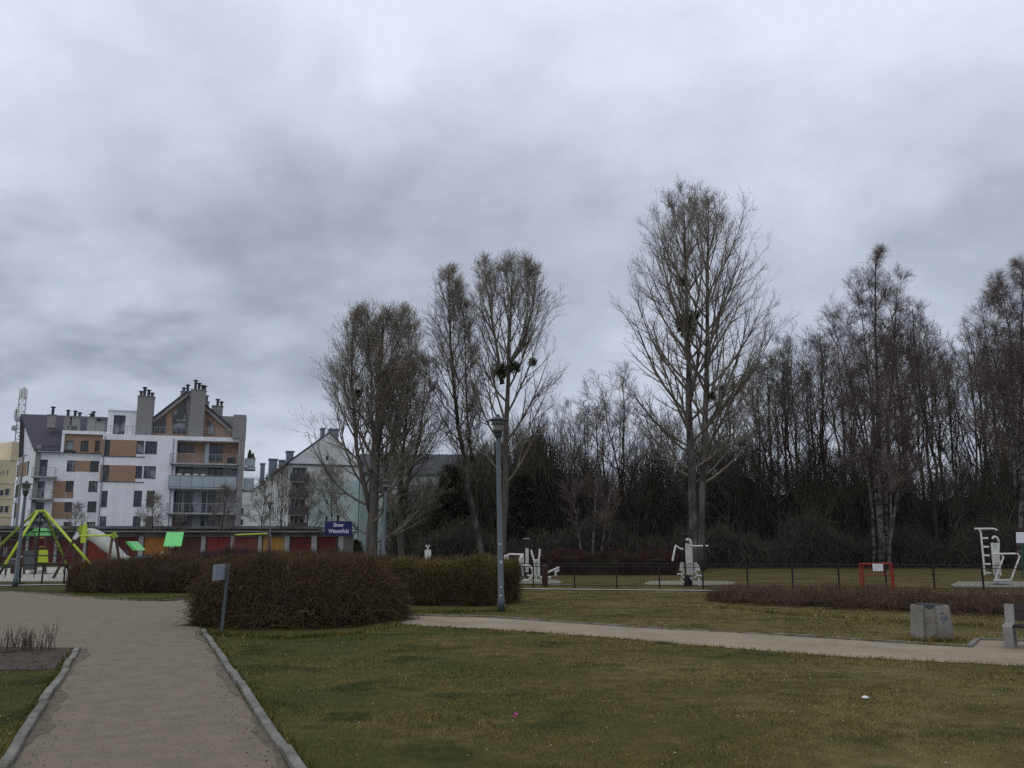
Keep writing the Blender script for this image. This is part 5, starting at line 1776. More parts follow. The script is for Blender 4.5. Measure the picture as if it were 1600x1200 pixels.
# ------------------------------------------------------------------ lamps
def lamp(label, px_b, px_t, py_t, Y, r=(0.085, 0.06), stickers=False, group='park lantern posts'):
    b = at(px_b, 850, Y); b[2] = 0
    t = at(px_t, py_t, Y)
    root = thing('street_lamp', label, 'street lamp', b, group)
    H = t[2]
    ax = (t - b) / H
    zc = H - 0.62
    m = MB(); m.tube([b, b + ax * 0.35, b + ax * 0.36, b + ax * zc], [r[0] * 1.25, r[0] * 1.2, r[0], r[1]], 16)
    m.build('pole', M['lamp_pole'], root, True)
    c = b + ax * zc
    m = MB(); m.lathe(c, [(0.055, 0), (0.10, 0.03), (0.105, 0.12), (0.13, 0.16), (0.13, 0.19)], 20); m.build('collar', M['lamp_dark'], root)
    m = MB(); m.lathe(c, [(0.115, 0.192), (0.13, 0.22), (0.165, 0.44), (0.165, 0.46)], 24)
    m.build('lamp_glass', M['lamp_glass'], root)
    m = MB(); m.lathe(c, [(0.17, 0.462), (0.26, 0.47), (0.26, 0.49), (0.20, 0.52), (0.12, 0.56), (0.05, 0.60), (0.05, 0.63), (0.01, 0.65)], 24)
    m.lathe(c, [(0.19, 0.36), (0.20, 0.365), (0.20, 0.38), (0.172, 0.385)], 24)
    m.build('lamp_cap', M['lamp_dark'], root)
    if stickers:
        for py, px, s in ((850, 781.0, 0.06), (878, 782.6, 0.07), (917, 781.8, 0.045), (930, 781.0, 0.05)):
            z = at(px, py, Y)[2]
            cc = b + ax * z
            rr = r[0] + (r[1] - r[0]) * z / zc + 0.003
            m = MB()
            off = (px - 781.5) * Y / F
            th0 = -math.pi / 2 + off / rr
            k = s / rr / 2
            V = []
            for a in np.linspace(th0 - k, th0 + k, 5):
                for dz in (-s / 2, s / 2):
                    V.append(cc + np.array((math.cos(a) * rr, math.sin(a) * rr, dz)))
            m.add(V, [(2 * i, 2 * i + 2, 2 * i + 3, 2 * i + 1) for i in range(4)])
            m.build('sticker', M['sticker'], root)
    return root


lamp('nearest blue grey lantern post with pale stickers, beside the clipped hedge', 783.5, 777.5, 649, 24.2, (0.082, 0.056), True)
lamp('thin grey lantern post between the poplar trunks behind the mounded hedge', 598.5, 603.5, 748, 45.5, (0.085, 0.06))
lamp('dark lantern post standing at the playground fence', 30, 42, 752, 38.5, (0.09, 0.06))
lamp('slim far lantern post in front of the yellow garage door', 425, 421, 783, 72, (0.07, 0.05))

# ------------------------------------------------------------------ blue square sign
SY = 27.5
sb = at(526.5, 850, SY); sb[2] = 0
sg = thing('square_sign', 'navy blue square name sign with white lettering on a dark pole', 'sign', sb)
m = MB()
zt = at(527, 808, SY)[2]
m.tube([sb, (sb[0], sb[1], zt)], 0.035, 10)
m.lathe((sb[0], sb[1], zt), [(0.045, 0), (0.05, 0.04), (0.02, 0.08)], 10)
m.build('pole', M['sign_pole'], sg)
x0, x1 = at(508, 825, SY)[0], at(550.5, 825, SY)[0]
z0, z1 = at(528, 836.5, SY)[2], at(528, 815.5, SY)[2]
m = MB(); m.bevel_box((x0, SY - 0.075, z0), (x1 - x0, 0, 0), (0, 0.03, 0), (0, 0, z1 - z0), 0.004)
m.build('sign_board', M['sign_blue'], sg)
m = MB()
zc_ = (z0 + z1) / 2; rr = (z1 - z0) / 2
for sgn, xe in ((-1, x0), (1, x1)):
    for k, q in ((1.0, 0.014), (0.72, 0.009)):
        a = np.linspace(-math.pi / 2, math.pi / 2, 15)
        m.tube([(xe + sgn * (math.cos(t) * rr * 0.85 * k), SY - 0.06, zc_ + math.sin(t) * rr * k) for t in a], q, 6)
for z in (z0 - 0.012, z1 + 0.012):
    m.tube([(x0 - 0.02, SY - 0.06, z), (x1 + 0.02, SY - 0.06, z)], 0.012, 6)
m.build('scroll_frame', M['lamp_dark'], sg)


def text_mesh(name, body, size, loc, mat, parent, rx=math.pi / 2, rz=0.0, sx=1.0, bold=0.0):
    cu = bpy.data.curves.new(name, 'FONT')
    cu.body = body
    cu.size = size
    cu.align_x = 'CENTER'; cu.align_y = 'CENTER'
    cu.extrude = 0.002
    cu.offset = bold
    tmp = bpy.data.objects.new(name, cu)
    COL.objects.link(tmp)
    bpy.context.view_layer.update()
    dg = bpy.context.evaluated_depsgraph_get()
    me = bpy.data.meshes.new_from_object(tmp.evaluated_get(dg))
    bpy.data.objects.remove(tmp)
    bpy.data.curves.remove(cu)
    from mathutils import Matrix, Euler
    me.transform(Matrix.Translation(Vector([float(k) for k in np.asarray(loc) - root_loc(parent)])) @ Euler((rx, 0, rz)).to_matrix().to_4x4() @ Matrix.Diagonal((sx, 1, 1, 1)))
    me.materials.clear(); me.materials.append(mat)
    o = bpy.data.objects.new(name, me)
    COL.objects.link(o); o.parent = parent
    return o


text_mesh('lettering', 'Skwer', 0.165, (at(530, 820, SY)[0], SY - 0.0785, at(530, 820.5, SY)[2]), M['sign_text'], sg, sx=0.78, bold=0.003)
text_mesh('lettering', 'Witomi\u0144ski', 0.165, (at(530, 830, SY)[0], SY - 0.0785, at(530, 830.2, SY)[2]), M['sign_text'], sg, sx=0.78, bold=0.003)

# ------------------------------------------------------------------ grey notice board seen from the side
NY = 17.2
nb_ = G(345.5, 993)
nt = thing('notice_sign', 'pale grey notice board turned edgeways on a grey post beside the shaggy bush', 'sign', nb_)
m = MB()
ztop = at(352, 881, nb_[1])[2]
m.bevel_box(nb_ + np.array((-0.028, -0.02, 0)), (0.056, 0, 0), (0, 0.04, 0), (0.07, 0, ztop), 0.006)
m.build('post', M['lamp_pole'], nt)
a, b = at(354.5, 882, nb_[1] + 0.05), at(336, 890, nb_[1] - 0.62)
h = 0.30
m = MB(); d = b - a; d[2] = 0
a0 = np.array((a[0] - 0.02, a[1], at(350, 906, nb_[1])[2])); zz = at(353, 881.5, nb_[1])[2]
nrm = np.cross(d, (0, 0, 1)); nrm /= np.linalg.norm(nrm)
if nrm[1] > 0: nrm = -nrm
m.bevel_box(a0, d, -nrm * 0.02, (0, 0, zz - a0[2]), 0.004)
m.build('board', M['sheet_grey'], nt)

# ------------------------------------------------------------------ concrete litter bin
cb = G(1459, 1000)
cbt = thing('concrete_bin', 'squat chipped concrete litter bin with blue graffiti on the grass', 'litter bin', cb)
px = cb[1] / F
rings = []
W_ = 58 * px
outl = [(-0.52, 0.10), (-0.50, -0.16), (-0.20, -0.32), (-0.14, -0.20), (0.10, -0.20), (0.16, -0.34), (0.46, -0.20), (0.52, 0.10), (0.42, 0.40), (0.10, 0.56), (-0.10, 0.56), (-0.42, 0.40)]
ra_ = -0.40
outl = [(x * math.cos(ra_) - y * math.sin(ra_), x * math.sin(ra_) + y * math.cos(ra_)) for x, y in outl]
H_ = 0.63
for z, k in ((-0.03, 1.02), (0.03, 1.03), (H_ - 0.03, 0.90), (H_, 0.87)):
    rings.append([cb + np.array((x * W_ * k, y * W_ * k + 0.05, z)) for x, y in outl])
for z, k in ((H_ + 0.001, 0.74), (H_ - 0.12, 0.70)):
    rings.append([cb + np.array((x * W_ * k, y * W_ * k + 0.05 + 0.02, z)) for x, y in outl])
m = MB(); m.loft(rings); m.build('body', M['bin_concrete'], cbt)
m = MB()
c = cb + np.array((0.02, 0.12, 0))
m.loft([[c + np.array((math.cos(t) * r, math.sin(t) * r, z)) for t in np.linspace(0, 2 * math.pi, 25)[:-1]] for r, z in ((0.20, H_ - 0.10), (0.225, H_ + 0.02), (0.205, H_ + 0.02), (0.18, H_ - 0.09))])
m.build('liner', M['grey_panel'], cbt)
# sprayed scribble lying on the right face
f0, f1 = np.array(outl[5]), np.array(outl[6])
m = MB()
def face_pt(u, z):
    k = 1.03 + (0.90 - 1.03) * z / H_
    q = f0 + (f1 - f0) * u
    fd = (f1 - f0); n_ = np.array((fd[1], -fd[0])); n_ /= np.linalg.norm(n_)
    return cb + np.array((q[0] * W_ * k + n_[0] * 0.004, q[1] * W_ * k + 0.05 + n_[1] * 0.004, z))
scr = [(0.18, 0.50), (0.55, 0.52), (0.30, 0.44), (0.25, 0.38), (0.5, 0.41), (0.75, 0.47), (0.62, 0.38), (0.82, 0.42), (0.45, 0.34), (0.3, 0.33)]
m.tube([face_pt(u, z) for u, z in scr], 0.011, 4)
m.build('graffiti', M['graffiti'], cbt)

# ------------------------------------------------------------------ bench
bb = G(1577, 1014)
bt = thing('park_bench', 'park bench of pale concrete ends and dark brown planks at the gravel path', 'bench', bb)
dx = np.array((math.cos(-0.60), math.sin(-0.60), 0)); dy = np.array((-dx[1], dx[0], 0))
u = bb[1] / F
hs_, hb_ = 34 * u, 63 * u
for q in (0, 1):
    o = bb + dx * (q * 1.75)
    m = MB()
    prof = [(-0.02, 0), (0.13, 0), (0.15, hs_ * 0.7), (0.42, hs_ * 0.75), (0.44, 0), (0.58, 0), (0.62, hb_), (0.50, hb_ + 0.01), (0.42, hs_ + 0.03), (0.12, hs_), (-0.03, hs_ + 0.02), (-0.06, hs_ - 0.02)]
    m.prism([o + dy * y + np.array((0, 0, z)) - dx * 0.07 for y, z in prof], dx * 0.15)
    m.build('end_frame', M['concrete'], bt)
for k in range(3):
    o = bb + dx * 0.085 + dy * (0.0 + k * 0.135) + np.array((0, 0, hs_ - 0.035))
    m = MB(); m.bevel_box(o, dx * 1.59, dy * 0.12, (0, 0, 0.045), 0.006); m.build('seat_plank', M['wood_dark'], bt)
for k in range(2):
    z = hs_ + 0.06 + k * 0.16
    o = bb + dx * 0.085 + dy * (0.43 + (z - hs_) * 0.28) + np.array((0, 0, z))
    m = MB(); m.bevel_box(o, dx * 1.59, np.array((0, 0, 0.14)) + dy * 0.035, -dy * 0.04, 0.006); m.build('back_plank', M['wood_dark'], bt)


# ------------------------------------------------------------------ outdoor gym
class Machine:
    """Builds in photograph-sized units at one depth: p(px, py, dy) is a point of the frame."""

    def __init__(self, name, label, cat, px, Y, group=None):
        self.Y = Y
        c = at(px, 850, Y); c[2] = 0
        self.root = thing(name, label, cat, c, group)

    def p(self, px, py, dy=0.0):
        return at(px, py, self.Y + dy)

    def tube(self, name, pts, r=0.03, mat='white_paint', parent=None, sides=8):
        m = MB()
        for line in pts:
            P = [self.p(*q) for q in line]
            if len(P) > 2:
                P2 = [P[0]]
                for a, b, c in zip(P[:-2], P[1:-1], P[2:]):
                    P2 += [b + (a - b) * min(0.25, 0.08 / (np.linalg.norm(a - b) + 1e-6)), b, b + (c - b) * min(0.25, 0.08 / (np.linalg.norm(c - b) + 1e-6))]
                P2.append(P[-1]); P = P2
            m.tube(P, r, sides)
        return m.build(name, M[mat], parent or self.root)

    def plate(self, name, quad, th=0.06, mat='white_paint', dy=0.0):
        m = MB(); m.prism([self.p(a, b, dy) for a, b in quad], (0, th, 0))
        return m.build(name, M[mat], self.root)

    def disc(self, name, px, py, r, h=0.02, mat='black_steel', dy=0.0):
        m = MB(); m.lathe(self.p(px, py, dy), [(r * 0.98, 0), (r, h * 0.5), (r * 0.9, h)], 20)
        return m.build(name, M[mat], self.root)


def C1(x, y, dy=0.0):
    return (1020 + x / 10.0, 810 + y / 10.0, dy)


g = Machine('pull_trainer', 'white double pull down machine with side arms and two seats', 'gym machine', 1071, 38.6)
g.tube('post', [[C1(540, 1075), C1(525, 290)]], 0.055, 'black_steel', sides=10)
g.disc('post_cap', *C1(540, 250)[:2], 0.26, 0.03)
g.plate('front_panel', [C1(508, 385)[:2], C1(612, 400)[:2], C1(622, 600)[:2], C1(632, 880)[:2], C1(530, 880)[:2], C1(512, 600)[:2]], 0.05, 'panel_paint', -0.14)
g.tube('top_hook', [[C1(525, 345, -.12), C1(545, 322, -.12), C1(575, 335, -.12), C1(600, 385, -.12), C1(600, 430, -.12)]], 0.055)
g.tube('pull_arm', [[C1(470, 480, -.2), C1(420, 470, -.3), C1(380, 440, -.35), C1(355, 425, -.4)], [C1(355, 425, -.4), C1(307, 665, -.4)]], 0.042)
g.tube('pull_arm', [[C1(600, 432, -.1), C1(780, 430, -.1)], [C1(825, 430, -.1), C1(865, 430, -.1)]], 0.036)
g.tube('grip', [[C1(780, 430, -.1), C1(826, 430, -.1)]], 0.03, 'black_steel')
for s, q in ((-1, [(430, 720), (445, 685), (488, 690), (488, 815), (420, 820)]), (1, [(640, 690), (690, 690), (715, 720), (740, 770), (735, 825), (650, 825)])):
    g.plate('backrest', [C1(*k)[:2] for k in q], 0.07, 'white_paint', 0.1)
g.tube('seat_frame', [[C1(480, 815), C1(480, 870), C1(455, 880), C1(450, 910), C1(495, 925)], [C1(445, 940), C1(455, 990), C1(495, 1000)], [C1(380, 872), C1(450, 868)]], 0.035)
g.tube('seat_frame', [[C1(640, 830), C1(685, 860), C1(680, 910), C1(640, 940), C1(620, 910)], [C1(620, 960), C1(640, 1010), C1(690, 1020)], [C1(690, 895), C1(790, 898)]], 0.035)
g.plate('foot_plate', [C1(700, 930)[:2], C1(735, 930)[:2], C1(745, 1050)[:2], C1(710, 1050)[:2]], 0.05)
g.plate('seat', [C1(560, 920)[:2], C1(615, 915)[:2], C1(620, 965)[:2], C1(590, 950)[:2]], 0.25)
g.plate('base_block', [C1(500, 900)[:2], C1(620, 900)[:2], C1(620, 1060)[:2], C1(500, 1060)[:2]], 0.3, 'black_steel', 0.1)


def C2(x, y, dy=0.0):
    return (1500 + x / 5.0, 800 + y / 5.0, dy)


g = Machine('ladder_trainer', 'white climbing ladder machine with dip bars and hooked post', 'gym machine', 1556, 40.0)
g.tube('ladder', [[C2(112, 132), C2(145, 132), C2(162, 155), C2(195, 490)], [C2(112, 131), C2(265, 131), C2(290, 143)]] + [[C2(x, y), C2(x + 46, y)] for x, y in ((172, 205), (178, 273), (185, 340), (191, 408), (194, 477))], 0.042)
g.tube('ladder_rail', [[C2(215, 150, 0.6), C2(240, 490, 0.6)], [C2(112, 131), C2(120, 131, 0.6), C2(215, 150, 0.6)]], 0.03, 'black_steel')
g.plate('front_panel', [C2(243, 240)[:2], C2(300, 240)[:2], C2(327, 495)[:2], C2(268, 495)[:2]], 0.06, 'white_paint', -0.1)
m = MB(); c0 = np.array(g.p(*C2(274, 265)[:2], -0.102))
m.prism([c0 + np.array((a * 0.11, 0, b * 0.13)) for a, b in ((-1, 0.6), (-0.5, 1), (0, 0.7), (0.5, 1), (1, 0.6), (0, -1))], (0, -0.006, 0)); m.build('emblem', M['panel_paint'], g.root)
g.tube('post', [[C2(300, 550, .05), C2(290, 240, .05)]], 0.06, 'white_paint')
g.tube('top_hook', [[C2(300, 300, -.05), C2(303, 230, -.05), C2(290, 200, -.05), C2(265, 192, -.05), C2(252, 210, -.05)]], 0.05)
g.disc('hook_joint', *C2(266, 232)[:2], 0.09, 0.1, 'black_steel', -0.05)
g.tube('dip_bar', [[C2(250, 328, -.3), C2(448, 325, -.3), C2(466, 348, -.3), C2(400, 525, -.3)]], 0.04)
g.tube('dip_bar', [[C2(318, 328, -.28), C2(340, 352, -.28), C2(275, 530, -.28)]], 0.04)
g.tube('base_frame', [[C2(265, 535, -.3), C2(405, 531, -.3)], [C2(275, 540, -.3), C2(300, 545, .05)]], 0.04)
g.tube('loop_handle', [[C2(278, 495, -.2), C2(278, 405, -.2), C2(290, 388, -.2), C2(302, 405, -.2), C2(303, 495, -.2)]], 0.02, 'steel')
g.disc('base_plate', *C2(320, 560)[:2], 0.45, 0.03, 'steel')

fr = Machine('red_barrier', 'low red steel frame with a white paper notice behind the fence', 'barrier', 1369, 33.6)
fr.tube('frame', [[(1346, 922), (1343, 881.5), (1391, 880.5), (1395, 922)], [(1393, 881.0, .4), (1398, 921, .4)], [(1348, 882, .4), (1350, 921, .4)], [(1343, 881.5), (1348, 882, .4), (1393, 881, .4), (1391, 880.5)]], 0.035, 'red_paint')
fr.tube('cross_bars', [[(1346, 899), (1393, 898)], [(1358, 881.5), (1359, 899)], [(1380, 881), (1381, 899)]], 0.016, 'red_paint')
m = MB(); m.prism([fr.p(x, y, -0.05) for x, y in ((1363.3, 881), (1379.5, 881.3), (1379.8, 892), (1364, 892.2))], (0, 0.004, 0))
pp_ = m.build('paper_notice', M['paper'], fr.root)
m = MB()
for k in range(4):
    a, b = fr.p(1365.5, 884.2 + k * 1.9, -0.0515), fr.p(1377.5 - (k == 3) * 5, 884.3 + k * 1.9, -0.0515)
    m.frame_box(a, b - a, (0, 0.001, 0), (0, 0, 0.012))
m.build('print', M['print'], pp_)

ib = Machine('information_board', 'white board on dark green posts at the right edge of the gym', 'sign', 1606, 41)
m = MB(); m.prism([ib.p(x, y) for x, y in ((1588, 831.5), (1626, 832), (1626, 849), (1588.5, 848.3))], (0, 0.03, 0)); m.build('board', M['paper'], ib.root)
for x in (1597.5, 1618):
    ib.tube('post', [[(x, 903, .06), (x, 833, .06)]], 0.045, 'green_paint')


def C3(x, y, dy=0.0):
    return (780 + x / 12.0, 830 + y / 12.0, dy)


g = Machine('walker_machine', 'white stepper frame machine with a big curved ring beside the lamp post', 'gym machine', 806, 41.0)
g.tube('left_post', [[C3(113, 960), C3(115, 440)], [C3(158, 960, .3), C3(158, 480, .3)]], 0.06)
g.tube('handrail', [[C3(140, 468), C3(190, 432), C3(460, 440)]], 0.045)
g.tube('right_post', [[C3(395, 980, -.2), C3(388, 500, -.2)], [C3(440, 840), C3(437, 455)], [C3(388, 505, -.2), C3(437, 460)]], 0.055)
ang = np.linspace(math.radians(115), math.radians(-110), 18)
g.tube('ring', [[C3(505 + 130 * math.cos(t), 780 - 140 * math.sin(t), -.1) for t in ang]], 0.055)
g.tube('crank', [[C3(215, 770), C3(255, 800), C3(260, 850)], [C3(310, 795), C3(400, 725)], [C3(310, 850), C3(380, 850), C3(350, 920)], [C3(520, 825), C3(600, 840)]], 0.045)
g.tube('base_frame', [[C3(200, 905), C3(270, 915)], [C3(310, 940, -.2), C3(560, 930, -.1)], [C3(380, 935, -.25), C3(385, 1020, -.4)]], 0.05)
g.plate('foot_plate', [C3(355, 940)[:2], C3(412, 940)[:2], C3(410, 1040)[:2], C3(352, 1040)[:2]], 0.1, 'white_paint', -0.5)

g = Machine('gym_post', 'tall white post with a dark round cap between stepper and cross trainer', 'gym machine', 823.5, 43.0)
g.plate('panel', [C3(490, 318)[:2], C3(552, 318)[:2], C3(552, 770)[:2], C3(492, 770)[:2]], 0.08, 'panel_paint', -0.1)
g.tube('post', [[C3(522, 990), C3(520, 160)]], 0.075, 'black_steel', sides=10)
g.disc('post_cap', *C3(515, 150)[:2], 0.16, 0.04, 'steel')

g = Machine('cross_trainer', 'white cross trainer with two tall swinging handles', 'gym machine', 839, 41.5)
g.tube('handle', [[C3(602, 350), C3(612, 420), C3(652, 545)]], 0.045)
g.tube('handle', [[C3(757, 330), C3(760, 430), C3(738, 545)]], 0.045)
g.tube('frame', [[C3(645, 545), C3(700, 552, .1), C3(752, 542)], [C3(662, 560), C3(675, 830), C3(690, 860)], [C3(707, 560, .1), C3(722, 835, .1), C3(775, 870, .1)], [C3(743, 560), C3(748, 845)]], 0.05)
g.tube('base_frame', [[C3(640, 930), C3(780, 925)], [C3(690, 860), C3(690, 930)], [C3(775, 870), C3(800, 860), C3(800, 890)]], 0.05)

g = Machine('rowing_machine', 'low white rowing machine on a slanted beam', 'gym machine', 861, 40.0)
g.tube('beam', [[C3(840, 818), C3(960, 750), C3(1085, 700), C3(1125, 672)]], 0.05)
g.plate('seat', [C3(1070, 672)[:2], C3(1128, 665)[:2], C3(1130, 685)[:2], C3(1080, 695)[:2]], 0.35)
g.tube('support', [[C3(1100, 690), C3(1110, 750)], [C3(1060, 750), C3(1058, 838)], [C3(1045, 752), C3(1110, 752)], [C3(900, 850), C3(900, 990)], [C3(885, 868), C3(970, 868)]], 0.05)
g = Machine('short_bollard', 'short dark maroon bollard in front of the rowing machine', 'bollard', 851.5, 38.5)
m = MB(); m.lathe(g.p(851.5, 916) * np.array((1, 1, 0)), [(0.13, 0), (0.13, 0.85), (0.115, 0.9), (0.05, 0.92)], 16); m.build('body', M['maroon'], g.root)

g = Machine('gym_pillar', 'white gym pillar with a forked top standing alone behind the clipped hedge', 'gym machine', 668, 45.0)
g.plate('panel', [(663.6, 859), (673.2, 859), (673.4, 892), (663.4, 892)], 0.12, 'white_paint', -0.06)
g.tube('fork', [[(668.5, 860), (668.5, 853.5)], [(665.5, 851.5), (666.5, 854), (668.5, 855), (670.2, 854), (671, 851.5)]], 0.04)
g.tube('post', [[(668.5, 893, .2), (668.5, 845, .2)]], 0.05, 'black_steel')
g.disc('post_cap', 668, 843.5, 0.24, 0.03)
g.tube('foot_frame', [[(677, 893), (678, 873), (682, 872), (682, 880)], [(678, 880), (684, 879)]], 0.02, 'steel')

# ------------------------------------------------------------------ playground
def post_box(mb, a, b, r):
    mb.tube([a, b], r, 8)


class Play(Machine):
    pass


def T1(x, y, dy=0.0):      # crop 0,790,120,920
    return (x / 9.233, 790 + y / 9.233, dy)


def T2(x, y, dy=0.0):      # crop 100,800,230,920
    return (100 + x / 10.0, 800 + y / 10.0, dy)


net = Play('climbing_pyramid', 'climbing net hung from tall lime green splayed steel legs', 'playground climber', 64, 48.0)
apex = [T1(520, 82, 0.4), T1(545, 80, -0.4), T1(645, 80, 0.0), T1(640, 86, 0.5)]
feet = [T1(-120, 690, 2.6), T1(-10, 985, -2.6), T1(1360, 905, -1.6), T1(1000, 950, 3.0)]
ends = []
for a, f in zip(apex, feet):
    A_, F_ = net.p(*a), net.p(*f)
    d = F_ - A_
    q = A_ + d * ((A_[2] - 0.0) / (A_[2] - F_[2])) if F_[2] < A_[2] else F_
    ends.append(q)
    m = MB(); m.tube([A_, A_ + (q - A_) * 0.8], 0.068, 12)
    leg = m.build('leg', M['lime'] if f[2] < 0 else M['lime_dark'], net.root, True)
    m = MB(); m.tube([A_ + (q - A_) * 0.8, q], 0.075, 10); m.build('foot', M['black_steel'], leg)
m = MB()
m.tube([net.p(*apex[0]), net.p(*apex[1]), net.p(*apex[2]), net.p(*apex[3]), net.p(*apex[0])], 0.075, 10)
m.build('apex_ring', M['lime'], net.root, True)
m = MB()
top = net.p(*T1(592, 110))
ctr = np.mean([e for e in ends], axis=0)
ringpts = []
for lev in (0.35, 0.5, 0.65, 0.8):
    ring = [top + (e - top) * lev * 0.82 for e in ends]
    ringpts.append(ring)
    m.tube(ring + ring[:1], 0.02, 4)
for i in range(4):
    m.tube([top] + [r[i] for r in ringpts] + [ends[i] * 0.8 + ctr * 0.2], 0.02, 4)
    for k in (0.33, 0.66):
        m.tube([top] + [r[i] * (1 - k) + r[(i + 1) % 4] * k for r in ringpts], 0.018, 4)
m.tube([top, ctr], 0.02, 4)
m.build('net', M['rope'], net.root)

tw_ = Play('play_tower', 'playground tower with bright green roof pieces and lime panel', 'playground tower', 58, 54.0)
for x, yy, dy in ((505, 470, 0), (655, 440, 0), (345, 640, .0), (520, 430, 1.6), (650, 430, 1.6)):
    tw_.tube('tower_post', [[T1(x, 1000, dy), T1(x, yy, dy)]], 0.07, 'wood_post')
m = MB()
for q in ([(355, 425), (520, 325), (545, 340), (370, 440)], [(520, 325), (560, 335), (578, 430), (528, 437)]):
    m.prism([tw_.p(*T1(*k)) for k in q], (0, 1.3, 0))
m.build('roof', M['fresh_green'], tw_.root)
tw_.plate('lime_panel', [T1(548, 640)[:2], T1(685, 640)[:2], T1(690, 820)[:2], T1(545, 820)[:2]], 0.06, 'lime', -0.1)
tw_.plate('grey_panel', [T1(350, 645)[:2], T1(520, 645)[:2], T1(520, 930)[:2], T1(350, 930)[:2]], 0.05, 'grey_panel', -0.05)
tw_.plate('floor', [T1(345, 825)[:2], T1(700, 825)[:2], T1(700, 845)[:2], T1(345, 845)[:2]], 1.6, 'wood_post', 0.03)
tw_.tube('rung', [[T1(560, 595), T1(650, 595)], [T1(565, 465), T1(660, 465)]], 0.035, 'yellow_plastic')
tw_.plate('pale_slide', [T1(525, 935)[:2], T1(610, 930)[:2], T1(615, 1020)[:2], T1(520, 1020)[:2]], 0.5, 'slide', -0.3)
tw_.plate('sand_chute', [T1(370, 1020)[:2], T1(440, 940)[:2], T1(450, 1020)[:2]], 0.3, 'slide', -0.4)
g = Play('spring_rider', 'small green and white spring rider beside the dark lantern post', 'spring rider', 24, 44)
g.plate('side_panel', [T1(235, 930)[:2], T1(275, 900)[:2], T1(290, 1040)[:2], T1(225, 1045)[:2]], 0.15, 'green_paint')
g.plate('seat', [T1(195, 990)[:2], T1(235, 985)[:2], T1(240, 1050)[:2], T1(200, 1050)[:2]], 0.2, 'lime')
g.tube('spring', [[T1(240, 1045), T1(240, 1090)]], 0.09, 'black_steel')
g = Play('balance_panel', 'dark red climbing panel with white portholes left of the lantern post', 'playground climber', 12, 52)
g.plate('panel', [T1(60, 790)[:2], T1(270, 790)[:2], T1(270, 905)[:2], T1(60, 905)[:2]], 0.08, 'grey_panel')
g.plate('red_panel', [T1(150, 880)[:2], T1(235, 880)[:2], T1(235, 985)[:2], T1(150, 985)[:2]], 0.06, 'maroon', -0.1)
g.tube('handrail', [[T1(145, 775), T1(265, 770)], [T1(65, 600), T1(95, 600), T1(90, 735), T1(55, 735), T1(65, 600)]], 0.03, 'steel')
g.tube('leg', [[T1(80, 790), T1(80, 1000)], [T1(250, 640), T1(250, 1000)]], 0.05, 'wood_post')
g.disc('porthole', *T1(300, 745)[:2], 0.12, 0.1, 'white_plastic', -0.2)

sl = Play('tube_slide_tower', 'grey tube slide running down from a timber tower with lime leaf panels', 'playground slide', 145, 55.0)
pts = [T2(360, 345, .3), T2(430, 345, .1), T2(520, 385, -.2), T2(620, 465, -.5), T2(720, 545, -.7), T2(820, 640, -.8), T2(920, 720, -.8), T2(1030, 745, -.8)]
m = MB()
PP = np.array([sl.p(*q) for q in pts])
tt = np.linspace(0, len(PP) - 1, 30)
PP = np.stack([np.interp(tt, np.arange(len(pts)), PP[:, i]) for i in range(3)], axis=1)
for _ in range(3):
    PP[1:-1] = (PP[:-2] + PP[1:-1] * 2 + PP[2:]) / 4
RR = np.interp(np.linspace(0, 1, 30), [0, 0.45, 0.8, 1], [0.34, 0.42, 0.30, 0.16])
m.tube(PP, RR, 16)
m.build('tube_slide', M['slide'], sl.root, True)
for q in ([(265, 360), (290, 220), (340, 165), (358, 200), (355, 300), (335, 480), (255, 485)], [(200, 285), (245, 215), (290, 190), (270, 330), (255, 340)]):
    sl.plate('leaf_panel', [T2(*k)[:2] for k in q], 0.06, 'lime' if q[0][0] > 250 else 'lime_dark', -0.4 if q[0][0] > 250 else 0.2)
sl.tube('tower_post', [[T2(225, 1010), T2(235, 480)], [T2(150, 1000, 1), T2(165, 450, 1)]], 0.085, 'wood_post')
sl.tube('slide_support', [[T2(640, 860), T2(645, 640)], [T2(815, 800), T2(818, 580)], [T2(1050, 790), T2(1055, 700)]], 0.07, 'wood_post')
sl.plate('tower_floor', [T2(110, 800)[:2], T2(430, 805)[:2], T2(430, 850)[:2], T2(110, 850)[:2]], 1.2, 'wood_post', 0.2)

sw = Play('swing_frame', 'swing frame with a lime crossbar on dark slanted timber legs', 'swing', 150, 47.0)
sw.tube('crossbar', [[T2(225, 372), T2(790, 366)]], 0.055, 'lime')
sw.tube('leg', [[T2(180, 400, .0), T2(-220, 1130, .3)], [T2(235, 400), T2(170, 1100, 1.2)]], 0.075, 'wood_post')
sw.tube('leg', [[T2(755, 400, 0), T2(650, 1050, -.9)], [T2(810, 380), T2(900, 1050, .9)]], 0.075, 'wood_post')
sw.plate('end_cover', [T2(735, 330)[:2], T2(785, 305)[:2], T2(830, 385)[:2], T2(800, 410)[:2], T2(740, 405)[:2]], 0.15, 'lime_dark', -0.08)
sw.plate('leaf_cover', [T2(150, 380)[:2], T2(195, 310)[:2], T2(222, 315)[:2], T2(220, 390)[:2], T2(185, 430)[:2], T2(130, 425)[:2]], 0.10, 'white_plastic', -0.1)

h1 = Play('small_play_hut', 'little play hut with a narrow bright green sloping roof', 'play hut', 205, 56)
m = MB(); m.prism([h1.p(*T2(*k)) for k in ((950, 460), (1000, 458), (1138, 595), (1085, 605))], (0, 1.4, 0)); m.build('roof', M['fresh_green'], h1.root)
for ln in ([T2(960, 900), T2(965, 465)], [T2(1120, 900), T2(1120, 600)], [T2(960, 900, 1.3), T2(965, 465, 1.3)]):
    h1.tube('hut_post', [ln], 0.05, 'wood_post')


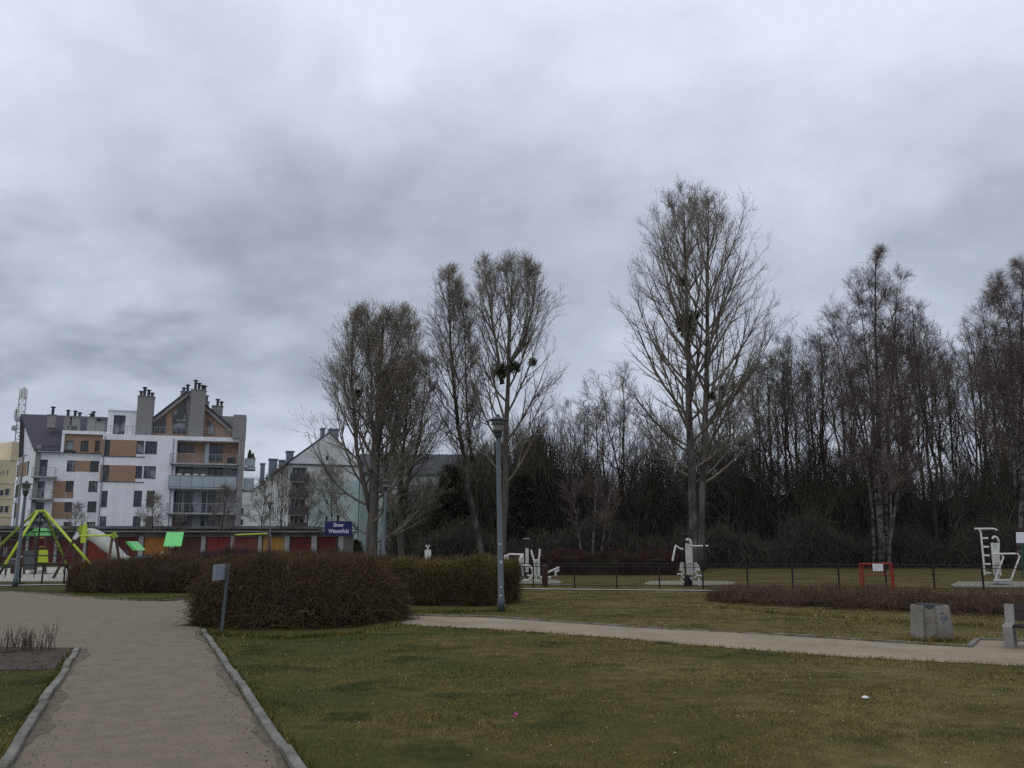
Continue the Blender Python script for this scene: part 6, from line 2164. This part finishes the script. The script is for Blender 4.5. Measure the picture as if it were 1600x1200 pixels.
def T3(x, y, dy=0.0):      # crop 200,800,380,900
    return (200 + x / 8.889, 800 + y / 8.889, dy)


h2 = Play('green_roof_playhouse', 'timber playhouse under a large bright green square roof', 'play hut', 271, 58)
m = MB(); rr_ = [h2.p(*T3(535, 290, .9)), h2.p(*T3(772, 292, .9)), h2.p(*T3(738, 475, -.4)), h2.p(*T3(490, 478, -.4))]
m.prism(rr_, (0, 0.05, 0.06)); m.build('roof', M['fresh_green'], h2.root)
for x, y, dy in ((520, 470, -.3), (720, 470, -.3), (560, 330, .8), (745, 330, .8)):
    h2.tube('hut_post', [[T3(x, 900, dy), T3(x, y, dy)]], 0.055, 'wood_post')
h2.plate('hut_wall', [T3(585, 500)[:2], T3(705, 500)[:2], T3(705, 640)[:2], T3(585, 640)[:2]], 0.04, 'wood_post', 0.1)
m = MB(); c = h2.p(*T3(485, 595, -.4))
m.tube([c + np.array((math.cos(t) * 0.15, 0, math.sin(t) * 0.17)) for t in np.linspace(math.pi * 0.4, math.pi * 1.6, 12)], 0.045, 6)
m.build('white_ring', M['white_plastic'], h2.root)
g = Play('play_crawler', 'blue and ochre crawl through toy peeping over the low hedge', 'playground toy', 222, 52)
m = MB(); m.bevel_box(g.p(209, 884), (0.95, 0, 0), (0, 0.7, 0), (0, 0, 0.55), 0.08); m.build('blue_body', M['blue_plastic'], g.root)
m = MB(); m.bevel_box(g.p(234, 882), (0.8, 0, 0), (0, 0.6, 0), (0, 0, 0.32), 0.06); m.build('ochre_body', M['yellow_plastic'], g.root)

s2 = Play('tall_swing', 'second swing with a pale lime crossbar before the garage doors', 'swing', 392, 62)
s2.tube('crossbar', [[(367, 835.8), (419, 833.8)]], 0.055, 'lime')
s2.tube('leg', [[(367, 834, 0), (361.5, 885, .9)], [(366.5, 834), (365.5, 890, -.9)]], 0.075, 'wood_post')
s2.tube('leg', [[(419, 832), (424, 884, .9)], [(419, 832), (422.5, 890, -.9)]], 0.075, 'wood_post')

# ------------------------------------------------------------------ trees near the gym and the buildings
def egg(W, lo=0.35, peak=0.30, tip=0.22):
    """Limb length by height: short at the foot of the crown, longest at peak, short at the tip."""
    def f(u):
        u = min(max(u, 0), 1)
        if u < peak:
            return W * (lo + (1 - lo) * (u / peak) ** 0.8)
        v = (u - peak) / (1 - peak)
        return W * (tip + (1 - tip) * (1 - v) ** 0.85)
    return f


def prof(*pts):
    a, b = [p[0] for p in pts], [p[1] for p in pts]
    return lambda u: float(np.interp(u, a, b))


def place(o, px, Y, rz=0.0):
    b = at(px, 850, Y)
    o.location = (float(b[0]), float(b[1]), 0.0)
    o.rotation_euler = (0, 0, rz)
    return o


def rel(px, py, px0, Y):
    """Offset from a tree's foot (photograph column px0 at depth Y) of a photograph point at that depth."""
    p, b = at(px, py, Y), at(px0, 850, Y)
    return np.array((p[0] - b[0], 0.0, p[2]))


def outline(rows, px0, Y):
    """(py, left px, right px) silhouette rows turned into (height, left, right) metres about the foot of a tree."""
    out = []
    for py, a, b in rows:
        l, r = rel(a, py, px0, Y), rel(b, py, px0, Y)
        out.append((l[2], l[0], r[0]))
    return out


POP = dict(group='bare poplars', ang_top=0.32, m2=11, m3=5, m4=3, wob=0.03, a2=0.50, a3=0.52, upk=0.10, budm=M['bud'], lvar=(0.85, 1.1), fine=0.0068)
D3 = 62.0
q = lambda px, py: rel(px, py, 1088, D3)
t1 = trunk_line((-0.2, 0, 0), q(1068, 318), 16, 0.05, 0.34, 0.018, pw=0.8)
t2 = trunk_line((0.25, 0.1, 0), q(1106, 314), 16, 0.05, 0.30, 0.018, bend=(0.1, 0.0), pw=0.8)
pop = tree('poplar_tree', 'tallest twin trunked bare poplar with a mistletoe ball, behind the pull down machine', [t1, t2], prof((0, 7.5), (0.2, 10.2), (0.5, 9.4), (0.8, 5.0), (1, 1.4)), 38, M['poplar_bark'], M['twig'], ang=1.05, up1=0.10, cb=0.21,
           env=outline([(284, 1050, 1135), (310, 1030, 1150), (350, 1005, 1172), (400, 985, 1192), (450, 972, 1208), (500, 948, 1222), (540, 940, 1226), (600, 955, 1215), (660, 975, 1200), (700, 990, 1190), (760, 1020, 1160)], 1088, D3),
           mist=[(q(1072, 508), 0.75, 0), (q(1076, 522), 0.5, 0), (q(1112, 620), 0.32, 0), (q(1128, 608), 0.25, 0), (q(1065, 440), 0.28, 0), (q(1085, 492), 0.4, 0)], **POP)
place(pop, 1088, D3)

D2 = 60.0
q = lambda px, py: rel(px, py, 783, D2)
ts = [trunk_line((0.0, 0, 0), q(800, 412), 16, 0.04, 0.27, 0.018, pw=0.8), trunk_line(q(785, 600), q(757, 420), 9, 0.04, 0.13, 0.018, pw=0.8), trunk_line(q(786, 590), q(838, 440), 9, 0.03, 0.12, 0.018, bend=(0.5, 0), pw=0.8)]
pop2 = tree('poplar_tree', 'broad bare poplar rising just behind the nearest lantern post, mistletoe at its fork', ts, prof((0, 6.6), (0.25, 7.6), (0.5, 6.6), (0.8, 3.6), (1, 1.2)), 24, M['bark'], M['twig'], ang=1.0, up1=0.10, cb=0.25,
            env=outline([(388, 748, 808), (410, 742, 835), (440, 737, 855), (480, 731, 880), (530, 728, 889), (580, 722, 892), (630, 715, 875), (680, 722, 845), (720, 740, 820)], 783, D2),
            mist=[(q(780, 578), 0.55, 0), (q(803, 574), 0.45, 0), (q(832, 566), 0.3, 0)], **POP)
place(pop2, 783, D2)
q = lambda px, py: rel(px, py, 752, D2 + 2)
ts = [trunk_line((0.25, 0, 0), q(700, 424), 16, 0.05, 0.22, 0.018, bend=(-0.5, 0), pw=0.8), trunk_line(q(738, 720), q(722, 480), 8, 0.05, 0.10, 0.018)]
pop3 = tree('poplar_tree', 'slender leaning bare poplar with a forked pale trunk left of the nearest lantern post', ts, prof((0, 3.2), (0.25, 4.2), (0.5, 4.4), (0.8, 2.8), (1, 1.0)), 30, M['poplar_bark'], M['twig'], ang=0.9, up1=0.10, cb=0.27,
            env=outline([(400, 686, 714), (450, 672, 726), (520, 666, 742), (600, 662, 750), (660, 666, 755), (720, 685, 765)], 752, D2 + 2), **POP)
place(pop3, 752, D2 + 2)

D1 = 58.0
q = lambda px, py: rel(px, py, 584, D1)
ts = [trunk_line((-0.15, 0, 0), q(600, 496), 16, 0.06, 0.42, 0.02, pw=0.75), trunk_line(q(580, 800), q(552, 500), 11, 0.05, 0.18, 0.018, bend=(-0.5, 0)), trunk_line(q(592, 770), q(640, 505), 11, 0.05, 0.16, 0.018, bend=(0.4, 0)), trunk_line(q(590, 720), q(618, 500), 9, 0.05, 0.12, 0.018), trunk_line(q(583, 740), q(575, 505), 9, 0.05, 0.12, 0.018)]
pop4 = tree('poplar_tree', 'wide many stemmed bare poplar at the end of the garages, thickest trunk', ts, prof((0, 7.4), (0.2, 8.2), (0.5, 5.8), (0.8, 3.2), (1, 1.2)), 25, M['bark'], M['twig'], ang=1.25, up1=0.11, cb=0.10,
            env=outline([(468, 572, 632), (500, 545, 656), (540, 522, 668), (590, 500, 675), (640, 484, 680), (690, 480, 688), (740, 482, 692), (800, 500, 670)], 584, D1),
            mist=[(q(600, 590), 0.5, 0), (q(604, 612), 0.4, 0), (q(560, 615), 0.25, 0)], **POP)
place(pop4, 584, D1)
q = lambda px, py: rel(px, py, 628, D1 + 3)
ts = [trunk_line((0.0, 0, 0), q(640, 560), 14, 0.08, 0.24, 0.02, bend=(-0.3, 0)), trunk_line(q(632, 780), q(668, 566), 9, 0.06, 0.12, 0.018, bend=(0.3, 0)), trunk_line(q(630, 770), q(600, 600), 8, 0.06, 0.10, 0.018)]
pop5 = tree('poplar_tree', 'shorter crooked bare poplar right of the thick many stemmed one', ts, prof((0, 4.8), (0.25, 5.4), (0.5, 4.2), (0.8, 2.6), (1, 1.0)), 16, M['bark'], M['twig'], ang=1.05, up1=0.09, cb=0.2,
            env=outline([(550, 615, 690), (600, 590, 718), (660, 578, 738), (720, 578, 735), (790, 600, 680)], 628, D1 + 3), **POP)
place(pop5, 628, D1 + 3)

# birches on the right: fine hanging twigs
BIR = dict(group='bare birches', ang_top=0.5, up1=0.06, droop=0.05, m2=11, m3=8, m4=4, fine=0.0062, len4=0.5, wob=0.05, lvar=(0.8, 1.1), thick=0.8)
DB = 66.0
q = lambda px, py: rel(px, py, 1376, DB)
ts = [trunk_line((0, 0, 0), q(1369, 392), 16, 0.06, 0.22, 0.015, pw=0.85), trunk_line((0.35, 0.4, 0), q(1402, 440), 14, 0.07, 0.18, 0.015), trunk_line((-0.5, 0.2, 0), q(1300, 500), 14, 0.07, 0.15, 0.015, bend=(0.9, 0)), trunk_line((0.3, -0.3, 0), q(1446, 520), 13, 0.07, 0.14, 0.015, bend=(-0.5, 0)),
      trunk_line((-0.3, -0.3, 0), q(1338, 440), 14, 0.07, 0.14, 0.015, bend=(0.5, 0)), trunk_line(q(1400, 790), q(1480, 580), 10, 0.07, 0.10, 0.015, bend=(0.3, 0))]
bir = tree('birch_tree', 'tall many stemmed bare birch with fine hanging twigs behind the red barrier', ts, prof((0, 3.4), (0.3, 4.4), (0.6, 4.2), (0.85, 2.6), (1, 1.0)), 17, M['birch_bark'], M['birch_twig'], ang=0.75, cb=0.2,
           env=outline([(380, 1358, 1384), (400, 1338, 1398), (430, 1322, 1414), (460, 1308, 1428), (500, 1275, 1442), (550, 1264, 1470), (620, 1270, 1505), (700, 1285, 1500), (800, 1320, 1450)], 1376, DB), **BIR)
place(bir, 1376, DB)
DR = 64.0
q = lambda px, py: rel(px, py, 1588, DR)
ts = [trunk_line((0, 0, 0), q(1600, 408), 15, 0.09, 0.2, 0.015), trunk_line(q(1586, 780), q(1530, 475), 12, 0.08, 0.12, 0.015, bend=(0.5, 0)), trunk_line(q(1590, 760), q(1640, 430), 12, 0.08, 0.12, 0.015), trunk_line(q(1587, 740), q(1565, 445), 12, 0.08, 0.11, 0.015)]
bir2 = tree('birch_tree', 'bare birch cut by the right edge of the view, above the white ladder machine', ts, prof((0, 3.4), (0.3, 4.4), (0.6, 4.0), (0.85, 2.6), (1, 1.0)), 18, M['birch_bark'], M['birch_twig'], ang=0.8, cb=0.28,
            env=outline([(396, 1585, 1640), (440, 1550, 1660), (470, 1515, 1680), (550, 1512, 1700), (650, 1518, 1700), (760, 1550, 1650)], 1588, DR), **BIR)
place(bir2, 1588, DR)

# prototypes for the wood
wood_label = 'bare grey trees crowded in the dark wood behind the gym'
def wood_tree(h, W, n1, seed_bend, bark='dark_bark', m4=2, ang=0.75, cb=0.25, lo=0.6, r0=0.14):
    ts = [trunk_line((0, 0, 0), (RNG.normal(0, 0.5), 0, h), 14, 0.10, r0, 0.015, bend=(seed_bend, 0))]
    if RNG.random() < 0.7:
        z = h * RNG.uniform(0.3, 0.5)
        ts.append(trunk_line((seed_bend * 0.8, 0, z), (RNG.choice((-1, 1)) * RNG.uniform(0.9, 1.8), RNG.normal(0, 0.8), h * 0.92), 9, 0.08, r0 * 0.5, 0.015))
    return tree('woodland_tree', wood_label, ts, prof((0, W * lo), (0.3, W), (0.6, W * 1.05), (0.85, W * 0.6), (1, W * 0.25)), n1, M[bark], M['dark_twig'], group='bare trees of the wood', ang=ang, ang_top=0.42, up1=0.07, m2=7, m3=4, m4=m4, cb=cb, fine=0.0078)


protos = [wood_tree(15.0, 3.6, 15, 0.3), wood_tree(17.0, 4.2, 17, -0.3), wood_tree(16.0, 3.2, 16, 0.2, ang=0.6), wood_tree(14.0, 4.2, 15, -0.2, ang=0.95, cb=0.18)]
pheights = [15.0, 17.0, 16.0, 14.0]
special = [
    # px, top y, depth, prototype, label
    (1243, 535, 74, 1, 'dense bare tree with a dark clump, between the tallest poplar and the big birch'),
    (1290, 520, 76, 2, 'upright bare tree just left of the big birch'),
    (1467, 486, 70, 2, 'bare tree with spreading upper branches right of the big birch'),
    (1215, 560, 78, 0, 'bare tree standing close behind the right side of the tallest poplar'),
    (968, 588, 76, 3, 'bushy bare tree left of the tallest poplar'),
]
used = set()
wood = []
for (px, ty, Y, k, lab) in special:
    h = at(px, ty, Y)[2]
    wood.append((px, Y, k, h, lab))
tops = [(640, 742), (690, 735), (740, 705), (800, 690), (850, 655), (880, 632), (930, 612), (980, 612), (1040, 640), (1100, 650), (1160, 580), (1220, 540), (1280, 512), (1340, 520), (1420, 510), (1480, 500), (1530, 520), (1600, 510), (1680, 520), (1760, 545)]
tx, ty_ = [a for a, b in tops], [b for a, b in tops]
n = 50
for i in range(n):
    px = 845 + (1740 - 845) * ((i + RNG.uniform(0.1, 0.9)) / n) ** 0.8
    Y = RNG.uniform(70, 98)
    top = np.interp(px, tx, ty_) + abs(RNG.normal(0, 38)) + 2
    wood.append((px, Y, int(RNG.integers(0, 4)), at(px, top, Y)[2], None))
for i in range(12):
    px = 650 + 200 * (i + RNG.uniform(0.1, 0.9)) / 12
    Y = RNG.uniform(84, 110)
    top = np.interp(px, tx, ty_) + abs(RNG.normal(0, 18))
    wood.append((px, Y, int(RNG.integers(0, 4)), at(px, top, Y)[2], None))
for (px, Y, k, h, lab) in wood:
    rz = RNG.uniform(0, 6.28)
    b = at(px, 850, Y)
    s = h / pheights[k]
    sx = s * RNG.uniform(0.85, 1.15)
    if k not in used:
        used.add(k)
        o = protos[k]
        o.location = (b[0], b[1], 0); o.rotation_euler = (0, 0, rz); o.scale = (sx, sx, s)
        if lab: o['label'] = lab
    else:
        dup(protos[k], (b[0], b[1], 0), rz, sx, lab or wood_label, None, s)

# pale stemmed young birches at the edge of the wood
def thin_birch(label, lines, px0, Y):
    root = thing('young_birch', label, 'tree', (0, 0, 0), 'young birches at the wood edge')
    tm, cm = MB(), MB()
    for L in lines:
        P = np.array([rel(a, b, px0, Y) for a, b in L])
        P[:, 1] += RNG.normal(0, 0.15, len(P))
        t = np.linspace(0, len(P) - 1, 14)
        P = np.stack([np.interp(t, np.arange(len(P)), P[:, i]) for i in range(3)], axis=1)
        R = np.linspace(0.095, 0.012, 14)
        tm.tube(P, R, 7)
        Q, QR = children(P[None], R[None], 22, (0.35, 0.97), 0.55, 0.15, 1.6, 6, 0.06, 0.08, 0.5, 0.008)
        cm.tubes(Q, QR, 4)
        Q2, R2 = children(Q, QR, 7, (0.2, 0.97), 0.6, 0.2, 0.6, 4, 0.03, 0.1, 0.6, 0.007)
        cm.tubes(Q2, R2, 3)
        Q3, R3 = children(Q2, R2, 3, (0.2, 0.97), 0.6, 0.2, 0.35, 3, 0.0, 0.1, 0.6, 0.006)
        cm.tubes(Q3, R3, 3)
    tm.build('trunk', M['birch_bark'], root, True)
    cm.build('crown', M['birch_twig'], root)
    place(root, px0, Y)


thin_birch('three pale young birch stems fanning out behind the maroon hedge', [[(925, 885), (930, 800), (934, 700), (930, 640)], [(911, 885), (905, 840), (896, 780), (890, 660)], [(936, 885), (942, 850), (950, 800), (962, 690)]], 925, 60)
thin_birch('single pale birch stem beside the red barrier at the wood edge', [[(1390, 900), (1393, 800), (1390, 700), (1384, 600)]], 1390, 62)

# dark brushwood filling the wood
bl = []
for px_ in range(640, 1900, 38):
    h_ = float(np.interp(px_, (640, 740, 820, 900, 1000, 1900), (6.5, 9.0, 11.0, 10.2, 9.6, 9.6))) * RNG.uniform(0.68, 1.15)
    bl.append((*ground_at(px_, 77 + RNG.normal(0, 0.5)), 3.8, h_))
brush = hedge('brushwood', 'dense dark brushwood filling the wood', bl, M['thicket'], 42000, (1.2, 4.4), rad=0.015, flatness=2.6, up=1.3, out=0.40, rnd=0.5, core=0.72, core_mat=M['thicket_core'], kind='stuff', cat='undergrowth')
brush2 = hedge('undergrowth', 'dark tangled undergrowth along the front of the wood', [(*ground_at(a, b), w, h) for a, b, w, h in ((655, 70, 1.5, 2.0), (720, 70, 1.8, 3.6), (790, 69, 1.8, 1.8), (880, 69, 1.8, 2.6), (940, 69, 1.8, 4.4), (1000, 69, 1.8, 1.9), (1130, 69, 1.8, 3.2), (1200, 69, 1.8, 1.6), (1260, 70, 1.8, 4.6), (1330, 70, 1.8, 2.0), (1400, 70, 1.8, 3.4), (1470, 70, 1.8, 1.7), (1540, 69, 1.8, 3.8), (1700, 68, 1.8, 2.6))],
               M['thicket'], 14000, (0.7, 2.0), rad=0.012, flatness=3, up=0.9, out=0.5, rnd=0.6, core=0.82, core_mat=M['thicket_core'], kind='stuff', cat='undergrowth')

# dark conifers left of the lantern post
def conifer(label, px, Y, top, W):
    h = at(px, top, Y)[2]
    root = thing('conifer', label, 'tree', (0, 0, 0), 'dark conifers')
    m = MB(); m.tube([(0, 0, 0), (0, 0, h * 0.95)], [0.16, 0.02], 7); m.build('trunk', M['dark_bark'], root)
    n = 150
    t = RNG.uniform(0.02, 0.98, n)
    z = t * h
    L = W * (1 - t) ** 0.8 * RNG.uniform(0.6, 1.15, n) + 0.15
    az = RNG.uniform(0, 6.283, n)
    P = np.zeros((n, 5, 3)); P[:, 0, 2] = z
    d = np.stack((np.cos(az), np.sin(az), np.full(n, 0.25)), axis=1)
    for j in range(1, 5):
        P[:, j] = P[:, j - 1] + d * (L / 4)[:, None]; d[:, 2] -= 0.16
    c = MB(); c.tubes(P, np.linspace(0.03, 0.01, 5)[None] * np.ones((n, 1)), 3)
    Q, R = children(P, np.full((n, 5), 0.02), 16, (0.1, 1.0), 0.8, 0.25, 0.5, 3, -0.08, 0.15, 0.8, 0.012)
    c.tubes(Q, R, 3)
    Q, R = children(Q, R, 5, (0.1, 1.0), 0.7, 0.25, 0.26, 2, -0.1, 0.15, 0.9, 0.014)
    c.tubes(Q, R, 3)
    c.build('crown', M['conifer'], root)
    place(root, px, Y)


conifer('dark conifer in front of the mint wing, left of the nearest lantern post', 702, 74, 728, 3.4)
conifer('smaller dark conifer beside the crooked poplar trunk', 668, 78, 765, 2.6)
conifer('low dark conifer right behind the nearest lantern post', 815, 73, 740, 3.2)
conifer('small dark conifer bush at the foot of the tenement wall', 552, 95, 848, 1.2)

# small bare trees standing in front of the buildings
def small_tree(label, px, Y, top, W, n1, bark='dark_bark', r0=0.10, cb=0.3):
    h = at(px, top, Y)[2]
    o = tree('small_tree', label, [trunk_line((0, 0, 0), (RNG.normal(0, 0.2), 0, h), 10, 0.06, r0, 0.014)], prof((0, W), (0.3, W * 1.2), (0.6, W * 1.1), (1, W * 0.3)), n1, M[bark], M['twig'], group='small bare street trees', ang=0.75, ang_top=0.4, up1=0.07, m2=8, m3=5, m4=1, cb=cb, fine=0.009)
    place(o, px, Y)


small_tree('small bare tree before the brick panels of the left wing', 113, 91, 792, 1.5, 12)
small_tree('round bare tree before the white wall of the apartment building', 236, 91, 783, 2.2, 18)
small_tree('thin low bare tree just left of the apartment balconies', 282, 92, 808, 1.4, 10)
small_tree('taller bare tree in front of the apartment balconies', 347, 91, 762, 2.0, 18)
small_tree('dark bare tree against the side of the tenement, nearest to the apartment building', 408, 94, 762, 2.6, 18)
small_tree('dark bare tree before the corner of the tenement', 438, 92, 735, 2.8, 22)
small_tree('bare tree in front of the dark tenement loggias', 478, 94, 752, 3.0, 24)
small_tree('bare tree before the mint gable wall', 520, 92, 738, 3.4, 28)
